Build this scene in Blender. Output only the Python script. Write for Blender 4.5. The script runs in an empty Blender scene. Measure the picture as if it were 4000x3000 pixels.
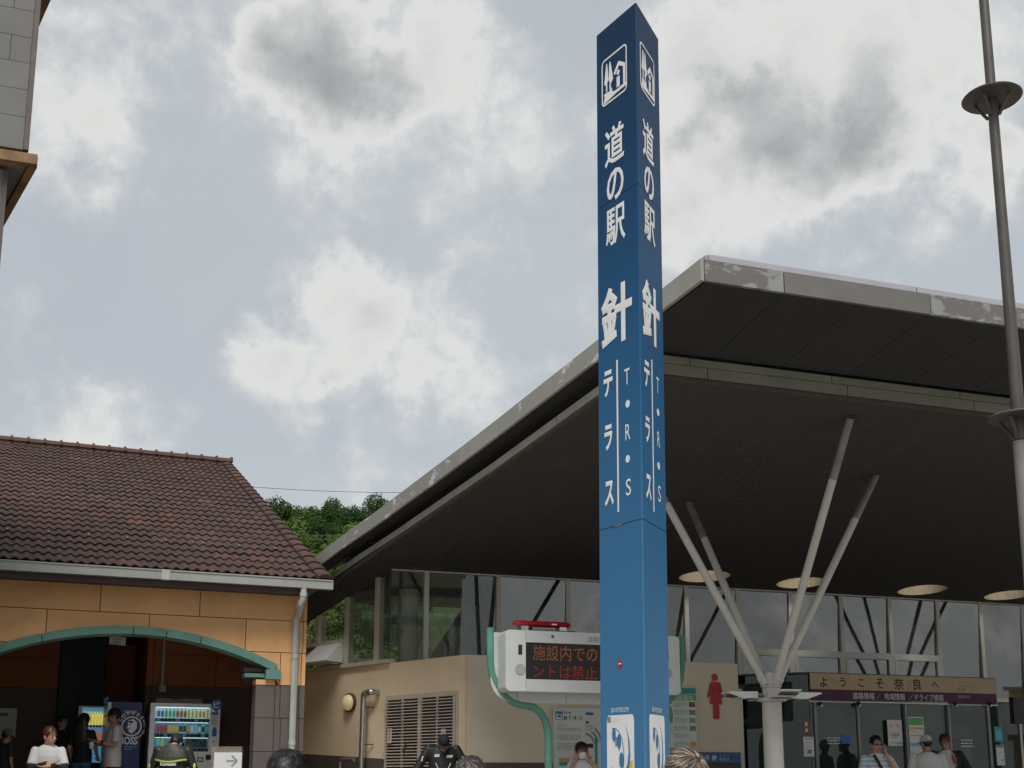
import bpy, bmesh, math, random
from mathutils import Vector, Matrix, Quaternion, noise
random.seed(7)
V = Vector
SC = bpy.context.scene
COL = SC.collection
R_ = math.radians

# ---------------------------------------------------------------- camera
FPX, CTAN, HC = 4600.0, 0.19, 1.1            # focal length in photo pixels, tilt, eye height
PITCH = math.atan(CTAN)
YC = 3030 - FPX * CTAN
cam_d = bpy.data.cameras.new('camera')
cam_d.sensor_width = 36
cam_d.lens = FPX / 4000 * 36
cam_d.shift_y = (YC - 1500) / 4000
cam_d.clip_start = 0.1
cam_d.clip_end = 3000
cam = bpy.data.objects.new('camera', cam_d)
COL.objects.link(cam)
cam.location = (0, 0, HC)
cam.rotation_euler = (math.pi / 2 + PITCH, 0, 0)
SC.camera = cam

CF = V((0, math.cos(PITCH), math.sin(PITCH)))
CU = V((0, -math.sin(PITCH), math.cos(PITCH)))
CO = V((0, 0, HC))
def ray(x, y):
    return CF + V((1, 0, 0)) * ((x - 2000) / FPX) + CU * ((YC - y) / FPX)
def hit(x, y, p, n):                          # survey point on a real vertical plane
    d = ray(x, y)
    return CO + d * ((V(p) - CO).dot(n) / d.dot(n))
def at(x, y, Y):                              # survey point at ground distance Y
    d = ray(x, y)
    return CO + d * (Y / d.y)

# ---------------------------------------------------------------- world sky
SUN = V((0.02, -0.50, 0.83)).normalized()
SUN_EL = math.asin(SUN.z)
SUN_AZ = math.atan2(SUN.x, SUN.y)
world = bpy.data.worlds.new('World')
SC.world = world
world.use_nodes = True
wt = world.node_tree
for n_ in list(wt.nodes): wt.nodes.remove(n_)
class NT:
    def __init__(s, tree): s.t = tree
    def n(s, typ, ins=None, **props):
        nd = s.t.nodes.new(typ)
        for k, v in props.items(): setattr(nd, k, v)
        for k, v in (ins or {}).items():
            sock = nd.inputs[k]
            if isinstance(v, bpy.types.NodeSocket): s.t.links.new(v, sock)
            else: sock.default_value = v
        return nd
    def math(s, op, a, b=0.0, c=None):
        d = {0: a, 1: b}
        if c is not None: d[2] = c
        return s.n('ShaderNodeMath', d, operation=op).outputs[0]
    def mix(s, f, a, b, blend='MIX'):
        nd = s.n('ShaderNodeMix', None, data_type='RGBA', blend_type=blend)
        for k, v in ((0, f), (6, a), (7, b)):
            if isinstance(v, bpy.types.NodeSocket): s.t.links.new(v, nd.inputs[k])
            else: nd.inputs[k].default_value = v
        return nd.outputs[2]
    def ramp(s, f, stops, interp='LINEAR'):
        nd = s.n('ShaderNodeValToRGB', {0: f})
        cr = nd.color_ramp
        cr.interpolation = interp
        while len(cr.elements) < len(stops): cr.elements.new(0.5)
        for e, (p, c) in zip(cr.elements, stops):
            e.position = p
            e.color = c if len(c) == 4 else (*c, 1)
        return nd.outputs[0]
    def noise(s, vec, scale, detail=6, rough=0.55, dist=0.0, w=None):
        nd = s.n('ShaderNodeTexNoise', {'Vector': vec, 'Scale': scale, 'Detail': detail, 'Roughness': rough, 'Distortion': dist})
        return nd
    def smooth(s, x, a, b):
        nd = s.n('ShaderNodeMapRange', {0: x, 1: a, 2: b, 3: 0.0, 4: 1.0}, interpolation_type='SMOOTHSTEP')
        return nd.outputs[0]
W = NT(wt)
tc = W.n('ShaderNodeTexCoord')
dirv = tc.outputs['Generated']
sky = W.n('ShaderNodeTexSky', sky_type='NISHITA', sun_disc=False, sun_elevation=SUN_EL, sun_rotation=SUN_AZ, dust_density=3.0, ozone_density=1.5)
wn = W.noise(dirv, 5.0, 7, 0.6)
off = W.n('ShaderNodeVectorMath', {0: wn.outputs['Color'], 1: (0.5, 0.5, 0.5)}, operation='SUBTRACT')
wn2 = W.noise(dirv, 17.0, 6, 0.6)
off2 = W.n('ShaderNodeVectorMath', {0: wn2.outputs['Color'], 1: (0.5, 0.5, 0.5)}, operation='SUBTRACT')
sc1 = W.n('ShaderNodeVectorMath', {0: off.outputs[0], 'Scale': 0.16}, operation='SCALE')
sc2 = W.n('ShaderNodeVectorMath', {0: off2.outputs[0], 'Scale': 0.07}, operation='SCALE')
wv = W.n('ShaderNodeVectorMath', {0: dirv, 1: sc1.outputs[0]}, operation='ADD')
wv = W.n('ShaderNodeVectorMath', {0: wv.outputs[0], 1: sc2.outputs[0]}, operation='ADD').outputs[0]
def blobs(lst):
    acc = None
    for x, y, r, w_ in lst:
        c = ray(x, y).normalized()
        dd = W.n('ShaderNodeVectorMath', {0: wv, 1: c}, operation='DISTANCE').outputs['Value']
        f_ = W.n('ShaderNodeMapRange', {0: dd, 1: r / FPX * 1.15, 2: 0.0, 3: 0.0, 4: w_}, interpolation_type='SMOOTHERSTEP').outputs[0]
        acc = f_ if acc is None else W.math('ADD', acc, f_)
    return acc
fb = W.noise(dirv, 3.2, 9, 0.58, 0.3).outputs['Fac']
fb2 = W.noise(dirv, 9.0, 9, 0.6, 0.2).outputs['Fac']
WHITE = [(2750, 350, 520, .9), (3200, 250, 600, .8), (3700, 250, 650, .8), (3300, 600, 450, .35), (3560, 640, 200, .6),
         (2720, 780, 260, .6), (2600, 150, 250, .4), (2650, 960, 200, .6), (400, 130, 500, .45), (250, 560, 330, .65), (480, 680, 160, .35),
         (1150, 130, 420, .45), (1150, 480, 340, .5), (1700, 430, 400, .55), (1750, 120, 350, .5), (1950, 260, 300, .5),
         (950, 1400, 260, .9), (1220, 1320, 380, .8), (1550, 1300, 420, .7), (1350, 1700, 450, .5), (1780, 1450, 350, .6), (1250, 1060, 240, .6), (1650, 980, 300, .35), (2060, 950, 120, .4),
         (200, 1700, 330, .9), (520, 1760, 260, .7), (1850, 1750, 350, .4), (2200, 640, 220, .35)]
DARK = [(1330, 240, 400, 1.3), (1100, 120, 250, .4), (1480, 330, 260, .7), (1270, 1450, 110, .8), (1480, 1230, 170, .4), (2960, 400, 170, .6), (3050, 620, 330, .7), (3300, 640, 250, .6),
        (3450, 520, 180, .6), (3500, 340, 200, .4), (2790, 560, 130, .6), (3000, 280, 90, .6), (3900, 560, 200, .4), (3850, 480, 150, .4), (3000, 850, 420, .45), (1650, 1480, 200, .3)]
fb3 = W.noise(dirv, 24.0, 9, 0.62, 0.4).outputs['Fac']
nz = W.math('ADD', W.math('MULTIPLY', W.math('SUBTRACT', fb, 0.5), 0.75), W.math('MULTIPLY', W.math('SUBTRACT', fb2, 0.5), 1.0))
nz = W.math('ADD', nz, W.math('MULTIPLY', W.math('SUBTRACT', fb3, 0.5), 0.6))
den = W.math('ADD', W.math('MULTIPLY', blobs(WHITE), 0.40), W.math('MULTIPLY', blobs(DARK), 0.62))
den = W.math('ADD', den, nz)                            # cloud thickness
sep = W.n('ShaderNodeSeparateXYZ', {0: dirv}).outputs
bank = W.math('MULTIPLY', W.smooth(sep[1], 0.25, -0.25), W.smooth(W.noise(dirv, 5.5, 7, 0.6, 0.3).outputs['Fac'], 0.43, 0.60))
den = W.math('ADD', den, W.math('MULTIPLY', bank, 0.9)) # heavier cloud bank behind the viewer, as the windows mirror it
skc = W.n('ShaderNodeVectorMath', {0: sky.outputs[0], 'Scale': 0.9}, operation='SCALE').outputs[0]
lowf = W.smooth(W.noise(dirv, 1.7, 4, 0.55).outputs['Fac'], 0.35, 0.7)
base = W.mix(0.80, skc, W.mix(lowf, (4.0, 4.25, 4.5, 1), (4.6, 4.85, 4.95, 1)))
elev = W.n('ShaderNodeSeparateXYZ', {0: dirv}).outputs[2]
base = W.mix(W.math('MULTIPLY', W.smooth(elev, 0.34, 0.05), 0.5), base, (5.0, 5.35, 5.3, 1))   # pale haze towards the horizon           # thin high overcast over the clear sky
cov = W.smooth(den, 0.0, 0.46)
body = W.ramp(W.math('MULTIPLY', den, 0.6), [(0.0, (5.2, 5.35, 5.4)), (0.20, (6.1, 6.15, 6.0)), (0.36, (5.4, 5.45, 5.35)), (0.54, (4.1, 4.25, 4.25)), (0.80, (2.7, 2.85, 2.85)), (1.0, (2.2, 2.35, 2.35))])
cl = W.mix(W.math('MULTIPLY', cov, 0.95), base, body)   # thin edges glow, thick bellies go grey
bg = W.n('ShaderNodeBackground', {'Color': cl, 'Strength': 0.10})
W.n('ShaderNodeOutputWorld', {0: bg.outputs[0]})
world['kind'] = 'structure'

sun_d = bpy.data.lights.new('sun', 'SUN')
sun_d.energy = 2.6
sun_d.angle = R_(30)
sun_d.color = (1.0, 0.96, 0.90)
sun = bpy.data.objects.new('sun', sun_d)
COL.objects.link(sun)
sun.rotation_euler = SUN.to_track_quat('Z', 'Y').to_euler()

SC.view_settings.view_transform = 'Standard'
SC.view_settings.look = 'None'
SC.view_settings.gamma = 1
SC.view_settings.use_curve_mapping = False
SC.view_settings.exposure = 0.35
SC.render.engine = 'CYCLES'
SC.cycles.max_bounces = 8
SC.cycles.transparent_max_bounces = 12

# ---------------------------------------------------------------- materials
MATS = {}
def newmat(name):
    m = bpy.data.materials.new(name)
    m.use_nodes = True
    t = m.node_tree
    for x in list(t.nodes): t.nodes.remove(x)
    MATS[name] = m
    return m, NT(t)
def mat(name, col, rough=0.6, var=0.14, vs=5.0, bump=0.0, bs=60.0, metal=0.0, streak=0.0, spec=0.5, emit=None, es=0.0, coat=0.0, ov=0.0):
    m, T = newmat(name)
    tcn = T.n('ShaderNodeTexCoord')
    oc = tcn.outputs['Object']
    a = tuple(c * (1 - var) for c in col) + (1,)
    b = tuple(min(1, c * (1 + var)) for c in col) + (1,)
    f = T.noise(oc, vs, 6, 0.6).outputs['Fac']
    c = T.mix(T.smooth(f, 0.3, 0.7), a, b)
    if streak:
        mp = T.n('ShaderNodeMapping', {'Vector': oc, 'Scale': (7.0, 7.0, 0.5)})
        s_ = T.noise(mp.outputs[0], 2.0, 6, 0.65).outputs['Fac']
        c = T.mix(T.math('MULTIPLY', T.smooth(s_, 0.5, 0.78), streak), c, tuple(x * 0.45 for x in col) + (1,))
    if ov:                                        # each panel its own shade
        c = T.mix(T.math('MULTIPLY', T.n('ShaderNodeObjectInfo').outputs['Random'], ov), c, tuple(x * 0.55 for x in col) + (1,))
    p = T.n('ShaderNodeBsdfPrincipled', {'Base Color': c, 'Roughness': rough, 'Metallic': metal, 'Specular IOR Level': spec, 'Coat Weight': coat})
    if bump:
        bn = T.noise(oc, bs, 4, 0.6).outputs['Fac']
        T.t.links.new(T.n('ShaderNodeBump', {'Height': bn, 'Strength': bump, 'Distance': 0.01}).outputs[0], p.inputs['Normal'])
    if emit:
        p.inputs['Emission Color'].default_value = (*emit, 1)
        p.inputs['Emission Strength'].default_value = es
    T.n('ShaderNodeOutputMaterial', {0: p.outputs[0]})
    return m
def glass(name, tint=(0.5, 0.56, 0.55), ior=1.75, dirt=0.03):
    m, T = newmat(name)
    bk = T.n('ShaderNodeNewGeometry').outputs['Backfacing']      # thin pane: same reflectance from both sides
    fr = T.n('ShaderNodeFresnel', {'IOR': T.math('ADD', T.math('MULTIPLY', bk, 1.0 / ior - ior), ior)}).outputs[0]
    tr = T.n('ShaderNodeBsdfTransparent', {'Color': (*tint, 1)})
    gl = T.n('ShaderNodeBsdfGlossy', {'Color': (1, 1, 1, 1), 'Roughness': 0.015})
    tcn = T.n('ShaderNodeTexCoord')
    nz = T.noise(tcn.outputs['Object'], 0.9, 2, 0.5).outputs['Fac']
    T.t.links.new(T.n('ShaderNodeBump', {'Height': nz, 'Strength': 0.05, 'Distance': 0.01}).outputs[0], gl.inputs['Normal'])
    mx = T.n('ShaderNodeMixShader', {0: fr, 1: tr.outputs[0], 2: gl.outputs[0]})
    df_ = T.n('ShaderNodeBsdfDiffuse', {'Color': (0.5, 0.52, 0.5, 1)})
    dn = T.noise(tcn.outputs['Object'], 3.0, 5, 0.6).outputs['Fac']
    mx2 = T.n('ShaderNodeMixShader', {0: T.math('MULTIPLY', dn, dirt * 2), 1: mx.outputs[0], 2: df_.outputs[0]})
    T.n('ShaderNodeOutputMaterial', {0: mx2.outputs[0]})
    return m
def peeling(name, basec, under, thr, vs=2.2):
    m, T = newmat(name)
    oc = T.n('ShaderNodeTexCoord').outputs['Object']
    mp = T.n('ShaderNodeMapping', {'Vector': oc, 'Scale': (1.0, 1.0, 2.2)}).outputs[0]
    f1 = T.noise(mp, vs, 9, 0.62, 0.4).outputs['Fac']
    f2 = T.noise(mp, vs * 5, 6, 0.6).outputs['Fac']
    k = T.math('ADD', f1, T.math('MULTIPLY', T.math('SUBTRACT', f2, 0.5), 0.25))
    msk = T.smooth(k, thr, thr + 0.07)
    c = T.mix(msk, (*basec, 1), (*under, 1))
    drk = T.smooth(T.noise(oc, 6.0, 6, 0.7).outputs['Fac'], 0.6, 0.7)
    c = T.mix(T.math('MULTIPLY', T.math('MULTIPLY', drk, msk), 0.7), c, (0.10, 0.095, 0.085, 1))
    p = T.n('ShaderNodeBsdfPrincipled', {'Base Color': c, 'Roughness': 0.65})
    T.t.links.new(T.n('ShaderNodeBump', {'Height': msk, 'Strength': 0.3, 'Distance': 0.003}).outputs[0], p.inputs['Normal'])
    T.n('ShaderNodeOutputMaterial', {0: p.outputs[0]})
    return m

M = MATS
mat('plaza_paving', (0.27, 0.25, 0.22), 0.9, 0.15, 1.5, 0.4, 80)
mat('hill_soil', (0.05, 0.07, 0.025), 0.95, 0.3, 0.05)
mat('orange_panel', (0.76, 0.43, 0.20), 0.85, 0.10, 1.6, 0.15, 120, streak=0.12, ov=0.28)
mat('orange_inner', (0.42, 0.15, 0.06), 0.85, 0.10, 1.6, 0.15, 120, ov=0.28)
mat('grey_panel', (0.125, 0.104, 0.10), 0.85, 0.10, 2.0, 0.15, 120, streak=0.12, ov=0.28)
mat('brown_panel', (0.16, 0.12, 0.10), 0.85, 0.10, 2.0, 0.15, 120, ov=0.28)
mat('joint_dark', (0.10, 0.055, 0.03), 0.9)
mat('verdigris_trim', (0.115, 0.26, 0.215), 0.55, 0.15, 4, streak=0.15, ov=0.28)
mat('teal_column', (0.02, 0.045, 0.05), 0.6)
mat('white_gutter', (0.31, 0.325, 0.31), 0.45, 0.06, 3, streak=0.12)
mat('fascia_brown', (0.055, 0.035, 0.035), 0.6)
mat('pipe_grey', (0.42, 0.44, 0.42), 0.4, 0.06, 3)
mat('ridge_brown', (0.060, 0.028, 0.022), 0.8, 0.3, 5, 0.2, 60)
mat('beige_wall', (0.68, 0.61, 0.49), 0.88, 0.06, 0.8, 0.12, 150, streak=0.05)
mat('ochre_wall', (0.82, 0.655, 0.455), 0.88, 0.07, 0.8, 0.12, 150, streak=0.14)
mat('plinth_dark', (0.095, 0.075, 0.065), 0.8, 0.1, 3)
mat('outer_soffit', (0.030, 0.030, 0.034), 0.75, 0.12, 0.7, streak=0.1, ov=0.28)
mat('clean_fascia', (0.145, 0.143, 0.134), 0.55, 0.10, 2, streak=0.2)
peeling('peeled_fascia', (0.135, 0.13, 0.12), (0.245, 0.255, 0.26), 0.47)
peeling('flaked_fascia', (0.29, 0.29, 0.26), (0.58, 0.57, 0.57), 0.54)
mat('roof_edge_metal', (0.42, 0.41, 0.45), 0.35, 0.06, 2, metal=0.2)
mat('roof_metal', (0.3, 0.3, 0.3), 0.5, 0.1, 2)
mat('band_panel', (0.22, 0.225, 0.19), 0.6, 0.12, 2, streak=0.25, ov=0.28)
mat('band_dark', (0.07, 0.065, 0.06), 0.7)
mat('light_well', (0.34, 0.28, 0.19), 0.8, 0.12, 5, streak=0.35)
mat('alu_frame', (0.56, 0.545, 0.51), 0.4, 0.06, 3, metal=0.15)
mat('alu_beige', (0.56, 0.48, 0.40), 0.5, 0.06, 3)
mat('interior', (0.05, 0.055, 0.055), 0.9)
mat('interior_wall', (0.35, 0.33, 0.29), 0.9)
mat('column_white', (0.52, 0.505, 0.47), 0.5, 0.06, 4, streak=0.12)
mat('black_paint', (0.015, 0.015, 0.018), 0.5)
mat('dark_rubber', (0.02, 0.02, 0.02), 0.8)
mat('steel', (0.55, 0.54, 0.52), 0.22, 0.08, 8, metal=0.9)
mat('white_paint', (0.58, 0.60, 0.60), 0.4, 0.04, 3, streak=0.06)
mat('white_print', (0.74, 0.75, 0.76), 0.5, 0.04, 4)
mat('paper', (0.66, 0.67, 0.66), 0.7, 0.05, 5)
mat('panel_pale', (0.62, 0.66, 0.64), 0.45, 0.04, 3)
mat('red_print', (0.42, 0.015, 0.03), 0.5)
mat('teal_print', (0.02, 0.30, 0.26), 0.5)
mat('green_print', (0.10, 0.38, 0.12), 0.5)
mat('blue_print', (0.03, 0.13, 0.42), 0.5)
mat('sky_print', (0.12, 0.42, 0.72), 0.5)
mat('navy_print', (0.01, 0.015, 0.11), 0.4)
mat('black_print', (0.02, 0.02, 0.022), 0.6)
mat('grey_print', (0.22, 0.23, 0.23), 0.6)
mat('orange_print', (0.65, 0.33, 0.10), 0.6)
mat('yellow_print', (0.62, 0.50, 0.10), 0.6)
mat('pink_print', (0.62, 0.45, 0.42), 0.6)
mat('brown_print', (0.20, 0.09, 0.05), 0.6)
mat('tan_banner', (0.43, 0.33, 0.22), 0.75, 0.06, 3)
mat('purple_banner', (0.075, 0.025, 0.055), 0.75)
mat('blue_band', (0.02, 0.10, 0.25), 0.5)
mat('pipe_green', (0.115, 0.30, 0.235), 0.45, 0.15, 2, streak=0.1)
mat('beacon_red', (0.36, 0.008, 0.02), 0.12, 0.1, 30, coat=0.5)
mat('screen_black', (0.012, 0.009, 0.009), 0.5)
mat('led_orange', (0.03, 0.01, 0.0), 0.5, emit=(0.85, 0.24, 0.07), es=0.12)
mat('led_red', (0.03, 0.0, 0.0), 0.5, emit=(0.9, 0.03, 0.06), es=0.12)
mat('bronze_pole', (0.085, 0.076, 0.07), 0.45, 0.12, 4, metal=0.3)
mat('grey_pole', (0.22, 0.215, 0.20), 0.45, 0.1, 4, metal=0.2)
mat('stone_clad', (0.155, 0.155, 0.147), 0.75, 0.08, 1.2, 0.1, 60, streak=0.1, ov=0.28)
mat('clad_trim', (0.085, 0.066, 0.06), 0.6)
mat('rusty_ledge', (0.22, 0.12, 0.055), 0.7, 0.35, 3, 0.1, 40, streak=0.5)
mat('weathered_wood', (0.17, 0.15, 0.125), 0.85, 0.3, 14, 0.3, 40, streak=0.4)
mat('lamp_glass', (0.75, 0.62, 0.38), 0.35, 0.05, 3, emit=(1.0, 0.75, 0.4), es=0.12)
mat('silver_side', (0.24, 0.26, 0.30), 0.4, 0.15, 2)
mat("machine_white", (0.80, 0.82, 0.83), 0.35, 0.03, 3)
mat('display_back', (0.10, 0.35, 0.62), 0.6, emit=(0.15, 0.45, 0.75), es=0.25)
mat('display_pale', (0.55, 0.66, 0.72), 0.6, emit=(0.6, 0.8, 0.9), es=0.5)
mat('end_render', (0.40, 0.31, 0.21), 0.85, 0.1, 2)
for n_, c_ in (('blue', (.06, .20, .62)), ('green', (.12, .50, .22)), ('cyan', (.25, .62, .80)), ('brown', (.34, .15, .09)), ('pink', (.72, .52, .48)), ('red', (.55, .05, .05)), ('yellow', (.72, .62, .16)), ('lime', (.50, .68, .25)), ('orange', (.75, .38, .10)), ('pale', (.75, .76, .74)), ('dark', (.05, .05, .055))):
    mat('drink_' + n_, c_, 0.35, 0.05, 20, emit=c_, es=0.45)  # own-colour glow on every bottle and can stands in for the display lighting
mat('loose_clay', (0.2, 0.1, 0.07), 0.9)
mat('bark', (0.07, 0.05, 0.035), 0.9, 0.3, 6, 0.5, 20)
mat('wire', (0.06, 0.06, 0.065), 0.7)
mat('concrete', (0.36, 0.35, 0.33), 0.85, 0.12, 1.0, 0.2, 60)
mat('yellow_house', (0.55, 0.38, 0.16), 0.85)
mat('cream_house', (0.50, 0.44, 0.30), 0.85)
mat('green_house_band', (0.03, 0.07, 0.05), 0.7)
glass('window_glass', (0.34, 0.38, 0.37), 2.25)
glass('clear_glass', (0.62, 0.68, 0.66), 1.55)
glass('door_glass', (0.36, 0.50, 0.45), 1.5)
glass('pale_glass', (0.80, 0.85, 0.83), 1.65)
mat('verge_panel', (0.30, 0.30, 0.27), 0.55, 0.10, 2, streak=0.2)  # same paint as the front fascia, the verge's brightness put into a lighter colour
mat('verge_band', (0.36, 0.355, 0.31), 0.6, 0.10, 2, streak=0.2)  # band paint lightened along the verge, its brightness put into the colour
mat('lamp_tube', (0.8, 0.8, 0.8), emit=(0.9, 0.96, 1.0), es=2.5)

# pylon enamel: one blue, the dimmer light towards its head painted into the colour ramp
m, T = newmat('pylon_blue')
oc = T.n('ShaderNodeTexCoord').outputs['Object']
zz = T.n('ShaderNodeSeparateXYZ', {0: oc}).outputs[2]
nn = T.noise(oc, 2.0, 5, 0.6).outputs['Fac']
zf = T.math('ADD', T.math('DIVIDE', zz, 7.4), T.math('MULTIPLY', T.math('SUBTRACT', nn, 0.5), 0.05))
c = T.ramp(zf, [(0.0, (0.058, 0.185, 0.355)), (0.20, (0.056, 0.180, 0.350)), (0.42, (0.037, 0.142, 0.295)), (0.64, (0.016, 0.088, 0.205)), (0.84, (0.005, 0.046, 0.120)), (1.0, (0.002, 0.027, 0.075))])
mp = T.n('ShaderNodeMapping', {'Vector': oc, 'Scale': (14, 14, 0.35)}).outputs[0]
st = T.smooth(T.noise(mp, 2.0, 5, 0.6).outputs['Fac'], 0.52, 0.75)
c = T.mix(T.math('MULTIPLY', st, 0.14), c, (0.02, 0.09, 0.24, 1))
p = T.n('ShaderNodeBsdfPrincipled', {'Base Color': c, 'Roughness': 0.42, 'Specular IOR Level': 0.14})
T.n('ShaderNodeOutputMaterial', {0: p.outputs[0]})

# clay tiles: tint per tile (object random or face attribute)
m, T = newmat('roof_clay')
oi = T.n('ShaderNodeObjectInfo').outputs['Random']
ta = T.n('ShaderNodeAttribute', None, attribute_name='tint').outputs['Fac']
rv = T.math('FRACT', T.math('ADD', oi, ta))
c = T.ramp(rv, [(0.0, (0.0369, 0.0174, 0.0138)), (0.45, (0.0458, 0.0205, 0.0157)), (0.75, (0.0534, 0.0226, 0.0168)), (0.9, (0.0668, 0.0247, 0.018)), (0.97, (0.0821, 0.0282, 0.0202)), (1.0, (0.0866, 0.0401, 0.0283))])
oc = T.n('ShaderNodeNewGeometry').outputs['Position']
nz = T.noise(oc, 14.0, 6, 0.7).outputs['Fac']
c = T.mix(T.math('MULTIPLY', T.smooth(T.noise(oc, 5.0, 2, 0.5).outputs['Fac'], 0.56, 0.66), 0.35), c, (0.10, 0.044, 0.034, 1))
c = T.mix(T.math('MULTIPLY', T.smooth(nz, 0.5, 0.75), 0.5), c, (0.075, 0.055, 0.045, 1))
c = T.mix(T.math('MULTIPLY', T.smooth(T.noise(oc, 6.0, 6, 0.7).outputs['Fac'], 0.55, 0.75), 0.5), c, (0.040, 0.026, 0.023, 1))
p = T.n('ShaderNodeBsdfPrincipled', {'Base Color': c, 'Roughness': 0.8})
T.n('ShaderNodeOutputMaterial', {0: p.outputs[0]})

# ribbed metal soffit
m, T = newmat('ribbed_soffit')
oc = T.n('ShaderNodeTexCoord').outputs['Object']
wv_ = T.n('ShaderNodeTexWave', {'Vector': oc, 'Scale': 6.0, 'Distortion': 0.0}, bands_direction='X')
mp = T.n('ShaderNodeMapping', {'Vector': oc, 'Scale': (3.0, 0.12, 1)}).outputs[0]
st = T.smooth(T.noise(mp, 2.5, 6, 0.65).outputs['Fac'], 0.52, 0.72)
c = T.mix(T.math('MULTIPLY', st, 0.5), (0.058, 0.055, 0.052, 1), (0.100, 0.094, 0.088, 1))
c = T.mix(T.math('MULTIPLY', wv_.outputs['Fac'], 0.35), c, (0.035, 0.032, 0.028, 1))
p = T.n('ShaderNodeBsdfPrincipled', {'Base Color': c, 'Roughness': 0.7})
T.t.links.new(T.n('ShaderNodeBump', {'Height': wv_.outputs['Fac'], 'Strength': 0.5, 'Distance': 0.02}).outputs[0], p.inputs['Normal'])
T.n('ShaderNodeOutputMaterial', {0: p.outputs[0]})

# foliage
def leafmat(name, c0, c1):
    m, T = newmat(name)
    g = T.n('ShaderNodeNewGeometry')
    oi = T.n('ShaderNodeObjectInfo').outputs['Random']
    rnd = g.outputs['Random Per Island']
    c = T.mix(rnd, (*c0, 1), (*c1, 1))
    c = T.mix(T.math('MULTIPLY', oi, 0.45), c, (c1[0] * 1.25, c1[1] * 0.95, c1[2] * 0.6, 1))
    d = T.n('ShaderNodeBsdfPrincipled', {'Base Color': c, 'Roughness': 0.7, 'Specular IOR Level': 0.2})
    tl = T.n('ShaderNodeBsdfTranslucent', {'Color': c})
    mx = T.n('ShaderNodeMixShader', {0: 0.25, 1: d.outputs[0], 2: tl.outputs[0]})
    T.n('ShaderNodeOutputMaterial', {0: mx.outputs[0]})
    return m
leafmat('leaf_mid', (0.045, 0.10, 0.022), (0.105, 0.18, 0.04))
leafmat('leaf_light', (0.07, 0.125, 0.028), (0.14, 0.20, 0.045))
leafmat('leaf_dark', (0.026, 0.065, 0.020), (0.055, 0.115, 0.032))
leafmat('leaf_pine', (0.012, 0.03, 0.012), (0.025, 0.055, 0.02))

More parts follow.
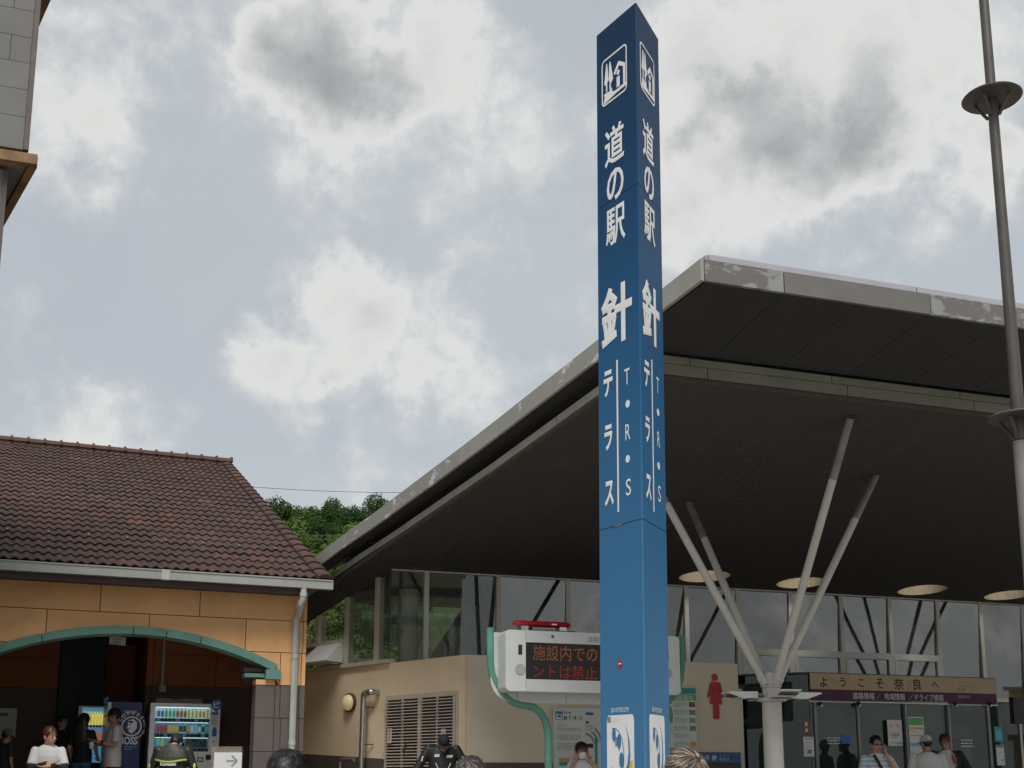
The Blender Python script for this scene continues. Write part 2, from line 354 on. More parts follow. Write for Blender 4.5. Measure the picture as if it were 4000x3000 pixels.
# ---------------------------------------------------------------- mesh helpers
class MB:
    def __init__(s): s.v, s.f, s.m = [], [], []
    def add(s, vs, fs, mi=0):
        o = len(s.v)
        s.v += [tuple(x) for x in vs]
        s.f += [tuple(i + o for i in f) for f in fs]
        s.m += [mi] * len(fs)
        return s
    def obox(s, c, ax, ay, az, mi=0):
        c, ax, ay, az = V(c), V(ax), V(ay), V(az)
        vs = [c + ax * i + ay * j + az * k for k in (-1, 1) for j in (-1, 1) for i in (-1, 1)]
        return s.add(vs, [(0, 2, 3, 1), (4, 5, 7, 6), (0, 1, 5, 4), (2, 6, 7, 3), (0, 4, 6, 2), (1, 3, 7, 5)], mi)
    def box(s, x0, x1, y0, y1, z0, z1, mi=0):
        return s.obox(((x0 + x1) / 2, (y0 + y1) / 2, (z0 + z1) / 2), ((x1 - x0) / 2, 0, 0), (0, (y1 - y0) / 2, 0), (0, 0, (z1 - z0) / 2), mi)
    def bar(s, p0, p1, w, h, up=(0, 0, 1), mi=0):
        p0, p1 = V(p0), V(p1)
        d = (p1 - p0)
        t = d.normalized()
        x = t.cross(V(up)).normalized()
        z = x.cross(t).normalized()
        return s.obox((p0 + p1) / 2, d / 2, x * (w / 2), z * (h / 2), mi)
    def tube(s, path, r, seg=12, mi=0, caps=True):
        path = [V(p) for p in path]
        n = len(path)
        rs = r if isinstance(r, (list, tuple)) else [r] * n
        t0 = (path[1] - path[0]).normalized()
        a = t0.cross(V((0, 0, 1)))
        if a.length < 0.05: a = t0.cross(V((1, 0, 0)))
        a.normalize()
        vs, fs = [], []
        for i, p in enumerate(path):
            t = (path[min(i + 1, n - 1)] - path[max(i - 1, 0)]).normalized()
            a = (a - t * a.dot(t)).normalized()
            b = t.cross(a)
            for k in range(seg):
                an = 2 * math.pi * k / seg
                vs.append(p + (a * math.cos(an) + b * math.sin(an)) * rs[i])
        for i in range(n - 1):
            for k in range(seg):
                k2 = (k + 1) % seg
                fs.append((i * seg + k, i * seg + k2, (i + 1) * seg + k2, (i + 1) * seg + k))
        if caps:
            fs.append(tuple(range(seg - 1, -1, -1)))
            fs.append(tuple((n - 1) * seg + k for k in range(seg)))
        return s.add(vs, fs, mi)
    def lathe(s, prof, c=(0, 0, 0), seg=16, mi=0, axis=None, mis=None):
        c = V(c)
        q = V((0, 0, 1)).rotation_difference(V(axis)) if axis else Quaternion()
        vs, fs, ms = [], [], []
        for r, z in prof:
            for k in range(seg):
                an = 2 * math.pi * k / seg
                vs.append(c + q @ V((r * math.cos(an), r * math.sin(an), z)))
        o = len(s.v)
        for i in range(len(prof) - 1):
            for k in range(seg):
                k2 = (k + 1) % seg
                fs.append((i * seg + k, i * seg + k2, (i + 1) * seg + k2, (i + 1) * seg + k))
                ms.append(mis[i] if mis else mi)
        fs.append(tuple(range(seg - 1, -1, -1))); ms.append(mis[0] if mis else mi)
        fs.append(tuple((len(prof) - 1) * seg + k for k in range(seg))); ms.append(mis[-1] if mis else mi)
        s.v += [tuple(x) for x in vs]
        s.f += [tuple(i + o for i in f) for f in fs]
        s.m += ms
        return s
    def ball(s, c, r, seg=12, rings=8, mi=0, rot=None):
        c = V(c)
        r = V(r) if not isinstance(r, (int, float)) else V((r, r, r))
        vs, fs = [V((0, 0, -1))], []
        for i in range(1, rings):
            ph = -math.pi / 2 + math.pi * i / rings
            for k in range(seg):
                an = 2 * math.pi * k / seg
                vs.append(V((math.cos(ph) * math.cos(an), math.cos(ph) * math.sin(an), math.sin(ph))))
        vs.append(V((0, 0, 1)))
        for k in range(seg):
            k2 = (k + 1) % seg
            fs.append((0, 1 + k2, 1 + k))
            for i in range(rings - 2):
                a = 1 + i * seg
                fs.append((a + k, a + k2, a + seg + k2, a + seg + k))
            a = 1 + (rings - 2) * seg
            fs.append((a + k, a + k2, len(vs) - 1))
        out = []
        for p in vs:
            p = V((p.x * r.x, p.y * r.y, p.z * r.z))
            if rot: p = rot @ p
            out.append(p + c)
        return s.add(out, fs, mi)
    def prism(s, poly, o, ex, ey, th, mi=0, back=True):
        """2D polygon in the plane o + x*ex + y*ey, thickness vector th"""
        o, ex, ey, th = V(o), V(ex), V(ey), V(th)
        n = len(poly)
        a = [o + ex * x + ey * y for x, y in poly]
        vs = a + [p + th for p in a]
        fs = [tuple(range(n)), tuple(range(2 * n - 1, n - 1, -1))] + [(i, i + n, (i + 1) % n + n, (i + 1) % n) for i in range(n)]
        return s.add(vs, fs, mi)
    def text(s, txt, o, ex, ey, w=None, h=None, mi=0, bold=0.0, align='C'):
        """flat lettering centred at o, in axes ex (reading direction) / ey (up), fitted to w x h"""
        vs, fs = glyphs(txt, bold)
        if not vs: return s
        x0, x1 = min(p[0] for p in vs), max(p[0] for p in vs)
        y0, y1 = min(p[1] for p in vs), max(p[1] for p in vs)
        sx = (w / (x1 - x0)) if w else None
        sy = (h / (y1 - y0)) if h else None
        sx = sx or sy
        sy = sy or sx
        o, ex, ey = V(o), V(ex), V(ey)
        cx = (x0 + x1) / 2 if align == 'C' else x0
        cy = (y0 + y1) / 2
        nz = ex.cross(ey).normalized() * 0.0012
        return s.add([o + ex * ((x - cx) * sx) + ey * ((y - cy) * sy) + nz * z for x, y, z in vs], fs, mi)
    def build(s, name, mats, parent=None, smooth=False, kind=None, label=None):
        me = bpy.data.meshes.new(name)
        me.from_pydata(s.v, [], s.f)
        if not isinstance(mats, (list, tuple)): mats = [mats]
        for x in mats: me.materials.append(M[x] if isinstance(x, str) else x)
        if len(mats) > 1: me.polygons.foreach_set('material_index', s.m)
        if smooth:
            me.polygons.foreach_set('use_smooth', [True] * len(me.polygons))
            try: me.set_sharp_from_angle(angle=R_(40))
            except Exception: pass
        me.update()
        return place_mesh(name, me, parent, kind, label)
def place_mesh(name, me, parent=None, kind=None, label=None):
    o = bpy.data.objects.new(name, me)
    COL.objects.link(o)
    if parent: o.parent = parent
    if kind: o['kind'] = kind
    if label: o['label'] = label
    return o
GL = {}
def glyphs(txt, bold=0.0):
    k = (txt, bold)
    if k not in GL:
        cu = bpy.data.curves.new('lettering', 'FONT')
        cu.body = txt
        cu.resolution_u = 3
        if bold:                                  # rounded heavier strokes
            cu.bevel_depth = bold
            cu.bevel_resolution = 0
        ob = bpy.data.objects.new('lettering', cu)
        me = bpy.data.meshes.new_from_object(ob)
        GL[k] = ([(v.co.x, v.co.y, v.co.z / bold if bold else 0.0) for v in me.vertices], [tuple(p.vertices) for p in me.polygons])
        bpy.data.meshes.remove(me)
        bpy.data.objects.remove(ob)
        bpy.data.curves.remove(cu)
    return GL[k]
def thing(name, label, cat, loc=(0, 0, 0), rz=0.0, group=None):
    o = bpy.data.objects.new(name, None)
    COL.objects.link(o)
    o.empty_display_size = 0.2
    o.location = loc
    o.rotation_euler = (0, 0, rz)
    o['label'] = label
    o['category'] = cat
    if group: o['group'] = group
    return o
def tag(o, label, cat, group=None):
    o['label'] = label
    o['category'] = cat
    if group: o['group'] = group
    return o
def copy_obj(o, parent=None):
    c = o.copy()
    COL.objects.link(c)
    if parent: c.parent = parent
    return c
def copy_tree(o, kids, parent=None):
    c = copy_obj(o, parent)
    for ch in kids.get(o, []): copy_tree(ch, kids, c)
    return c
def kidmap(root):
    km = {}
    for o in COL.objects:
        if o.parent: km.setdefault(o.parent, []).append(o)
    return km
def frame(origin, ang):
    """local frame: x along a wall that runs to the right at plan angle ang from straight ahead, y to the back"""
    a = R_(ang)
    u = V((math.sin(a), math.cos(a), 0))
    n = V((-u.y, u.x, 0))
    return u, n
class Local:
    def __init__(s, origin, ang):
        s.o = V((origin[0], origin[1], 0))
        s.u, s.n = frame(origin, ang)
        s.rz = math.atan2(s.u.y, s.u.x)
    def loc(s, P):
        d = V(P) - s.o
        return V((d.dot(s.u), d.dot(s.n), d.z))
    def w(s, x, y, z=0.0): return s.o + s.u * x + s.n * y + V((0, 0, z))
    def px(s, x, y, yl):                       # survey point on the plane y = yl, in local coordinates
        return s.loc(hit(x, y, s.o + s.n * yl, s.n))
X_, Y_, Z_ = V((1, 0, 0)), V((0, 1, 0)), V((0, 0, 1))

# ---------------------------------------------------------------- ground
g = MB().add([(-900, -900, 0), (900, -900, 0), (900, 1500, 0), (-900, 1500, 0)], [(0, 1, 2, 3)])
g.build('ground', 'plaza_paving', kind='structure')
# ================================================================ visitor hall
HL = Local((-2.107, 20.245), 71.2)
LW = Local((-0.744, 18.784), 137.0)            # oblique left wall: x runs right (towards its outer corner), y inside
def hm(L): return Matrix.Translation(L.o) @ Matrix.Rotation(L.rz, 4, 'Z')
LW2H = hm(HL).inverted() @ hm(LW)
def toH(mb):
    mb.v = [tuple(LW2H @ V(p)) for p in mb.v]
    return mb
hall = thing('visitor_hall', 'low visitor hall with wide overhanging roof, peeling grey fascia and tall windows', 'building', HL.o, HL.rz)
ZG = 4.645
def zs(d):                                     # underside of the roof over distance d in front of the glass
    if d < 0: return ZG + 0.305 * d
    if d < 1.4: return ZG + 0.0714 * d
    if d < 5.2: return ZG + 0.10 + 0.10 * (d - 1.4)
    return ZG + 0.48 + 0.117 * (d - 5.2)
def sv(d): return 0.80 - 0.175 * (10.1 - d)    # left verge of the roof
SB = 0.24                                      # verge overhang outside the inner band
XR = 18.6                                      # far right end of the roof
# --- lower walls
xE = HL.px(2884, 2700, -1.82).x
MB().box(0.86, xE, -1.82, -1.60, 0.0, 3.0).build('wall', 'beige_wall', hall)
toH(MB().box(-7.2, 0.0, 0.0, 0.22, 0.0, 3.0)).build('wall', 'ochre_wall', hall)
pb = MB().box(0.83, xE, -1.835, -1.822, 0.0, 1.305)
pb.build('plinth', 'plinth_dark', hall)
pl = [(-7.2, 0.0), (-1.62, 0.0), (-1.62, 1.36), (-7.2, 1.62)]
toH(MB().prism(pl, (0, -0.015, 0), X_, Z_, (0, 0.013, 0))).build('plinth', 'plinth_dark', hall)
lc = LW2H @ V((-7.0, 0.1, 0))
MB().prism([(0.86, -1.70), (xE, -1.70), (xE, 0.0), (0.02, 0.0), (lc.x, lc.y)], (0, 0, 2.93), X_, Y_, (0, 0, 0.065)).build('ledge', 'alu_frame', hall)

# --- tall windows over the front wall
mxs = [HL.px(x, 2300, 0).x for x in (1533, 1664, 1945, 2215, 2446, 2675, 2875, 3080, 3276, 3464, 3650, 3816, 3978)]
mxs = [0.0] + mxs[1:]
d_ = mxs[-1] - mxs[-2]
mxs += [mxs[-1] + d_ * k for k in (1, 2, 3, 4)]
for i, x in enumerate(mxs):
    zb = 2.99 if x < xE - 0.1 else 2.64
    if i == 0:
        MB().box(-0.02, 0.0, -0.02, 0.02, zb, ZG).build('mullion', 'band_dark', hall)
        continue
    m_ = MB().box(x - 0.042, x + 0.042, -0.06, 0.08, zb, ZG - 0.01)
    m_.build('mullion', 'alu_frame', hall)
def tpane(x0, x1, z0, z1):                      # panes lean out a little at the head
    a, b = 0.025 * (z1 - z0), 0.012 * (z1 - z0)
    MB().add([(x0, -0.004 + b, z0), (x1, -0.004 + b, z0), (x1, -0.004 - a, z1), (x0, -0.004 - a, z1), (x0, 0.004 + b, z0), (x1, 0.004 + b, z0), (x1, 0.004 - a, z1), (x0, 0.004 - a, z1)],
             [(0, 1, 2, 3), (5, 4, 7, 6), (0, 4, 5, 1), (3, 2, 6, 7), (0, 3, 7, 4), (1, 5, 6, 2)]).build('window_pane', 'pale_glass' if x0 < 1.0 else 'window_glass', hall)
sash = {6, 7, 8, 9}                            # bays with an opening light under a transom
for i in range(len(mxs) - 1):
    x0, x1 = mxs[i] + 0.043, mxs[i + 1] - 0.043
    if i == 0: x0 = 0.002
    zb = 2.99 if i < 6 else 2.66
    if i in sash:
        zt = 3.46
        tpane(x0, x1, zt + 0.035, ZG - 0.03)
        MB().box(x0, x1, -0.055, 0.06, zt - 0.035, zt + 0.035).build('transom', 'alu_frame', hall)
        fr = MB()
        fr.box(x0, x0 + 0.055, -0.07, 0.03, zb + 0.055, zt - 0.095).box(x1 - 0.055, x1, -0.07, 0.03, zb + 0.055, zt - 0.095)
        fr.box(x0, x1, -0.07, 0.03, zt - 0.095, zt - 0.037).box(x0, x1, -0.07, 0.03, zb, zb + 0.055)
        f_ = fr.build('window_sash', 'alu_frame', hall)
        MB().box(x0 + 0.056, x1 - 0.056, -0.024, -0.016, zb + 0.056, zt - 0.096).build('window_pane', 'window_glass', f_)
    else:
        tpane(x0, x1, zb, ZG - 0.03)
MB().box(0.0, XR, -0.05, 0.07, ZG - 0.03, ZG - 0.003).build('window_head', 'alu_frame', hall)
MB().box(xE, XR, -0.08, 0.1, 2.58, 2.655).build('window_sill', 'alu_frame', hall)
for i in (5, 10, 11, 12):                      # steel handrails standing just inside the glass
    rb = MB()
    for z in (3.02, 3.13, 3.24):
        rb.tube([(mxs[i] + 0.06, 0.22, z - (0.25 if i > 8 else 0)), (mxs[i + 1] - 0.2, 0.22, z - (0.25 if i > 8 else 0))], 0.011, 6)
    rb.tube([(mxs[i + 1] - 0.21, 0.22, 2.6), (mxs[i + 1] - 0.21, 0.22, 3.26 - (0.25 if i > 8 else 0))], 0.014, 6)
    rb.build('handrail', 'steel', hall, smooth=True)

# --- sloping-headed windows of the oblique left wall
def lwp(x, y): return LW.loc(hit(x, y, LW.o, LW.n))
lx = [lwp(x, 2500).x for x in (1140, 1249, 1358, 1475, 1524)]
lx = [lx[0] - 1.6] + lx
def lwtop(x):                                   # height of the soffit over the oblique wall
    p = LW2H @ V((x, 0, 0))
    return zs(-p.y)
for i, x in enumerate(lx):
    if i == len(lx) - 1:
        continue
    toH(MB().box(x - 0.04, x + 0.04, -0.05, 0.10, 3.0, lwtop(x) - 0.012)).build('mullion', 'alu_beige', hall)
for i in range(len(lx) - 1):
    x0, x1 = lx[i] + 0.041, lx[i + 1] - (0.041 if i < len(lx) - 2 else 0.0)
    def pane(pts, dy=0.0): return toH(MB().prism(pts, (0, dy - 0.004, 0), X_, Z_, (0, 0.008, 0)))
    if i < 3:
        pane([(x0, 3.53), (x1, 3.53), (x1, lwtop(x1) - 0.02), (x0, lwtop(x0) - 0.02)]).build('window_pane', 'pale_glass', hall)
        toH(MB().box(x0, x1, -0.05, 0.06, 3.46, 3.529)).build('transom', 'alu_beige', hall)
    else:
        pane([(x0, 3.0), (x1, 3.0), (x1, lwtop(x1) - 0.02), (x0, lwtop(x0) - 0.02)]).build('window_pane', 'pale_glass', hall)
toH(MB().box(-7.2, lx[-1] + 0.02, -0.07, 0.12, 3.002, 3.07)).build('window_sill', 'alu_beige', hall)
# open top-hung sash and the white fume hood
a0, a1 = lx[1] + 0.05, lx[2] - 0.05
for k, (xx0, xx1) in enumerate(((a0 - 1.2, a0 - 0.1), (a0, a1))):
    sh = MB()
    q0, q1 = V((xx0, 0, 3.45)), V((xx1, 0, 3.45))
    dn = V((0, -0.30, -0.26))
    for p0, p1 in ((q0, q1), (q0 + dn, q1 + dn), (q0, q0 + dn), (q1, q1 + dn)): sh.bar(p0, p1, 0.035, 0.035, up=(0, 0.65, 0.75))
    f_ = toH(sh).build('window_sash', 'alu_beige', hall)
    c_ = (q0 + q1 + dn) / 2
    toH(MB().obox(c_, (q1 - q0) / 2, dn / 2, V((0, 0.26, -0.30)).normalized() * 0.003)).build('window_pane', 'window_glass', f_)
b0, b1 = lx[2] + 0.045, lx[3] - 0.045
hood = MB()
hv = [(b0 + 0.02, -0.02, 3.44), (b1 - 0.02, -0.02, 3.44), (b1 - 0.02, -0.05, 3.10), (b0 + 0.02, -0.05, 3.10), (b0 + 0.02, -0.42, 3.12), (b1 - 0.02, -0.42, 3.12), (b0 + 0.02, -0.10, 3.45), (b1 - 0.02, -0.10, 3.45)]
hood.add(hv, [(0, 1, 7, 6), (6, 7, 5, 4), (4, 5, 2, 3), (0, 6, 4, 3), (1, 2, 5, 7), (0, 3, 2, 1)])
toH(hood).build('fume_hood', 'white_paint', hall)
toH(MB().box(b0, b1, -0.02, 0.01, 3.07, 3.095)).build('hood_frame', 'band_dark', hall)

# --- roof underside
def poly_slab(name, outline, holes, zf, th, mats, parent):
    """plan outline [(s,d)] with round holes, lying on zf(d), th thick upwards"""
    bm = bmesh.new()
    es = []
    for lp in [outline] + holes:
        vs = [bm.verts.new((s_, -d, 0)) for s_, d in lp]
        for i in range(len(vs)): es.append(bm.edges.new((vs[i], vs[(i + 1) % len(vs)])))
    bmesh.ops.triangle_fill(bm, use_beauty=True, use_dissolve=False, edges=es)
    bm.verts.index_update()
    mb = MB()
    lo = [(v.co.x, v.co.y, zf(-v.co.y)) for v in bm.verts]
    hi = [(x, y, z + th) for x, y, z in lo]
    fs = []
    for f in bm.faces:
        ids = [v.index for v in f.verts]
        if f.normal.z > 0: ids = ids[::-1]
        fs.append(tuple(ids))
    mb.add(lo, fs)
    mb.add(hi, [f[::-1] for f in fs])
    n = len(lo)
    for e in bm.edges:
        if len(e.link_faces) == 1:
            a, b = e.verts[0].index, e.verts[1].index
            mb.add([lo[a], lo[b], hi[b], hi[a]], [(0, 1, 2, 3)])
    bm.free()
    return mb.build(name, mats, parent)
def ring(c, r, n=28): return [(c[0] + r * math.cos(2 * math.pi * k / n), c[1] + r * math.sin(2 * math.pi * k / n)) for k in range(n)]
HOLES = [(HL.px(x, y, -d).x, d) for x, y, d in ((2752, 2251, 0.76), (3131, 2278, 0.72), (3603, 2306, 0.72), (3940, 2326, 0.72))]
HOLES += [(HOLES[-1][0] + 2.6, 0.72)]
RH = 0.475
strips = [(0.0, 1.40), (1.412, 5.20), (5.212, 8.50)]
for d0, d1 in strips:
    hs = [ring(h, RH) for h in HOLES] if d0 == 0.0 else []
    o_ = [(sv(d0) + SB, d0), (XR, d0), (XR, d1), (sv(d1) + SB, d1)]
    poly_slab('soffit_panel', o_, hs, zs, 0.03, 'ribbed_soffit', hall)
def zstr(d): return zs(max(d, 0.0)) + 0.117 * min(d, 0.0)
def ssoff(mb):                                  # behind the glass line the soffit dips towards the oblique wall
    rows_ = [0.0, -0.3, -0.6, -0.9, -1.25, -1.7, -2.2, -2.8]
    vs = []
    for d in rows_:
        sl = sv(d) + SB
        sw = max(sl + .05, 0.45 * d)
        for s_, z in ((sl, zstr(d)), (sl + (sw - sl) * .5, (zstr(d) + zs(d)) / 2), (sw, zs(d)), (XB, zs(d))): vs.append((s_, -d, z))
    up_ = [(x, y, z + .03) for x, y, z in vs]
    fs = [(r * 4 + c, r * 4 + c + 1, (r + 1) * 4 + c + 1, (r + 1) * 4 + c) for r in range(len(rows_) - 1) for c in range(3) if c < 2 or rows_[r + 1] >= -1.26]
    mb.add(vs, [f[::-1] for f in fs])
    mb.add(up_, fs)
    return mb
XB = 2.0                                        # right of this the hall runs deep; left of it the corner is glazed through
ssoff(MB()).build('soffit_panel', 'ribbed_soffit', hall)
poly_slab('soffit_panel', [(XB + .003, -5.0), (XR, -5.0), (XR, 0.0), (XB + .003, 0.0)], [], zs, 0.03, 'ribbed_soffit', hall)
for d_j in (1.406, 5.206): MB().add([(sv(d_j) + SB, -d_j + .05, zs(d_j) + .034), (XR, -d_j + .05, zs(d_j) + .034), (XR, -d_j - .05, zs(d_j) + .036), (sv(d_j) + SB, -d_j - .05, zs(d_j) + .036)], [(0, 1, 2, 3)]).build('joint_backing', 'band_dark', hall)
for h in HOLES:                                 # open light wells through the roof, with a rim trim
    w_ = MB()
    a, b = ring(h, RH - 0.002), ring(h, RH + 0.02)
    n = len(a)
    for k in range(n):
        k2 = (k + 1) % n
        pa, pb_, = a[k], a[k2]
        w_.add([(pa[0], -pa[1], zs(pa[1]) + 0.005), (pb_[0], -pb_[1], zs(pb_[1]) + 0.005), (pb_[0], -pb_[1], zs(pb_[1]) + 0.62), (pa[0], -pa[1], zs(pa[1]) + 0.62)], [(0, 1, 2, 3)])
    lw_ = w_.build('light_well', 'light_well', hall, smooth=True)
    t_ = MB()
    for k in range(n):
        k2 = (k + 1) % n
        q = [a[k], a[k2], b[k2], b[k]]
        t_.add([(x, -d, zs(d) - 0.006) for x, d in q], [(0, 1, 2, 3)])
    t_.build('well_rim', 'band_dark', lw_)
# roof deck above
def zr(d): return (zs(d) if d < 8.5 else zs(8.5) + 0.117 * (d - 8.5)) + 0.46
poly_slab('roof_deck', [(sv(-2.8) + 0.12, -2.8), (-1.26, -2.8), (-.56, -1.25), (sv(-1.25) + 0.12, -1.25)], [], lambda d: zstr(d) + 0.44, 0.04, 'roof_metal', hall)
poly_slab('roof_deck', [(sv(-1.25) + 0.12, -1.25), (XB, -1.25), (XB, 0.0), (sv(0.0) + 0.12, 0.0)], [], lambda d: zstr(d) + 0.44, 0.04, 'roof_metal', hall)
poly_slab('roof_deck', [(XB, -5.0), (XR, -5.0), (XR, 0.0), (XB, 0.0)], [], lambda d: zs(d) + 0.46, 0.04, 'roof_metal', hall)
MB().add([(-.55, 1.25, 4.20), (XB, 1.25, 4.20), (XB, 1.25, 4.95), (-.55, 1.25, 4.95), (-.55, 1.28, 4.20), (XB, 1.28, 4.20), (XB, 1.28, 4.95), (-.55, 1.28, 4.95)], [(0, 1, 2, 3), (5, 4, 7, 6), (0, 4, 5, 1), (3, 2, 6, 7), (0, 3, 7, 4), (1, 5, 6, 2)]).build('fascia_panel', 'clean_fascia', hall)
MB().box(-0.55, XB, 1.30, 1.31, 2.6, 4.24).build('window_pane', 'pale_glass', hall)
poly_slab('roof_deck', [(sv(0.0) + 0.12, 0.0), (XR, 0.0), (XR, 1.45), (sv(1.45) + 0.12, 1.45)], [ring(h, RH + 0.01) for h in HOLES], zr, 0.04, 'roof_metal', hall)
poly_slab('roof_deck', [(sv(1.45) + 0.12, 1.45), (XR, 1.45), (XR, 9.9), (sv(9.9) + 0.12, 9.9)], [], zr, 0.04, 'roof_metal', hall)

# --- inner band, outer soffit and fascia (front edge and left verge)
DB, DF = 8.52, 10.10                            # band and fascia distance
def zo(d): return zs(d) + 0.225                 # outer soffit height
def edge_run(pts, name_, mats, z0f, z1f, th, seams, gap=0.012, parent=hall):
    """vertical panels along the plan line pts[0]->pts[1] (s,d), split at the given fractions"""
    (s0, d0), (s1, d1) = pts
    cuts = [0.0] + list(seams) + [1.0]
    L = math.hypot(s1 - s0, d1 - d0)
    nrm = V(((d1 - d0), (s1 - s0), 0)).normalized() * th      # horizontal inward offset in (x, y=-d)
    for i in range(len(cuts) - 1):
        f0, f1 = cuts[i] + gap / 2 / L, cuts[i + 1] - gap / 2 / L
        P = []
        for f in (f0, f1):
            s_, d = s0 + (s1 - s0) * f, d0 + (d1 - d0) * f
            P.append((s_, d))
        vs = []
        for s_, d in P:
            vs += [V((s_, -d, z0f(d))), V((s_, -d, z1f(d)))]
        vs += [v + nrm for v in vs]
        mb = MB().add(vs, [(0, 2, 3, 1), (4, 5, 7, 6), (0, 1, 5, 4), (2, 6, 7, 3), (1, 3, 7, 5), (0, 4, 6, 2)])
        m_ = mats[i % len(mats)] if isinstance(mats, (list, tuple)) else mats
        mb.build(name_, m_, parent)
A_ = (sv(DF), DF)
fx = [HL.px(x, y, -DF).x for x, y in ((3064, 1132), (3637, 1214))]
pitch = fx[1] - fx[0]
seams_f = [fx[0] + pitch * k for k in range(8) if fx[0] + pitch * k < XR - 0.2]
LN = XR - A_[0]
zf0 = lambda d: zo(DF) - 0.012
zf1 = lambda d: zo(DF) + 0.215
edge_run([A_, (XR, DF)], 'fascia_panel', ['peeled_fascia', 'clean_fascia', 'peeled_fascia', 'peeled_fascia', 'clean_fascia'], zf0, zf1, 0.04, [(s_ - A_[0]) / LN for s_ in seams_f])
# raised metal edge set back on top of the fascia
edge_run([(A_[0] + 0.10, DF - 0.09), (XR, DF - 0.09)], 'roof_edge', 'roof_edge_metal', lambda d: zf1(DF) - 0.03, lambda d: zf1(DF) + 0.105, 0.03, [(fx[1] - 0.18 - A_[0]) / LN, 0.6])
# verge: unproject its panel joints
def verge_pt(x, y):
    # plan line s = sv(d), vertical plane in world
    p0, p1 = HL.w(sv(0), 0), HL.w(sv(10), -10)
    t = (p1 - p0).normalized()
    nn_ = V((-t.y, t.x, 0))
    return -HL.loc(hit(x, y, p0, nn_)).y
vj = [verge_pt(x, y) for x, y in ((1346, 2155), (1470, 2061), (1608, 1954), (1770, 1832), (1956, 1690), (2172, 1526))]
step = sum(vj[i + 1] - vj[i] for i in range(5)) / 5
vj = vj + [vj[-1] + step]
D0 = -2.8
LV = DF - D0
cutsv = sorted([(DF - d) / LV for d in vj] + [(DF - (vj[0] - step * k)) / LV for k in (1, 2) if vj[0] - step * k > D0 + .2])
zv0 = lambda d: zs(d) + 0.225 - 0.012
zv1 = lambda d: zs(d) + 0.225 + 0.215
edge_run([(sv(D0), D0), A_], 'fascia_panel', ['verge_panel', 'flaked_fascia', 'verge_panel', 'flaked_fascia', 'flaked_fascia', 'flaked_fascia', 'verge_panel', 'flaked_fascia', 'flaked_fascia', 'verge_panel'],
         lambda d: zs(max(d, 0)) + 0.213 + (0.117 * min(d, 0)), lambda d: zs(max(d, 0)) + 0.44 + (0.117 * min(d, 0)), -0.04, sorted(1 - c for c in cutsv))
edge_run([(sv(D0) + 0.10, D0), (A_[0] + 0.10, DF - 0.09)], 'roof_edge', 'roof_edge_metal', lambda d: zs(max(d, 0)) + 0.41 + (0.117 * min(d, 0)), lambda d: zs(max(d, 0)) + 0.545 + (0.117 * min(d, 0)), -0.03, [0.62])
# inner band: upper lip, lower panel, dark shadow strip
xb = [HL.px(x, y, -DB).x for x, y in ((2762, 1395), (3308, 1472), (3803, 1550))]
LB = XR - (sv(DB) + SB)
fb_ = [(x - sv(DB) - SB) / LB for x in xb] + [(xb[2] + (xb[2] - xb[1]) * k - sv(DB) - SB) / LB for k in (1, 2, 3, 4)]
B_ = (sv(DB) + SB, DB)
edge_run([B_, (XR, DB)], 'band_panel', 'band_panel', lambda d: zs(DB) + 0.0, lambda d: zs(DB) + 0.118, 0.03, [f for f in fb_ if f < 0.98])
edge_run([(B_[0] - 0.02, DB + 0.03), (XR, DB + 0.03)], 'band_lip', 'band_panel', lambda d: zs(DB) + 0.122, lambda d: zs(DB) + 0.20, 0.03, [max(0.01, f - 0.012) for f in fb_ if f < 0.98])
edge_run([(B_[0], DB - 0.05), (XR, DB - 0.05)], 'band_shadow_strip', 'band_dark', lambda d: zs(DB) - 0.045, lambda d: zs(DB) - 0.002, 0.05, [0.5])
edge_run([(sv(D0) + SB, D0), (sv(DB) + SB, DB)], 'band_panel', 'verge_band', lambda d: zstr(d) + 0.0, lambda d: zstr(d) + 0.098, -0.03, [k / 7 for k in range(1, 7)])
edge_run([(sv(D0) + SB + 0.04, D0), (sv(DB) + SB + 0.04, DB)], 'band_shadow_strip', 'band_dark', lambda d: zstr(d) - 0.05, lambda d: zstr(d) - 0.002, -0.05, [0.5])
# outer soffit panels
xs_ = [sv(DF) + 0.02] + sum([[s_ - pitch / 2, s_] for s_ in seams_f], [])
xs_ = [x for x in xs_ if x < XR] + [XR]
xs_ = [xs_[0]] + [x for x in xs_[1:] if x > xs_[0] + 0.3]
for i in range(len(xs_) - 1):
    x0, x1 = xs_[i] + 0.004, xs_[i + 1] - 0.004
    if i == 0:
        ol = [(sv(DF) + 0.04, DF - 0.04), (x1, DF - 0.04), (x1, DB + 0.05), (sv(DB) + 0.04, DB + 0.05)]
    else:
        ol = [(x0, DF - 0.04), (x1, DF - 0.04), (x1, DB + 0.05), (x0, DB + 0.05)]
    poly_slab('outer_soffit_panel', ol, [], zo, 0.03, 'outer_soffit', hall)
dv = [D0] + [d for d in sorted(vj) if d < DB] + [DB + 0.045]
for i in range(len(dv) - 1):
    d0, d1 = dv[i] + 0.003, dv[i + 1] - 0.003
    poly_slab('outer_soffit_panel', [(sv(d0) + 0.035, d0), (sv(d1) + 0.035, d1), (sv(d1) + SB - 0.005, d1), (sv(d0) + SB - 0.005, d0)], [], lambda d: zs(max(d, 0)) + 0.225 + 0.117 * min(d, 0), 0.02, 'outer_soffit', hall)

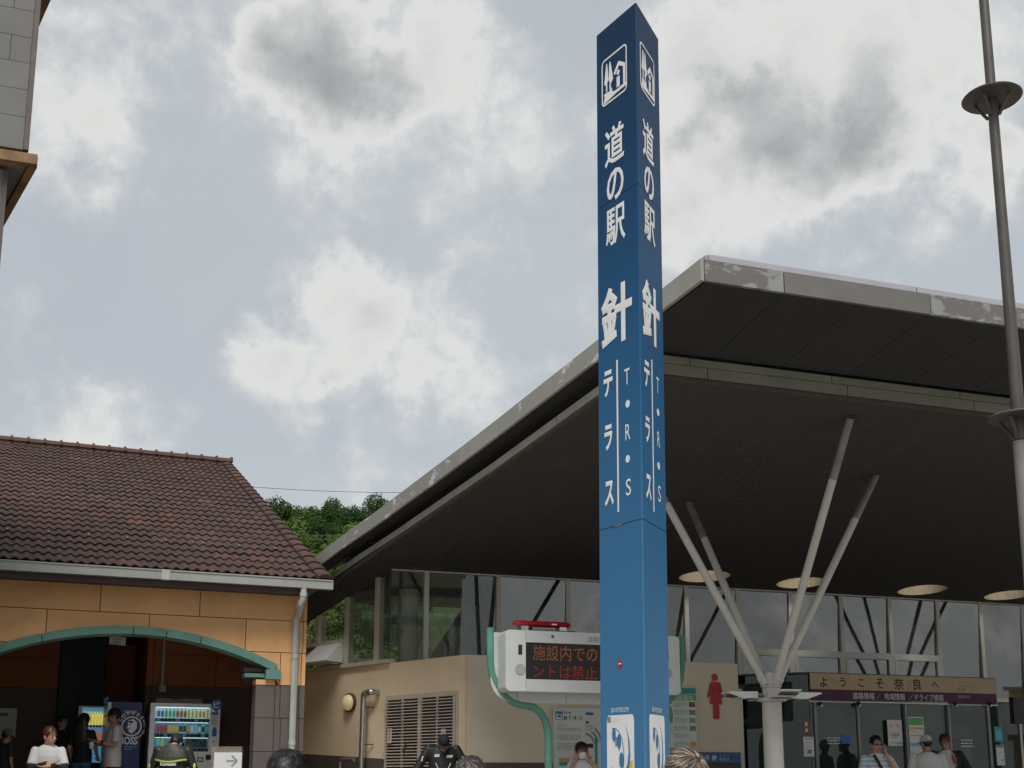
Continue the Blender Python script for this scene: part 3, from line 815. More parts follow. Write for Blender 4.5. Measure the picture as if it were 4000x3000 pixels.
# --- interior, dark behind the glass
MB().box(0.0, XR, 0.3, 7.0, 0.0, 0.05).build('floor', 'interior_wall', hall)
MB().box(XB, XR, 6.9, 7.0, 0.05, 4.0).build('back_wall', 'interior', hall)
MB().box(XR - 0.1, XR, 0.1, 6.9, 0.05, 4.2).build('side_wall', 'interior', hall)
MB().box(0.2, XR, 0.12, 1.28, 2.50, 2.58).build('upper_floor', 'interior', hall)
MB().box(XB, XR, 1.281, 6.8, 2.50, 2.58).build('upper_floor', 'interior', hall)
for x, y in ((HL.px(1595, 2400, 0.55).x, 0.55), (HL.px(3205, 2400, 1.0).x, 1.0), (HL.px(3870, 2400, 1.0).x, 1.0)):
    MB().tube([(x, y, 2.59), (x, y, 4.38)], 0.17, 20).build('inner_column', 'column_white', hall, smooth=True)
# lower glazed wall right of the beige wall
MB().box(xE + 0.01, xE + 0.09, -1.80, 0.0, 0.0, 2.57).build('return_wall', 'beige_wall', hall)
for i in range(5):
    x0 = xE + 0.1 + i * 1.85
    MB().box(x0, x0 + 1.79, -0.10, -0.092, 0.05, 2.56).build('window_pane', 'door_glass', hall)
    MB().box(x0 + 1.792, x0 + 1.848, -0.13, -0.05, 0.0, 2.575).build('mullion', 'alu_frame', hall)

# --- louvred double door in the oblique wall
q = [lwp(x, y) for x, y in ((1514, 2727), (1788, 2712))]
dx0, dx1, dzt = q[0].x, q[1].x, (q[0].z + q[1].z) / 2
fr = MB().box(dx0 - 0.02, dx1 + 0.02, -0.035, -0.002, dzt - 0.03, dzt + 0.045).box(dx0 - 0.03, dx0 + 0.005, -0.03, -0.002, 0.05, dzt - 0.031).box(dx1 - 0.005, dx1 + 0.03, -0.03, -0.002, 0.05, dzt - 0.031)
toH(fr).build('door_frame', 'alu_beige', hall)
toH(MB().box(dx0 + 0.006, dx1 - 0.006, -0.010, -0.002, 0.05, dzt - 0.032)).build('door_recess', 'interior', hall)
mid = (dx0 + dx1) / 2 + 0.02
slat_me = None
for k, (x0, x1) in enumerate(((dx0 + 0.015, mid - 0.004), (mid + 0.004, dx1 - 0.015))):
    lf = MB()
    c_ = (x0 + x1) / 2
    for xx, w_ in ((x0 + 0.02, 0.04), (c_, 0.03), (x1 - 0.02, 0.04)): lf.box(xx - w_ / 2, xx + w_ / 2, -0.055, -0.02, 0.1, dzt - 0.035)
    lf.box(x0, x1, -0.054, -0.021, 0.1, 0.2)
    leaf = toH(lf).build('door_leaf', 'alu_beige', hall)
    z = dzt - 0.075
    j = 0
    while z > 0.95:
        b_ = MB().obox((c_, -0.062, z), ((x1 - x0) / 2 - 0.03, 0, 0), (0, 0.012, 0.006), (0, 0.001, -0.003))
        toH(b_).build('slat', 'alu_beige', leaf)
        z -= 0.0505
        j += 1
    b_ = MB()
    while z > 0.2:
        b_.obox((c_, -0.062, z), ((x1 - x0) / 2 - 0.03, 0, 0), (0, 0.012, 0.006), (0, 0.001, -0.003))
        z -= 0.0505
    toH(b_).build('slat', 'alu_beige', leaf)
    for zz_ in (dzt - 0.22, dzt - 0.95):
        toH(MB().box(x0 - 0.012, x0 + 0.012, -0.085, -0.056, zz_ - 0.07, zz_ + 0.07)).build('hinge', 'alu_frame', leaf)
toH(MB().tube([(mid - 0.35, -0.08, 1.55), (mid - 0.30, -0.095, 1.62)], 0.012, 6).tube([(mid - 0.35, -0.08, 1.55), (mid - 0.37, -0.1, 1.5)], 0.02, 6)).build('door_handle', 'band_dark', hall)
def wall_sheet(name, label, cat, x0, x1, z0, z1, m_, y=-0.09, group=None):
    o = MB().box(-(x1 - x0) / 2, (x1 - x0) / 2, -0.004, 0.004, z0, z1)
    e = thing(name, label, cat, LW.w((x0 + x1) / 2, y), LW.rz, group)
    o.build('sheet', m_, e)
    return e
for px0, px1, py0, py1, lb in ((1531, 1546, 2846, 2903, 'narrow pink notice on the left leaf of the louvred door'), (1740, 1757, 2848, 2903, 'narrow pink notice on the right leaf of the louvred door, behind the capped biker')):
    a, b = lwp(px0, py0), lwp(px1, py1)
    e = wall_sheet('notice', lb, 'notice', a.x, b.x, b.z, a.z, 'pink_print')
    MB().box(-0.018, 0.018, -0.007, -0.005, b.z + 0.02, a.z - 0.02).build('lettering', 'grey_print', e) if False else None
    tz = MB()
    for k in range(4): tz.text('あぶない'[k], (0, -0.0065, a.z - 0.05 - k * (a.z - b.z - 0.08) / 3.6), X_, Z_, None, 0.035) if False else tz.ball((0, -0.006, a.z - 0.05 - k * (a.z - b.z - 0.08) / 3.6), (0.014, 0.001, 0.016), 8, 5)
    tz.build('printed_marks', 'red_print', e)

# --- bulkhead lamp, steel conduit and rail on the oblique wall
P = lwp(1371, 2745)
e = thing('bulkhead_lamp', 'round amber bulkhead lamp in a dark ring on the ochre wall', 'lamp', LW.w(P.x, 0), LW.rz)
MB().lathe([(0.17, 0.0), (0.17, 0.05), (0.145, 0.055)], (0, 0, P.z), 28, axis=(0, -1, 0)).build('rim', 'band_dark', e, smooth=True)
MB().lathe([(0.142, 0.05), (0.13, 0.10), (0.09, 0.135), (0.03, 0.15), (0.001, 0.152)], (0, 0, P.z), 28, axis=(0, -1, 0)).build('lens', 'lamp_glass', e, smooth=True)
P, P2 = lwp(1448, 2720), lwp(1486, 2704)
e = thing('exhaust_pipe', 'shiny steel exhaust pipe bending out of the ochre wall and running down it', 'pipe', LW.w(P.x, 0), LW.rz)
zt = P2.z
MB().tube([(0.24, -0.01, zt), (0.24, -0.11, zt), (0.22, -0.145, zt), (0.10, -0.15, zt), (0.03, -0.15, zt - 0.01), (0.0, -0.15, zt - 0.05), (0, -0.15, zt - 0.2), (-0.04, -0.15, 0.0)], 0.052, 16).build('pipe', 'steel', e, smooth=True)
for z in (zt - 0.02,): MB().tube([(0.05, -0.15, z), (0.09, -0.15, z)], 0.062, 16).build('collar', 'steel', e, smooth=True)
for y_ in (2763, 2908):
    z = lwp(1465, y_).z
    MB().bar((0.0, -0.10, z), (0.13, -0.02, z), 0.018, 0.018).build('bracket', 'band_dark', e)
P, P2 = lwp(1375, 2968), lwp(1430, 2972)
e = thing('pipe_rail', 'low steel tube rail beside the exhaust pipe', 'rail', LW.w(P.x, -0.25), LW.rz)
MB().tube([(0, 0, 0), (0, 0, P.z - 0.06), (0.02, 0, P.z - 0.015), (0.06, 0, P.z), (P2.x - P.x, 0, P.z - 0.01)], 0.035, 12).build('tube', 'steel', e, smooth=True)

# ================================================================ branched column
PC = HL.w(3.66, -6.30)
cfr = HL.rz
colm = thing('branched_column', 'white round column branching into four slanting struts that prop the roof', 'column', PC, cfr)
ZC = 2.40
MB().tube([(0, 0, 0), (0, 0, ZC - 0.36)], 0.126, 28).build('shaft', 'column_white', colm, smooth=True)
hd = MB().lathe([(0.126, ZC - 0.36), (0.20, ZC - 0.345), (0.20, ZC - 0.31), (0.12, ZC - 0.30), (0.12, ZC - 0.17), (0.14, ZC - 0.165), (0.14, ZC - 0.145), (0.11, ZC - 0.14), (0.11, ZC + 0.02)], (0, 0, 0), 8)
hd.build('head_casting', 'column_white', colm)
for s_, d in ((3.93, 7.95), (5.49, 6.28), (3.39, 4.66), (1.83, 6.30)):
    tip = V((s_ - 3.66, 6.30 - d, zs(d) - 0.01))
    b0_ = V((tip.x * 0.05, tip.y * 0.05, ZC - 0.12))
    st_ = MB().tube([b0_, b0_.lerp(tip, 0.78)], 0.051, 18).build('strut', 'column_white', colm, smooth=True)
    MB().tube([b0_.lerp(tip, 0.78), tip], 0.0515, 18).build('grey_end', 'grey_pole', st_, smooth=True)  # top stretch of each strut in a darker grey
    MB().tube([b0_, b0_.lerp(tip, 0.03)], 0.060, 14).build('socket', 'column_white', st_, smooth=True)
    MB().ball((b0_.x * 1.6, b0_.y * 1.6, ZC - 0.06), 0.05, 14, 9).build('joint_cap', 'column_white', st_, smooth=True)
    MB().box(tip.x - 0.075, tip.x + 0.075, tip.y - 0.075, tip.y + 0.075, tip.z - 0.0, tip.z + 0.008).build('head_plate', 'band_dark', st_)
for an in (10, 100, 190, 280):
    a = R_(an) - cfr
    dr = V((math.cos(a), math.sin(a), 0))
    sd = V((-dr.y, dr.x, 0))
    c0 = dr * 0.22 + V((0, 0, ZC - 0.27))
    fl = MB().tube([dr * 0.12 + V((0, 0, ZC - 0.27)), dr * 0.24 + V((0, 0, ZC - 0.26))], 0.028, 10).build('floodlight', 'grey_pole', colm, smooth=True)
    hb = MB().prism([(0.0, -0.045), (0.20, -0.05), (0.40, 0.02), (0.40, 0.035), (0.0, 0.04)], dr * 0.24 + sd * -0.14 + V((0, 0, ZC - 0.27)), dr, Z_, sd * 0.28)
    hb.build('lamp_housing', 'white_paint', fl)
    MB().obox(dr * 0.44 + V((0, 0, ZC - 0.325 + 0.02)), dr * 0.17 + V((0, 0, 0.02)), sd * 0.12, V((0, 0, 0.003))).build('lamp_window', 'band_dark', fl)

ck = kidmap(None)
for s_, lb_ in ((9.17, 'white branched roof column further right along the canopy, mirrored in the window panes'), (16.2, 'white branched roof column at the far right of the canopy, mirrored in the window panes')):
    c2 = copy_tree(colm, ck)
    c2.location = HL.w(s_, -8.0)
    c2.scale = (1, 1, 1.036)
    c2['label'] = lb_
    c2['group'] = 'branched roof columns'
    c2['kind'] = 'thing'
colm['group'] = 'branched roof columns'
colm['kind'] = 'thing'
# ================================================================ tiled-roof shelter
W0 = at(1190, 2660, 18.8)
TL = Local(W0, 67.5)
shel = thing('tiled_shelter', 'orange panelled building with a brown clay tile roof and a green-trimmed arch', 'building', TL.o, TL.rz)
ZF = 0.52                                        # raised floor
XL = -9.0                                        # left end, outside the picture
ZE = 3.93
# arch: circle through three surveyed points of the trim's upper edge
pa, pm, pb_ = (TL.px(x, y, 0.0) for x, y in ((0, 2517), (455, 2446), (1094, 2604)))
def circ(a, b, c):
    ax, ay, bx, by, cx, cy = a.x, a.z, b.x, b.z, c.x, c.z
    d = 2 * (ax * (by - cy) + bx * (cy - ay) + cx * (ay - by))
    ux = ((ax * ax + ay * ay) * (by - cy) + (bx * bx + by * by) * (cy - ay) + (cx * cx + cy * cy) * (ay - by)) / d
    uz = ((ax * ax + ay * ay) * (cx - bx) + (bx * bx + by * by) * (ax - cx) + (cx * cx + cy * cy) * (bx - ax)) / d
    return ux, uz, math.hypot(ax - ux, ay - uz)
ACX, ACZ, AR = circ(pa, pm, pb_)
AX1 = TL.px(1094, 2640, 0.0).x                   # outer right end of the trim
ATH = 0.118                                      # trim width
AX0 = 2 * ACX - AX1
def arch_z(x, r): return ACZ + math.sqrt(max(0.0, r * r - (x - ACX) ** 2))
ZSPR = TL.px(1085, 2655, 0.0).z                  # bottom of the trim's upright foot
XJ = TL.px(1070, 2800, 0.0).x                    # pier edge
XJ0 = 2 * ACX - XJ
def low(x):                                      # lower edge of the wall above the opening
    if XJ0 < x < XJ: return max(arch_z(x, AR - 0.03), ZSPR)
    return 0.0
def wall_piece(x0, x1, z0, z1, y0, y1, name, m_, n=14, parent=shel):
    xs = [x0 + (x1 - x0) * i / n for i in range(n + 1)]
    mb = MB()
    out = None
    for i in range(n):
        a, b = xs[i], xs[i + 1]
        la, lb = max(z0, low(a + 1e-4)), max(z0, low(b - 1e-4))
        if la >= z1 - 0.02 and lb >= z1 - 0.02:
            if mb.v:
                mb.build(name, m_, parent)
                mb = MB()
            continue
        la, lb = min(la, z1 - 0.004), min(lb, z1 - 0.004)
        vs = [(a, y0, la), (b, y0, lb), (b, y0, z1), (a, y0, z1), (a, y1, la), (b, y1, lb), (b, y1, z1), (a, y1, z1)]
        fs = [(0, 1, 2, 3), (5, 4, 7, 6), (0, 4, 5, 1), (3, 2, 6, 7)]
        if i == 0: fs.append((4, 0, 3, 7))
        if i == n - 1: fs.append((1, 5, 6, 2))
        mb.add(vs, fs)
    if mb.v: return mb.build(name, m_, parent)
# structural wall behind the panels
wall_piece(XL, XJ0, 0, ZE, 0.0, 0.30, 'wall', 'joint_dark', 1)
wall_piece(XJ0, XJ, 0, ZE, 0.0, 0.30, 'wall', 'joint_dark', 60)
wall_piece(XJ, -0.002, 0, ZE, 0.0, 0.30, 'wall', 'joint_dark', 1)
MB().box(-0.30, -0.001, 0.301, 9.0, 0, 3.9).build('end_wall', 'end_render', shel)
zA = TL.px(640, 2402, 0).z; zB = TL.px(1080, 2549, 0).z; zC = TL.px(1120, 2678, 0).z; zD = TL.px(1120, 2806, 0).z; zE_ = TL.px(1120, 2936, 0).z
vx = lambda px_, py_: TL.px(px_, py_, 0).x
rows = [(zA, ZE, [XL, vx(393, 2330) - 2.9, vx(393, 2330), vx(781, 2350), vx(1183, 2380), -0.0]),
        (zB, zA, [XL, vx(181, 2430) - 2.6, vx(181, 2430), vx(583, 2430), vx(959, 2480), vx(1183, 2480), -0.0]),
        (zC, zB, [XL, XJ0, vx(1094, 2600), vx(1176, 2600), -0.0]),
        (zD, zC, [XL, XJ0, XJ, vx(1094, 2700), vx(1168, 2700), -0.0]),
        (zE_, zD, [XL, XJ0, XJ, vx(1094, 2850), vx(1166, 2850), -0.0]),
        (0.0, zE_, [XL, XJ0, XJ, vx(1094, 2950), vx(1164, 2950), -0.0])]
g_ = 0.006
for ri, (z0, z1, xs) in enumerate(rows):
    for a, b in zip(xs[:-1], xs[1:]):
        wall_piece(a + g_, b - (g_ if b < 0 else -0.0), z0 + g_, z1 - (g_ if ri else 0), -0.022, -0.001, 'wall_panel', 'orange_panel' if ri < 3 else 'grey_panel', 18 if ri < 3 else 1)
# jamb of the right pier
for z0, z1, m_ in ((zC, ZSPR, 'orange_panel'), (zD, zC, 'grey_panel'), (zE_, zD, 'grey_panel'), (0.0, zE_, 'grey_panel')):
    MB().box(XJ - 0.30, XJ - 0.004, 0.0, 0.32, z0 + 0.004, z1 - 0.004).build('pier_panel', m_, shel)
# green arch trim in segments
def arch_seg(t0, t1, r0, r1, y0, y1, n=8):
    mb = MB()
    for i in range(n):
        q = [t0 + (t1 - t0) * (i + k) / n for k in (0, 1)]
        vs = []
        for y in (y0, y1):
            for t in q:
                for r in (r0, r1): vs.append((ACX + r * math.sin(t), y, ACZ + r * math.cos(t)))
        fs = [(0, 1, 3, 2), (4, 6, 7, 5), (0, 2, 6, 4), (1, 5, 7, 3)]
        if i == 0: fs.append((0, 4, 5, 1))
        if i == n - 1: fs.append((2, 3, 7, 6))
        mb.add(vs, fs)
    return mb
tend = math.asin((AX1 - ACX) / AR)
jx = [TL.px(x, 2470, 0).x for x in (520, 652, 788)]
ts = [-tend] + [math.asin((x - ACX) / AR) for x in (jx[0] - 2.6, jx[0] - 1.3)] + [math.asin((x - ACX) / AR) for x in jx] + [tend - 0.012]
for a, b in zip(ts[:-1], ts[1:]):
    arch_seg(a + 0.0012, b - 0.0012, AR - ATH, AR, -0.065, 0.34).build('arch_trim', 'verdigris_trim', shel)
ztop = arch_z(AX1, AR)
MB().box(AX1 - 0.235, AX1, -0.066, 0.35, ZSPR, ztop - 0.05).build('trim_foot', 'verdigris_trim', shel)
for k in range(2): MB().box(AX1 - 0.30 - 0.25, AX1 - 0.24, 0.02 + k * .1, 0.30, ZSPR + 0.03 + 0.09 * k, ZSPR + 0.09 + 0.09 * k).build('trim_ledge', 'verdigris_trim' if k == 0 else 'grey_panel', shel)

# eaves: brown fascia, soffit, gutter with joint sleeve, downpipe
gy = -0.62
gt, gb = TL.px(650, 2226, gy), TL.px(650, 2263, gy)
xg1 = TL.px(1301, 2280, gy).x
MB().box(XL, xg1 - 0.32, -0.50, -0.46, ZE - 0.04, ZE + 0.14).build('fascia_board', 'fascia_brown', shel)
MB().box(XL, xg1 - 0.33, -0.459, -0.025, ZE + 0.0, ZE + 0.03).build('eave_soffit', 'fascia_brown', shel)
gm = MB()
gp = [(-0.0, 0.0), (0.0, gt.z - gb.z), (0.012, gt.z - gb.z), (0.012, 0.012), (0.10, 0.012), (0.10, gt.z - gb.z), (0.112, gt.z - gb.z), (0.112, 0.0)]
gm.prism(gp, (XL, gy, gb.z), Y_, Z_, (xg1 - XL, 0, 0))
gm.box(xg1 - 0.004, xg1 + 0.004, gy - 0.003, gy + 0.115, gb.z - 0.003, gt.z + 0.003)
gm.box(XL, xg1 - 0.01, gy - 0.012, gy - 0.001, gt.z - 0.018, gt.z + 0.002)
gut = gm.build('gutter', 'white_gutter', shel)
xs_j = TL.px(647, 2245, gy).x
for xx in (xs_j, xs_j - 3.6): MB().box(xx - 0.06, xx + 0.06, gy - 0.016, gy + 0.114, gb.z - 0.006, gt.z + 0.004).build('gutter_sleeve', 'pipe_grey', gut)
pxs = [TL.px(x, y, -0.10) for x, y in ((1159, 2372), (1118, 2950))]
xo = TL.px(1186, 2310, gy + 0.055).x
zo_ = gb.z
pth = [(xo, gy + 0.055, zo_ + 0.01), (xo, gy + 0.055, zo_ - 0.17), (xo - 0.03, gy + 0.09, zo_ - 0.24), (pxs[0].x + 0.03, -0.15, zo_ - 0.36), (pxs[0].x, -0.10, zo_ - 0.43), (pxs[0].x, -0.10, 0.0)]
dp = MB().tube(pth, 0.053, 18).build('downpipe', 'pipe_grey', shel, smooth=True)
for z in (zo_ - 0.10, zo_ - 0.47, 2.95, 1.6): MB().tube([(pxs[0].x if z < zo_ - .3 else xo, -0.10 if z < zo_ - .3 else gy + 0.055, z - 0.03), (pxs[0].x if z < zo_ - .3 else xo, -0.10 if z < zo_ - .3 else gy + 0.055, z + 0.03)], 0.060, 18).build('pipe_collar', 'pipe_grey', dp, smooth=True)

# roof frame
xe = TL.px(1288, 2258, -0.52).x
RO = V((xe, -0.54, gt.z + 0.015))
rp = TL.loc(hit(899, 1816, TL.w(xe, 0), TL.u))
RUN, RISE = rp.y - RO.y, rp.z - RO.z
RL = math.hypot(RUN, RISE)
SVv = V((0, RUN, RISE)) / RL
NVv = V((0, -RISE, RUN)) / RL
NC = 26
EXP = RL / NC
TW = 0.30
MB().obox(V(((XL + xe) / 2, RO.y, RO.z)) + SVv * RL / 2 - NVv * 0.05, ((xe - XL) / 2 - 0.02, 0, 0), SVv * (RL / 2), NVv * 0.03).build('roof_deck', 'fascia_brown', shel)
MB().obox(V(((XL + xe) / 2, rp.y + RUN / 2, rp.z - RISE / 2 - 0.05)), ((xe - XL) / 2 - 0.02, 0, 0), V((0, RUN, -RISE)) / 2, V((0, RISE, RUN)).normalized() * 0.03).build('roof_deck', 'ridge_brown', shel)
MB().prism([(0.03, RO.z - 0.12), (rp.y, rp.z - 0.12), (2 * rp.y, RO.z - 0.12), (2 * rp.y, 3.0), (0.03, 3.0)], (-0.28, 0, 0), Y_, Z_, (0.26, 0, 0)).build('gable_wall', 'end_render', shel)
MB().box(XL, -0.31, 7.0, 7.2, 0, 3.9).build('back_wall', 'grey_panel', shel)
MB().box(XL, XL + 0.2, 0.31, 7.0, 0, 3.9).build('end_wall', 'end_render', shel)
NSEG = 12
def tile_geo(mb, o, lift=0.03):
    """double-roll clay tile; o is its lower left corner on the roof plane"""
    vs = []
    for (a, h) in ((0.0, lift - 0.022), (0.0, lift), (EXP + 0.05, 0.0)):
        for i in range(NSEG + 1):
            x = TW * i / NSEG
            w_ = 0.018 * (1 - math.cos(2 * math.pi * x / (TW / 2) + 0.6))
            vs.append(V(o) + V((x, 0, 0)) + SVv * a + NVv * (h + w_))
    n = NSEG + 1
    fs = [(r * n + i, r * n + i + 1, (r + 1) * n + i + 1, (r + 1) * n + i) for r in range(2) for i in range(NSEG)]
    mb.add(vs, fs)
    return len(fs)
tme = None
NCOL = int((xe - 0.12 - XL + 1.2) / TW)
rest, tint = MB(), []
cnt = 0
NVIS = [16 + int(c_ * 0.30) for c_ in range(NC)]
for c_ in range(NC):
    for k in range(NVIS[c_]):
        x = xe - 0.17 - TW * (k + 1)
        if x < XL - 1.5: continue
        o_ = V((x, RO.y, RO.z)) + SVv * (EXP * c_ - 0.03) + NVv * 0.0
        if cnt < 300:
            if tme is None:
                t_ = MB()
                tile_geo(t_, (0, 0, 0))
                ob = t_.build('roof_tile', 'roof_clay', shel, smooth=True)
                tme = ob.data
            else: ob = place_mesh('roof_tile', tme, shel)
            ob.location = o_ + NVv * random.uniform(-0.003, 0.004)
            ob.rotation_euler = (random.uniform(-0.006, 0.006), 0, random.uniform(-0.008, 0.008))
            cnt += 1
        else:
            nf = tile_geo(rest, o_ + NVv * random.uniform(-0.003, 0.004))
            tint += [random.random()] * nf
ob = rest.build('roof_tiles', 'roof_clay', shel, smooth=True, kind='stuff')
at_ = ob.data.attributes.new('tint', 'FLOAT', 'FACE')
at_.data.foreach_set('value', tint)
# verge tiles down the right rake
for c_ in range(NC):
    o_ = V((xe - 0.02, RO.y, RO.z)) + SVv * (EXP * c_ - 0.03)
    mb = MB()
    prf = [(-0.17, 0.03), (-0.13, 0.06), (-0.05, 0.072), (0.03, 0.055), (0.05, 0.02), (0.05, -0.13), (0.03, -0.13), (0.03, 0.0), (-0.17, 0.0)]
    vs = []
    for a, h in ((0.0, 0.03), (EXP + 0.03, 0.0)):
        for x, z in prf: vs.append(o_ + V((x, 0, 0)) + SVv * a + NVv * (z + h))
    n = len(prf)
    mb.add(vs, [(i, (i + 1) % n, (i + 1) % n + n, i + n) for i in range(n)] + [tuple(range(n - 1, -1, -1)), tuple(range(n, 2 * n))])
    mb.build('verge_tile', 'roof_clay', shel)
# ridge tiles with collars
nr = int((xe - XL + 4.0) / 0.36)
rme = None
for k in range(28):
    x = xe + 0.05 - 0.36 * (k + 1)
    if rme is None:
        mb = MB()
        vs, ns = [], 9
        for xx, r in ((0.0, 0.115), (0.30, 0.115), (0.305, 0.15), (0.355, 0.15), (0.36, 0.12)):
            for i in range(ns):
                an = math.pi * i / (ns - 1)
                vs.append((xx, -r * 1.05 * math.cos(an), r * math.sin(an)))
        mb.add(vs, [(j * ns + i, j * ns + i + 1, (j + 1) * ns + i + 1, (j + 1) * ns + i) for j in range(4) for i in range(ns - 1)] + [tuple(range(4 * ns, 5 * ns))])
        ob = mb.build('ridge_tile', 'ridge_brown', shel, smooth=True)
        rme = ob.data
    else: ob = place_mesh('ridge_tile', rme, shel)
    ob.location = (x, rp.y, rp.z + 0.05)
MB().box(XL - 3, xe - 0.05, rp.y - 0.10, rp.y + 0.10, rp.z - 0.05, rp.z + 0.07).build('ridge_mortar', 'ridge_brown', shel)
# snow guards: little metal cleats in two rows
sg = None
for c_ in (4, 11):
    for k in range(20):
        x = xe - 0.55 - k * 0.60 - (0.02 if c_ == 4 else 0.3)
        o_ = V((x, RO.y, RO.z)) + SVv * (EXP * c_ - 0.05) + NVv * 0.075
        if sg is None:
            mb = MB().bar((0, 0, 0), (0, 0, 0.04), 0.02, 0.010).bar((0, 0.0, 0.0), SVv * 0.10, 0.02, 0.006)
            ob = mb.build('snow_guard', 'grey_pole', shel)
            sg = ob.data
        else: ob = place_mesh('snow_guard', sg, shel)
        ob.location = o_

# --- shaded room behind the arch
MB().box(XL, -0.3, 0.31, 7.0, 0.0, ZF).build('floor', 'concrete', shel)
MB().box(XL, -0.3, 0.31, 7.0, 3.62, 3.72).build('ceiling', 'joint_dark', shel)
YB = 3.0
zc2 = TL.px(800, 2683, YB).z
xk = TL.px(598, 2600, YB).x                        # corner where the right bay begins
def inner_wall(x0, x1, y, zsp, cuts, ma, mb_):
    xs = [x0] + cuts + [x1]
    for a, b in zip(xs[:-1], xs[1:]):
        MB().box(a + 0.004, b - 0.004, y, y + 0.1, zsp + 0.004, zsp + 0.55).build('inner_panel', ma, shel)
        MB().box(a + 0.004, b - 0.004, y, y + 0.1, zsp + 0.558, 3.62).build('inner_panel', ma, shel)
        MB().box(a + 0.004, b - 0.004, y, y + 0.1, ZF, zsp - 0.62).build('inner_panel', mb_, shel)
        MB().box(a + 0.004, b - 0.004, y, y + 0.1, zsp - 0.612, zsp - 0.004).build('inner_panel', mb_, shel)
    MB().box(x0, x1, y + 0.101, y + 0.2, ZF, 3.62).build('inner_wall', 'joint_dark', shel)
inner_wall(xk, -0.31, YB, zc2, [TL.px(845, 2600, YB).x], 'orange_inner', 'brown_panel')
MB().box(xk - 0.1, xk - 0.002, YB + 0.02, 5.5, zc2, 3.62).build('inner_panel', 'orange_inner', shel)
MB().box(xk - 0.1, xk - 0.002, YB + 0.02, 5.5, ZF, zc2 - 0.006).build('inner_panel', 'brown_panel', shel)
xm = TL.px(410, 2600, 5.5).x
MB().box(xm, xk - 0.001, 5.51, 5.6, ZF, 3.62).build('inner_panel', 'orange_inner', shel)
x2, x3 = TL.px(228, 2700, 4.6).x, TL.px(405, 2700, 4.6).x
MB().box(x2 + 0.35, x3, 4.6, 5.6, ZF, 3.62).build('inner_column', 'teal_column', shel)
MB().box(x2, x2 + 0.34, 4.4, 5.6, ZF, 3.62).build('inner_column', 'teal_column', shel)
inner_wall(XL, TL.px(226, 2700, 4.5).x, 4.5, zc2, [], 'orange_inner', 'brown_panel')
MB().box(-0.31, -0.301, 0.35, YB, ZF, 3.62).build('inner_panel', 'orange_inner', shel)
# grey loudspeaker box under the arch end
P = TL.px(990, 2632, 1.0)
MB().prism([(-0.20, 0.14), (0.16, 0.14), (0.16, -0.16), (-0.12, -0.16)], (P.x, 0.85, P.z), X_, Z_, (0, 0.3, 0)).build('speaker_cabinet', 'grey_panel', shel)
# conduit, switch box and taped notice
P = TL.px(640, 2560, YB - 0.03); P2 = TL.px(634, 2690, YB - 0.03)
cd = MB().box(P.x - 0.02, P.x + 0.02, YB - 0.035, YB - 0.001, P2.z, 3.6).build('conduit', 'pipe_grey', shel)
MB().box(P2.x - 0.055, P2.x + 0.055, YB - 0.08, YB - 0.037, P2.z - 0.06, P2.z + 0.06).build('switch_box', 'alu_beige', cd)
P0, P1 = TL.px(430, 2483, 0.9), TL.px(488, 2524, 0.9)
e = thing('paper_notice', 'white paper notice hanging under the green arch', 'notice', TL.w((P0.x + P1.x) / 2, 0.9, P0.z), TL.rz)
hw = (P1.x - P0.x) / 2
MB().add([(-hw, 0, 0), (hw * 1.1, 0, -0.02), (hw, -0.05, P1.z - P0.z), (-hw * 1.1, -0.05, P1.z - P0.z + 0.02)], [(0, 3, 2, 1)]).add([(-hw, 0.003, 0), (hw * 1.1, 0.003, -0.02), (hw, -0.047, P1.z - P0.z), (-hw * 1.1, -0.047, P1.z - P0.z + 0.02)], [(0, 1, 2, 3)]).build('sheet', 'paper', e)
lt = MB()
for k in range(3): lt.box(-hw * 0.5, hw * (0.4 - 0.1 * k), -0.03 - 0.015 * k, -0.029 - 0.015 * k, -0.06 - 0.04 * k, -0.05 - 0.04 * k)
lt.build('printed_lines', 'grey_print', e)
MB().bar((-hw * 0.6, 0.002, 0), (-hw * 0.6, 0.002, 3.62 - P0.z), 0.004, 0.004, up=(0, 1, 0)).bar((hw * 0.6, 0.002, 0), (hw * 0.6, 0.002, 3.62 - P0.z), 0.004, 0.004, up=(0, 1, 0)).build('hanging_wire', 'wire', e)

# ================================================================ vending machines
def tl_thing(name, label, cat, x, y, z, group=None, rz=0.0): return thing(name, label, cat, TL.w(x, y, z), TL.rz + rz, group)
yf = 1.90
v0, v1 = TL.px(590, 2745, yf), TL.px(862, 2752, yf)
vw, vz = v1.x - v0.x, v0.z
vm = tl_thing('vending_machine', 'white drinks vending machine with three lit rows of bottles and cans', 'vending machine', v0.x, yf, ZF)
vh = vz - ZF
MB().box(0.0, vw, 0.06, 0.72, 0.0, vh).build('cabinet', 'silver_side', vm)
dw = vw - TL.px(862, 2800, yf).x + TL.px(822, 2800, yf).x          # display right edge
def vz_(py): return TL.px(700, py, yf).z - ZF
fr = MB()
zt0, zt1 = vz_(2762), vz_(2935)
fr.box(0, vw, 0.0, 0.058, zt0, vh).box(0, 0.075, 0.0, 0.058, 0.05, zt0 - 0.001).box(dw, vw, 0.0, 0.058, 0.05, zt0 - 0.001).box(0.076, dw - 0.001, 0.0, 0.058, 0.05, zt1)
fr.build('door', 'machine_white', vm)
MB().box(0.076, dw - 0.001, 0.050, 0.058, zt1 + 0.001, zt0 - 0.001).build('display_back', ['display_back'], vm)
MB().box(0.076, dw - 0.001, 0.046, 0.049, vz_(2806), zt0 - 0.01).build('display_back', 'display_pale', vm)
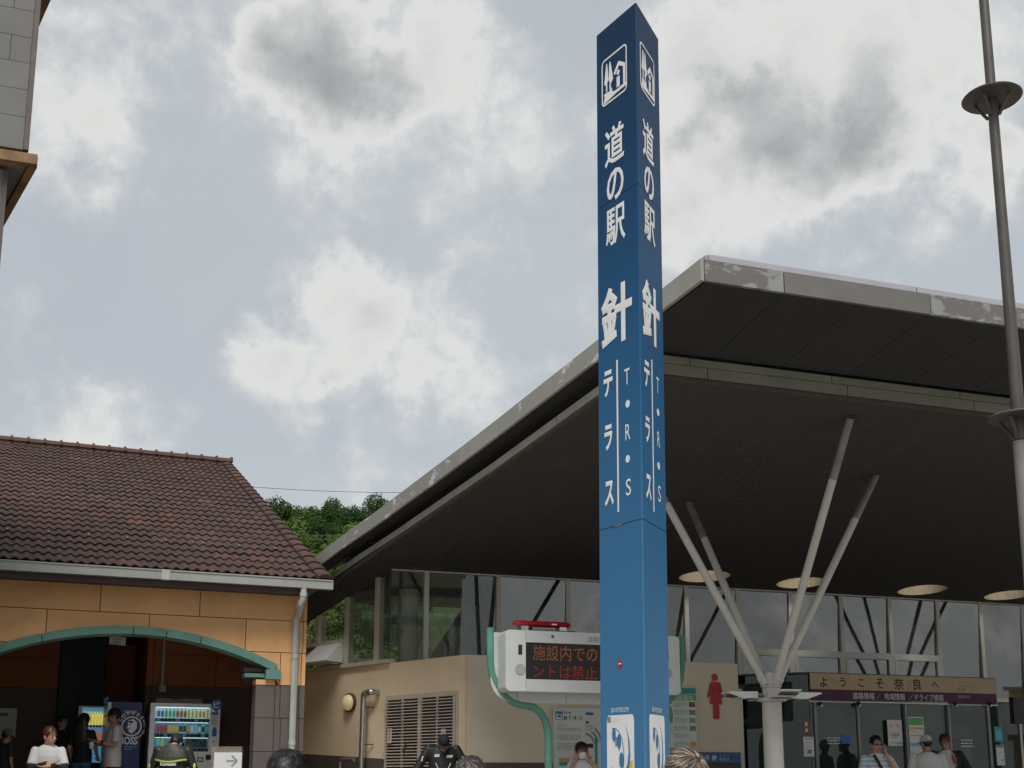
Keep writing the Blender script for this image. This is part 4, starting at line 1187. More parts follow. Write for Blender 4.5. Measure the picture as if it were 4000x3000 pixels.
MB().box(0.077, dw - 0.002, -0.002, 0.001, zt1 + 0.002, zt0 - 0.002).build('display_pane', 'clear_glass', vm)
def bottle(name, r, h, cols, x, z, can=False):
    if can: pr = [(r * .8, 0), (r, 0.008), (r, h * .15), (r, h * .8), (r, h * .92), (r * .75, h)]; ms = [1, 1, 0, 0, 1]
    else: pr = [(r * .9, 0), (r, h * .1), (r, h * .5), (r * .9, h * .72), (r * .4, h * .88), (r * .4, h)]; ms = [1, 0, 0, 1, 2]
    b = MB().lathe(pr, (0, 0, 0), 10, mis=ms).build(name, [cols[0], cols[1], cols[2] if len(cols) > 2 else 'white_print'], vm, smooth=True)
    b.location = (x, 0.026, z)
    return b
lt_ = MB().box(0.09, dw - 0.02, 0.006, 0.012, zt0 - 0.012, zt0 - 0.005)
lt_.build('lamp_tube', 'lamp_tube', vm)
for py_ in (2822, 2882): MB().box(0.09, dw - 0.02, 0.004, 0.009, vz_(py_) - 0.004, vz_(py_) + 0.002).build('lamp_tube', 'lamp_tube', vm)
n = 14
pit = (dw - 0.11) / n
rowc = [('drink_blue', 'drink_pale', 'white_print')] * 2 + [('drink_green', 'drink_cyan', 'white_print')] * 3 + [('drink_brown', 'drink_pink', 'drink_red')] * 3 + [('drink_yellow', 'drink_lime', 'white_print')] * 3 + [('drink_orange', 'drink_pale', 'drink_orange')] * 2 + [('drink_yellow', 'drink_green', 'white_print')]
z1_, z2_, z3_ = vz_(2806) + 0.012, vz_(2866) + 0.012, vz_(2922) + 0.012
for k in range(n): bottle('drink_bottle', pit * 0.38, vz_(2768) - z1_, rowc[k], 0.105 + pit * (k + 0.5), z1_)
row2 = [('drink_red', 'drink_brown', 'grey_print')] * 3 + [('drink_yellow', 'drink_orange', 'grey_print')] * 3 + [('drink_dark', 'drink_pale', 'grey_print')] * 2 + [('drink_orange', 'drink_brown', 'grey_print')]
for k in range(9): bottle('drink_can', pit * 0.36, vz_(2832) - z2_, row2[k], 0.105 + pit * (k + 0.5), z2_, True)
row2b = [('drink_pale', 'drink_cyan', 'white_print'), ('drink_cyan', 'drink_pale', 'drink_blue'), ('drink_pale', 'drink_dark', 'grey_print'), ('drink_dark', 'drink_pale', 'grey_print'), ('drink_green', 'drink_dark', 'drink_green')]
for k in range(5): bottle('drink_bottle', pit * 0.36, vz_(2826) - z2_, row2b[k], 0.105 + pit * (k + 9.5), z2_)
for k in (0, 1, 2, 3): bottle('drink_bottle', pit * 0.4, 0.17, [('drink_cyan', 'drink_green'), ('drink_lime', 'drink_orange'), ('drink_green', 'drink_brown'), ('drink_red', 'drink_pale')][k], 0.115 + pit * (k + 0.5) * 1.1, z3_)
for j, zz_ in enumerate((vz_(2813), vz_(2873), vz_(2929))):
    sh = MB().box(0.078, dw - 0.003, 0.004, 0.045, zz_ - 0.028, zz_ + 0.028).build('price_shelf', 'machine_white', vm)
    for k in range(n):
        if j == 2 and k < 9: continue
        MB().lathe([(0.028, 0), (0.028, 0.006), (0.02, 0.008)], (0.105 + pit * (k + 0.5), 0.004, zz_), 12, axis=(0, -1, 0)).build('select_button', 'sky_print' if (k * 7 + j) % 5 == 0 else 'black_print', sh, smooth=True)
cx0, cx1 = vz_(2884), vz_(2920)
c_ = MB().box(dw * 0.60, dw - 0.03, 0.003, 0.03, cx1, cx0).build('poster_card', 'paper', vm)
MB().text('THE CRAFTSMAN', (dw * 0.72, 0.001, cx0 - 0.035), X_, Z_, 0.22, 0.03).text('金属', (dw * 0.66, 0.001, cx0 - 0.075), X_, Z_, 0.07, 0.03).box(dw * 0.88, dw * 0.91, 0.0015, 0.0025, cx1 + 0.03, cx0 - 0.05).box(dw * 0.94, dw * 0.97, 0.0015, 0.0025, cx1 + 0.03, cx0 - 0.04).build('lettering', 'grey_print', c_) if False else MB().box(dw * 0.63, dw * 0.80, 0.0015, 0.0025, cx0 - 0.05, cx0 - 0.02).box(dw * 0.63, dw * 0.70, 0.0015, 0.0025, cx0 - 0.09, cx0 - 0.065).box(dw * 0.86, dw * 0.89, 0.0015, 0.0025, cx1 + 0.03, cx0 - 0.05).box(dw * 0.92, dw * 0.95, 0.0015, 0.0025, cx1 + 0.03, cx0 - 0.04).build('printed_marks', 'grey_print', c_)
# payment column
px0 = (dw + vw) / 2
MB().lathe([(0.09, 0), (0.09, 0.012)], (px0 + 0.015, 0.0, vz_(2750)), 28, axis=(0, -1, 0)).prism([(-0.05, -0.075), (0.05, -0.075), (0, -0.125)], (px0 + 0.015, -0.012, vz_(2750)), X_, Z_, (0, 0.012, 0)).build('pay_badge', 'blue_print', vm)
MB().text('ピ', (px0 + 0.015, -0.0135, vz_(2750)), X_, Z_, 0.10, 0.11, bold=0.04).build('lettering', 'white_print', vm)
b_ = MB().box(dw + 0.02, vw - 0.03, -0.004, -0.001, vz_(2836), vz_(2778)).build('instruction_label', 'paper', vm)
MB().box(dw + 0.025, vw - 0.035, -0.006, -0.0045, vz_(2790), vz_(2779)).build('label_heading', 'blue_print', b_)
lb = MB()
for k in range(5): lb.box(dw + 0.03, vw - 0.05 - 0.02 * (k % 2), -0.006, -0.0045, vz_(2798 + 7 * k) - 0.004, vz_(2798 + 7 * k) + 0.004)
lb.build('printed_lines', 'grey_print', b_)
MB().prism([(-0.035, -0.08), (0.035, -0.08), (0.04, 0.03), (0.0, 0.09), (-0.04, 0.03)], (px0, -0.006, vz_(2856)), X_, Z_, (0, 0.006, 0)).build('touch_mark', 'blue_print', vm)
MB().box(dw * 0.66, dw * 0.76, -0.004, -0.001, vz_(2956), vz_(2949)).box(dw * 0.82, dw * 0.92, -0.01, -0.001, vz_(2976), vz_(2958)).box(dw * 0.96, dw + 0.06, -0.006, -0.001, vz_(2968), vz_(2948)).box(px0 - 0.015, px0 + 0.015, -0.01, -0.001, vz_(2897), vz_(2893)).build('coin_slots', 'black_print', vm)
MB().box(dw * 0.835, dw * 0.905, -0.013, -0.0105, vz_(2973), vz_(2961)).build('coin_return', 'steel', vm)
MB().box(0.15, dw - 0.1, -0.01, -0.001, 0.2, 0.42).build('delivery_flap', 'black_print', vm)
# swirl pattern on the silver side is plain relief panel
MB().box(-0.004, -0.001, 0.10, 0.68, 0.1, vh - 0.05).build('side_panel', 'silver_side', vm)

# blue machine: its printed side faces the viewer, front turned to the left
P0, P1 = TL.px(437, 2741, 2.1), TL.px(556, 2745, 2.1)
bm_ = tl_thing('vending_machine', 'dark blue coffee vending machine seen from its printed side', 'vending machine', P0.x, 2.1, ZF)
bw, bh = P1.x - P0.x, P0.z - ZF
MB().box(0, bw, 0, 1.0, 0, bh).build('cabinet', 'navy_print', bm_)
MB().box(-0.06, -0.002, 0.0, 1.0, 0.02, bh - 0.01).build('door', 'machine_white', bm_)
def bx(px_): return TL.px(px_, 2850, 2.1).x - P0.x
def bz(py_): return TL.px(500, py_, 2.1).z - ZF
MB().text('SUNTORY', (bx(507), -0.002, bz(2781)), X_, Z_, bx(532) - bx(484), 0.045, bold=0.03).build('lettering', 'white_print', bm_)
em = MB()
rc = (bx(513), bz(2837))
R1 = 0.165
nseg = 40
for k in range(nseg):
    a, b = 2 * math.pi * k / nseg, 2 * math.pi * (k + 1) / nseg
    em.add([(rc[0] + r * math.cos(t), -0.002, rc[1] + r * math.sin(t)) for r, t in ((R1, a), (R1, b), (R1 * .86, b), (R1 * .86, a))], [(0, 3, 2, 1)])
em.prism([(-0.05, 0.10), (0.03, 0.12), (0.085, 0.06), (0.085, -0.03), (0.04, -0.09), (0.0, -0.12), (-0.045, -0.08), (-0.06, -0.03), (-0.075, -0.025), (-0.055, 0.02), (-0.06, 0.06)], (rc[0], -0.004, rc[1]), X_, Z_, (0, 0.003, 0))
em.build('emblem', 'white_print', bm_)
MB().box(rc[0] - 0.05, rc[0] + 0.02, -0.006, -0.0045, rc[1] + 0.055, rc[1] + 0.09).box(rc[0] - 0.045, rc[0] - 0.005, -0.006, -0.0045, rc[1] + 0.02, rc[1] + 0.03).box(rc[0] - 0.10, rc[0] - 0.02, -0.006, -0.0045, rc[1] - 0.05, rc[1] - 0.035).build('emblem_face', 'navy_print', bm_)
def arc_text(s_, r, t0, t1, h, mb):
    for i, ch in enumerate(s_):
        if ch == ' ': continue
        t = t0 + (t1 - t0) * i / (len(s_) - 1)
        mb.text(ch, (rc[0] + r * math.cos(t), -0.002, rc[1] + r * math.sin(t)), (math.sin(t), 0, -math.cos(t)), (math.cos(t), 0, math.sin(t)), None, h, bold=0.03)
am = MB()
arc_text('COFFEE', R1 + 0.05, R_(150), R_(42), 0.06, am)
arc_text('BOSS COFFEE', R1 + 0.045, R_(28), R_(-62), 0.035, am)
am.build('lettering', 'white_print', bm_)
MB().text('BOSS', (bx(505), -0.002, bz(2893)), X_, Z_, bx(540) - bx(470), 0.13, bold=0.03).build('lettering', 'white_print', bm_)
lb = MB()
for k in range(2): lb.box(bx(491), bx(536) - 0.06 * k, -0.003, -0.001, bz(2917 + 9 * k) - 0.005, bz(2917 + 9 * k) + 0.005)
lb.build('printed_lines', 'sky_print', bm_)
MB().lathe([(0.075, 0), (0.075, 0.012)], (-0.07, 0.12, bz(2741) + 0.02), 24, axis=(-0.75, -0.66, 0)).build('pay_badge', 'blue_print', bm_)
q_ = V((-0.07, 0.12, bz(2741) + 0.02)) + V((-0.75, -0.66, 0)) * 0.014
MB().text('ピ', q_, (0.66, -0.75, 0), Z_, 0.08, 0.095, bold=0.04).build('lettering', 'white_print', bm_)
# third machine, facing the viewer deeper in the shade
yf3 = 3.6
P0, P1 = TL.px(308, 2757, yf3), TL.px(428, 2757, yf3)
m3 = tl_thing('vending_machine', 'dim vending machine with yellow bottles at the back of the shade', 'vending machine', P0.x, yf3, ZF)
w3, h3 = P1.x - P0.x, P0.z - ZF
MB().box(0, w3, 0.02, 0.7, 0, h3).build('cabinet', 'black_print', m3)
MB().box(0, w3, 0.0, 0.018, h3 - 0.03, h3).box(0, 0.06, 0.0, 0.018, h3 * 0.2, h3 - 0.031).build('door_edge', 'machine_white', m3)
MB().box(0.061, w3, 0.012, 0.018, h3 * 0.45, h3 - 0.031).build('display_back', 'display_back', m3)
for j, (zb, cl_) in enumerate(((h3 - 0.33, 'drink_yellow'), (h3 - 0.66, 'drink_brown'))):
    MB().box(0.061, w3, -0.006, 0.011, zb - 0.04, zb).build('price_shelf', 'machine_white', m3)
    for k in range(7):
        b = MB().lathe([(0.032, 0), (0.034, 0.12), (0.03, 0.16), (0.014, 0.2), (0.014, 0.23)], (0.11 + k * (w3 - 0.14) / 7, -0.02, zb + 0.003), 8).build('drink_bottle', [cl_, 'orange_print', 'red_print'][(k * 3 + j) % 2 if k else 2] if False else cl_, m3, smooth=True)
        MB().lathe([(0.02, 0), (0.02, 0.005)], (0.11 + k * (w3 - 0.14) / 7, -0.006, zb - 0.02), 8, axis=(0, -1, 0)).build('select_button', 'black_print', m3)
# sign strip on the wall over the white machine
P0, P1 = TL.px(612, 2722, YB - 0.05), TL.px(791, 2748, YB - 0.05)
e = tl_thing('name_board', 'pale board on the wall above the white vending machine', 'sign', P0.x, YB - 0.03, P1.z - 0.02)
MB().box(0, P1.x - P0.x, -0.02, 0.02, 0, P0.z - P1.z).build('board', 'alu_beige', e)
MB().box((P1.x - P0.x) * 0.33, (P1.x - P0.x) * 0.52, -0.024, -0.021, 0.07, 0.10).build('printed_lines', 'grey_print', e)
# poster on the left inner wall
P0, P1 = TL.px(-40, 2765, 4.4), TL.px(59, 2882, 4.4)
e = tl_thing('poster', 'pale poster on the dark wall at the far left under the arch', 'poster', P0.x, 4.45, P1.z)
MB().box(0, P1.x - P0.x, -0.012, 0.03, 0, P0.z - P1.z).build('sheet', 'paper', e)
MB().box(0.15, P1.x - P0.x - 0.14, -0.015, -0.013, P0.z - P1.z - 0.14, P0.z - P1.z - 0.08).build('printed_lines', 'grey_print', e)

# arrow sign in front of the shelter
Ya = 15.2
P0, P1 = at(826, 2916, Ya), at(944, 2916, Ya)
e = thing('arrow_sign', 'white sign with a black right arrow on a weathered wooden board', 'sign', (P0.x, Ya, 0), 0)
aw = P1.x - P0.x
MB().box(0, aw, 0.0, 0.09, 0, P0.z).build('board', 'weathered_wood', e)
zs0 = at(885, 2939, Ya).z
sx0 = at(838, 2950, Ya).x - P0.x
MB().box(sx0, aw + 0.012, -0.02, -0.002, 0.62, zs0).build('sign_plate', 'white_paint', e)
az = at(885, 2972, Ya).z
ax0, ax1 = at(886, 2972, Ya).x - P0.x, at(927, 2972, Ya).x - P0.x
MB().box(ax0, ax1 - 0.03, -0.024, -0.021, az - 0.009, az + 0.009).bar((ax1, -0.0225, az - 0.0), (ax1 - 0.065, -0.0225, az + 0.065), 0.003, 0.02, up=(0.7, 0, 0.7)).bar((ax1, -0.0225, az), (ax1 - 0.065, -0.0225, az - 0.065), 0.003, 0.02, up=(0.7, 0, -0.7)).build('arrow', 'grey_print', e)

# ================================================================ clad tower at the left edge
Yt = 13.5
tc0 = at(130, 333, Yt)
TT = Local((tc0.x, tc0.y), 71.5)
class TB(MB):
    def build(s, *a_, **k_):                     # tower plan is a parallelogram: its side walls run back to the left
        s.v = [(x - 0.285 * max(y, 0.0), y, z) for x, y, z in s.v]
        return MB.build(s, *a_, **k_)
tow = thing('clad_tower', 'grey panel-clad tower with a rusty ledge at the top left corner', 'tower', TT.o, TT.rz)
tp = lambda x, y, yl=0.0: TT.px(x, y, yl)
ztop_l, zbot_l = tp(146, 603, -0.10).z, tp(144, 641, -0.10).z
xl_r = tp(146, 603, -0.10).x
jz = [tp(135, y).z for y in (48, 153, 253, 358, 466)]
zb_ = tp(100, 588).z
zs_ = [zb_] + sorted(jz)
stp = jz[0] - jz[1]
zs_ += [zs_[-1] + stp, zs_[-1] + 2 * stp]
TB().box(-3.2, -0.02, 0.02, 3.0, zbot_l + 0.05, zs_[-1]).build('core', 'joint_dark', tow)
xt = tp(133, 300).x                             # edge of the corner trim
for k in range(len(zs_) - 1):
    off_ = [0.10, 0.0, 0.0, 0.115, 0.0, 0.06, 0.0, 0.1][k]
    xc = [-3.2, -2.2, -1.1, tp(10 if k in (3,) else -60, 190).x, -0.05 - 0.0]
    xc = [-3.2, -2.15, -1.08, -0.30 if k in (3, 5) else -0.62, -0.055]
    for a, b in zip(xc[:-1], xc[1:]):
        TB().box(a + 0.003, b - 0.003, -0.012, 0.018, zs_[k] + 0.003, zs_[k + 1] - 0.003).build('clad_panel', 'stone_clad', tow)
TB().box(-0.052, 0.012, -0.03, 0.02, zb_, zs_[-1]).build('corner_trim', 'clad_trim', tow)
TB().box(0.0, 0.012, 0.021, 3.0, zb_, zs_[-1]).build('side_cladding', 'clad_trim', tow)
# ledge: rusted box cornice running round the corner
xr = xl_r
lm = TB().box(-3.2, xr, -0.10, 0.0, zbot_l, ztop_l).box(xr - 0.10, xr, 0.001, 3.0, zbot_l, ztop_l)
led = lm.build('ledge', 'rusty_ledge', tow)
TB().box(-3.2, xr - 0.11, 0.0, 3.0, zbot_l + 0.03, ztop_l - 0.001).build('ledge_cap', 'stone_clad', tow)
TB().box(-3.2, xr - 0.16, -0.04, 0.02, zbot_l - 0.02, zbot_l + 0.0).build('ledge_lip', 'rusty_ledge', led)
xlow = tp(20, 882).x
TB().box(-3.2, xlow - 0.05, 0.12, 2.8, 0, zbot_l - 0.02).build('shaft', 'stone_clad', tow)
TB().box(xlow - 0.05, xlow, 0.10, 2.8, 0, zbot_l - 0.02).build('corner_trim', 'clad_trim', tow)
zl2 = tp(180, 10, -0.1).z
for k in range(1): TB().box(-3.2, 0.20, -0.10, 3.0, zs_[-2] + 0.02, zs_[-2] + 0.2).build('upper_ledge', 'rusty_ledge', tow)
mat('porch_wall', (0.17, 0.21, 0.19), 0.8)
# ================================================================ blue pylon sign
PB = at(2517, 2990, 9.0)
pyl = thing('pylon_sign', 'tall three-sided blue pylon with white vertical Japanese lettering', 'sign', (PB.x, PB.y, 0))
DL = V((math.sin(R_(-32.65)), math.cos(R_(-32.65)), 0))
DR = V((math.sin(R_(26.16)), math.cos(R_(26.16)), 0))
NL = V((-DL.y, DL.x, 0)); NR = V((DR.y, -DR.x, 0))
P0_ = V((PB.x, PB.y, 0))
LEAN = 29.0                                       # the pylon stands a touch out of plumb (photo pixels at its head)
def fl_(x, y):                                    # left face coordinates: distance from its left edge, height
    p = hit(x - LEAN * (2990 - y) / 2985.0, y, P0_, NL) - P0_
    return LFW - p.dot(DL), p.z
LFW = 0.0
LFW = -fl_(2340, 2900)[0]
RFW = (hit(2612, 2900, P0_, NR) - P0_).dot(DR)
PT = (hit(2485 - LEAN, 9, P0_, NR)).z
pyl.rotation_euler = (0, math.atan(LEAN / FPX * 9.9 / PT), 0)
bev = 0.012
mb = MB()
pc = [DL * bev + V((0, 0, 0)), DR * bev, DR * (RFW - bev * .5), DR * RFW + (DL * LFW - DR * RFW).normalized() * bev, DL * LFW + (DR * RFW - DL * LFW).normalized() * bev, DL * (LFW - bev * .5)]
ZSM = fl_(2420, 2050)[1]; ZSM2 = fl_(2420, 762)[1]
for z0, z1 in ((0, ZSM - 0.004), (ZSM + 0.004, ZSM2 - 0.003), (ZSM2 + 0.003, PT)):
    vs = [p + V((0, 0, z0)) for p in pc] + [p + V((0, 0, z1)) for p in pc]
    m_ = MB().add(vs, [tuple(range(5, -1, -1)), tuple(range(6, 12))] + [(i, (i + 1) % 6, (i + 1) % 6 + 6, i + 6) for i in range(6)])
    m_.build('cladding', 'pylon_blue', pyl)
cen = (DL * LFW + DR * RFW) / 3
MB().add([cen + (p - cen) * 0.985 + V((0, 0, z)) for z in (0.02, PT - 0.02) for p in pc], [tuple(range(5, -1, -1)), tuple(range(6, 12))] + [(i, (i + 1) % 6, (i + 1) % 6 + 6, i + 6) for i in range(6)]).build('core', 'navy_print', pyl)
FACES = [(DL * LFW + NL * 0.003 * 1, -DL, NL, 1.0, LFW), (NR * 0.003, DR, NR, RFW / LFW, RFW)]
def fpt(face, f, z, o=0.0):
    b, e_, n_, k, w_ = face
    return b + e_ * (f * k) + V((0, 0, z)) + n_ * o
def span(x, y, wpx, hpx):
    f, z = fl_(x, y)
    f0, f1 = fl_(x - wpx / 2, y)[0], fl_(x + wpx / 2, y)[0]
    z0, z1 = fl_(x, y + hpx / 2)[1], fl_(x, y - hpx / 2)[1]
    return f, z, f1 - f0, z1 - z0
CH = [('道', 2400, 563, 76, 150, .018), ('の', 2403, 720, 66, 125, .02), ('駅', 2404, 879, 76, 146, .016), ('針', 2407, 1227, 120, 235, .03),
      ('テ', 2374, 1499, 35, 103, .035), ('ラ', 2375, 1710, 31, 100, .035), ('ス', 2378, 1928, 35, 98, .035), ('T', 2448, 1471, 20, 62, 0), ('R', 2451, 1687, 19, 62, 0), ('S', 2453, 1903, 20, 65, 0)]
lil = lambda x, y: ((x - 1270) / 262.0, (y - 1100) / 262.0)
for face in FACES:
    b, e_, n_, k, w_ = face
    for ch, x, y, wp, hp, bo in CH:
        f, z, fw, zh = span(x, y, wp, hp)
        MB().text(ch, fpt(face, f, z), e_, Z_, fw * k, zh, bold=bo).build('lettering', 'white_print', pyl)
    for y in (1578, 1793):
        f, z, fw, zh = span(2450, y, 16, 30)
        MB().prism([(fw * k / 2 * math.cos(t), zh / 2 * math.sin(t)) for t in [2 * math.pi * i / 20 for i in range(20)]], fpt(face, f, z, -0.002), e_, Z_, n_ * 0.002).build('dot', 'white_print', pyl)
    f, z0 = fl_(2413, 2001); f_, z1 = fl_(2413, 1405)
    MB().prism([(-0.009 * k, z0), (0.009 * k, z0), (0.009 * k, z1), (-0.009 * k, z1)], fpt(face, f, 0, -0.002), e_, Z_, n_ * 0.002).build('divider_line', 'white_print', pyl)
    # road-station emblem: frame, two trees, house with an i
    fA, zA_ = fl_(2352, 425); fB, zB_ = fl_(2448, 172)
    zA_, zB_ = fl_(2352, 425)[1], fl_(2352, 245)[1]
    fw, fh = (fB - fA) * k, zB_ - zA_
    o_ = fpt(face, fA, zA_, -0.002)
    E = MB()
    def em(poly): E.prism([(x * fw, y * fh) for x, y in poly], o_, e_, Z_, n_ * 0.002)
    def rr(r, ins, n=5):
        out = []
        for cx, cy, a0 in ((1 - r, 1 - r, 0), (r, 1 - r, 90), (r, r, 180), (1 - r, r, 270)):
            for i in range(n + 1):
                t = R_(a0 + 90 * i / n)
                out.append((cx + (r - ins) * math.cos(t), cy + (r - ins) * math.sin(t)))
        return out
    ra, rb = rr(0.11, 0.0), rr(0.11, 0.035)
    for i in range(len(ra)):
        j = (i + 1) % len(ra)
        em([ra[i], ra[j], rb[j], rb[i]])
    em([(.10, .46), (.155, .72), (.195, .88), (.22, .88), (.275, .50), (.19, .42)])
    em([(.17, .28), (.22, .28), (.22, .43), (.17, .43)])
    em([(.29, .50), (.305, .80), (.335, .88), (.355, .86), (.46, .46), (.37, .38), (.33, .40)])
    em([(.315, .27), (.365, .27), (.365, .42), (.315, .42)])
    em([(.48, .55), (.535, .50), (.70, .64), (.68, .74)]); em([(.68, .74), (.70, .64), (.86, .555), (.935, .60)]); em([(.86, .555), (.86, .18), (.935, .18), (.935, .60)])
    em([(.66 + .06 * math.cos(t), .505 + .055 * math.sin(t)) for t in [2 * math.pi * i / 14 for i in range(14)]])
    em([(.60, .20), (.72, .20), (.72, .42), (.60, .42)])
    em([(.06, .06), (.10, .05), (.40, .08), (.60, .10), (.96, .11), (.96, .18), (.55, .165), (.42, .19), (.40, .29), (.30, .24), (.20, .26), (.09, .25), (.12, .18)])
    E.build('emblem', 'white_print', pyl)
    # caption and lily panel
    f, z, fw, zh = span(2418, 2773, 68, 20)
    MB().text('国の天然記念物', fpt(face, f, z), e_, Z_, fw * k, zh).build('lettering', 'white_print', pyl)
    fA, zT = fl_(2367, 2797); fB = fl_(2472, 2797)[0]
    fw = (fB - fA) * k
    ph = (fB - fA) * 2.75
    o_ = fpt(face, fA, zT - ph, -0.002)
    E2 = [(x * fw, y * ph) for x, y in [(px_, 1 - (1 - py_) * 1.0) for px_, py_ in rr(0.07, 0.0)]]
    lp = MB().prism(E2, o_, e_, Z_, n_ * 0.002).build('lily_panel', 'white_print', pyl)
    L_ = MB()
    o2 = fpt(face, fA, zT, 0.0005)
    unit = fB - fA
    def lm(poly): L_.prism([(x * unit * k, -y * unit) for x, y in poly], o2, e_, Z_, n_ * 0.0015)
    for cx, cy, rx, ry in ((.27, .44, .07, .15), (.46, .60, .075, .17), (.545, 1.02, .085, .18)):
        lm([(cx + rx * math.cos(t), cy + ry * math.sin(t) + (0.05 if abs(t - math.pi / 2) < .1 else 0)) for t in [2 * math.pi * i / 20 for i in range(20)]][::-1])
    stem = [(.20, .30), (.33, .30), (.46, .38), (.57, .54), (.63, .80), (.635, 1.0), (.60, 1.30), (.52, 1.6), (.44, 1.9), (.42, 2.3)]
    for (xa, ya), (xb_, yb_) in zip(stem[:-1], stem[1:]):
        d = math.hypot(xb_ - xa, yb_ - ya); nx, ny = -(yb_ - ya) / d * .010, (xb_ - xa) / d * .010
        lm([(xa + nx, ya + ny), (xa - nx, ya - ny), (xb_ - nx, yb_ - ny), (xb_ + nx, yb_ + ny)][::-1])
    lm([lil(*q) for q in ((1313, 1400), (1318, 1460), (1330, 1530), (1345, 1598), (1365, 1680), (1378, 1680), (1366, 1598), (1360, 1530), (1330, 1450))])
    lm([lil(*q) for q in ((1455, 1160), (1478, 1240), (1482, 1320), (1470, 1390), (1420, 1480), (1392, 1580), (1380, 1690), (1394, 1690), (1430, 1570), (1485, 1420), (1497, 1340), (1490, 1250))][::-1])
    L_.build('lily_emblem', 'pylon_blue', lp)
# worn seam, red oval sticker and small stickers on the left face
face = FACES[0]
f, z, fw, zh = span(2418, 2595, 18, 35)
st_ = MB().prism([(fw / 2 * math.cos(t), zh / 2 * math.sin(t)) for t in [2 * math.pi * i / 20 for i in range(20)]], fpt(face, f, z, -0.002), face[1], Z_, face[2] * 0.002).build('oval_sticker', 'red_print', pyl)
MB().prism([(-fw * .3, -zh * .02), (fw * .3, -zh * .02), (fw * .25, zh * .12), (-fw * .25, zh * .12)], fpt(face, f, z, 0.0), face[1], Z_, face[2] * 0.001).build('sticker_band', 'white_print', st_)
f, z = fl_(2415, 2050)
MB().prism([(-0.07, -0.012), (-0.03, -0.008), (0.0, -0.012), (0.06, 0.002), (0.08, 0.008), (0.03, 0.004), (0.0, 0.001), (-0.04, 0.003)], fpt(face, f, z, -0.002), face[1], Z_, face[2] * 0.002).build('worn_patch', 'weathered_wood', pyl)
for x, y, wp, hp, m_ in ((2376, 2812, 12, 22, 'grey_print'), (2400, 2811, 30, 18, 'paper'), (2406, 2898, 12, 36, 'grey_print'), (2461, 2990, 17, 36, 'yellow_print')):
    f, z, fw, zh = span(x, y, wp, hp)
    MB().prism([(-fw / 2, -zh / 2), (fw / 2, -zh / 2), (fw / 2, zh / 2), (-fw / 2, zh / 2)], fpt(face, f, z, 0.0006), face[1], Z_, face[2] * 0.0008).build('sticker', m_, pyl)

# ================================================================ road information board
BL0 = at(1972, 2700, 15.6)
BL = Local((BL0.x, BL0.y), 71.5)
ib = thing('information_board', 'white electronic message board on green pipe legs, partly behind the blue pylon', 'sign', BL.o, BL.rz)
bp = lambda x, y, yl=0.0: BL.px(x, y, yl)
zq = lambda zx, zy: (1850 + zx / 2.458, 2350 + zy / 2.458)     # from the enlarged survey
xR = bp(*zq(1972, 600)).x
zT, zBm = bp(*zq(500, 275)).z, bp(*zq(500, 866)).z
def rrect(x0, x1, z0, z1, r, n=6, rs=None):
    rs = rs or (r, r, r, r)
    out = []
    for (cx, sx), (cz, sz), a0, r_ in (((x1, -1), (z1, -1), 0, rs[0]), ((x0, 1), (z1, -1), 90, rs[1]), ((x0, 1), (z0, 1), 180, rs[2]), ((x1, -1), (z0, 1), 270, rs[3])):
        for i in range(n + 1):
            t = R_(a0 + 90 * i / n)
            out.append((cx + sx * r_ + r_ * math.cos(t), cz + sz * r_ + r_ * math.sin(t)))
    return out
xs0, xs1 = bp(*zq(497, 560)).x, xR - (bp(*zq(497, 560)).x)
MB().prism(rrect(0.0, xR, zBm, zT, 0.07), (0, 0.0, 0), X_, Z_, (0, 0.30, 0)).build('cabinet', 'white_paint', ib)
for a, b, rs in ((0.004, xs0 - 0.006, (0.01, .065, .065, 0.01)), (xs1 + 0.006, xR - 0.004, (.065, 0.01, 0.01, .065))):
    sp = MB().prism(rrect(a, b, zBm + 0.004, zT - 0.004, 0.06, rs=rs), (0, -0.035, 0), X_, Z_, (0, 0.034, 0)).build('end_panel', 'panel_pale', ib)
    cxx = (a + b) / 2
    zz_ = bp(*zq(425, 650)).z
    cxx += 0.06 if a < 1 else -0.06
    MB().lathe([(0.073, 0), (0.073, 0.008), (0.062, 0.010), (0.03, 0.004)], (cxx, -0.036, zz_), 24, axis=(0, -1, 0)).build('speaker_grille', 'pipe_grey', sp, smooth=True)
    zz_ = bp(*zq(432, 463)).z
    MB().box(cxx - 0.027, cxx + 0.027, -0.04, -0.0355, zz_ - 0.067, zz_ + 0.067).build('sensor_window', 'black_print', sp)
zs0, zs1 = bp(*zq(497, 742)).z, bp(*zq(497, 394)).z
fr = MB().prism(rrect(xs0, xs1, zs1 + 0.004, zT - 0.005, 0.004), (0, -0.03, 0), X_, Z_, (0, 0.029, 0)).build('header_strip', 'white_paint', ib)
MB().prism(rrect(xs0, xs1, zBm + 0.005, zs0 - 0.004, 0.004), (0, -0.03, 0), X_, Z_, (0, 0.029, 0)).build('footer_strip', 'white_paint', ib)
scn = MB().box(xs0, xs1, -0.018, -0.002, zs0, zs1).build('led_screen', 'screen_black', ib)
p0, p1 = bp(*zq(1085, 365)), bp(*zq(1190, 365))
chw = (p1.x - p0.x) / 2.05
MB().text('道路情報', (p0.x + chw * 2.05, -0.031, p0.z), X_, Z_, chw * 4.05, chw * 0.98).build('lettering', 'teal_print', fr)
MB().lathe([(0.017, 0), (0.017, 0.012)], (bp(*zq(750, 338)).x, -0.03, bp(*zq(750, 338)).z), 14, axis=(0, -1, 0)).build('camera_eye', 'black_print', fr)
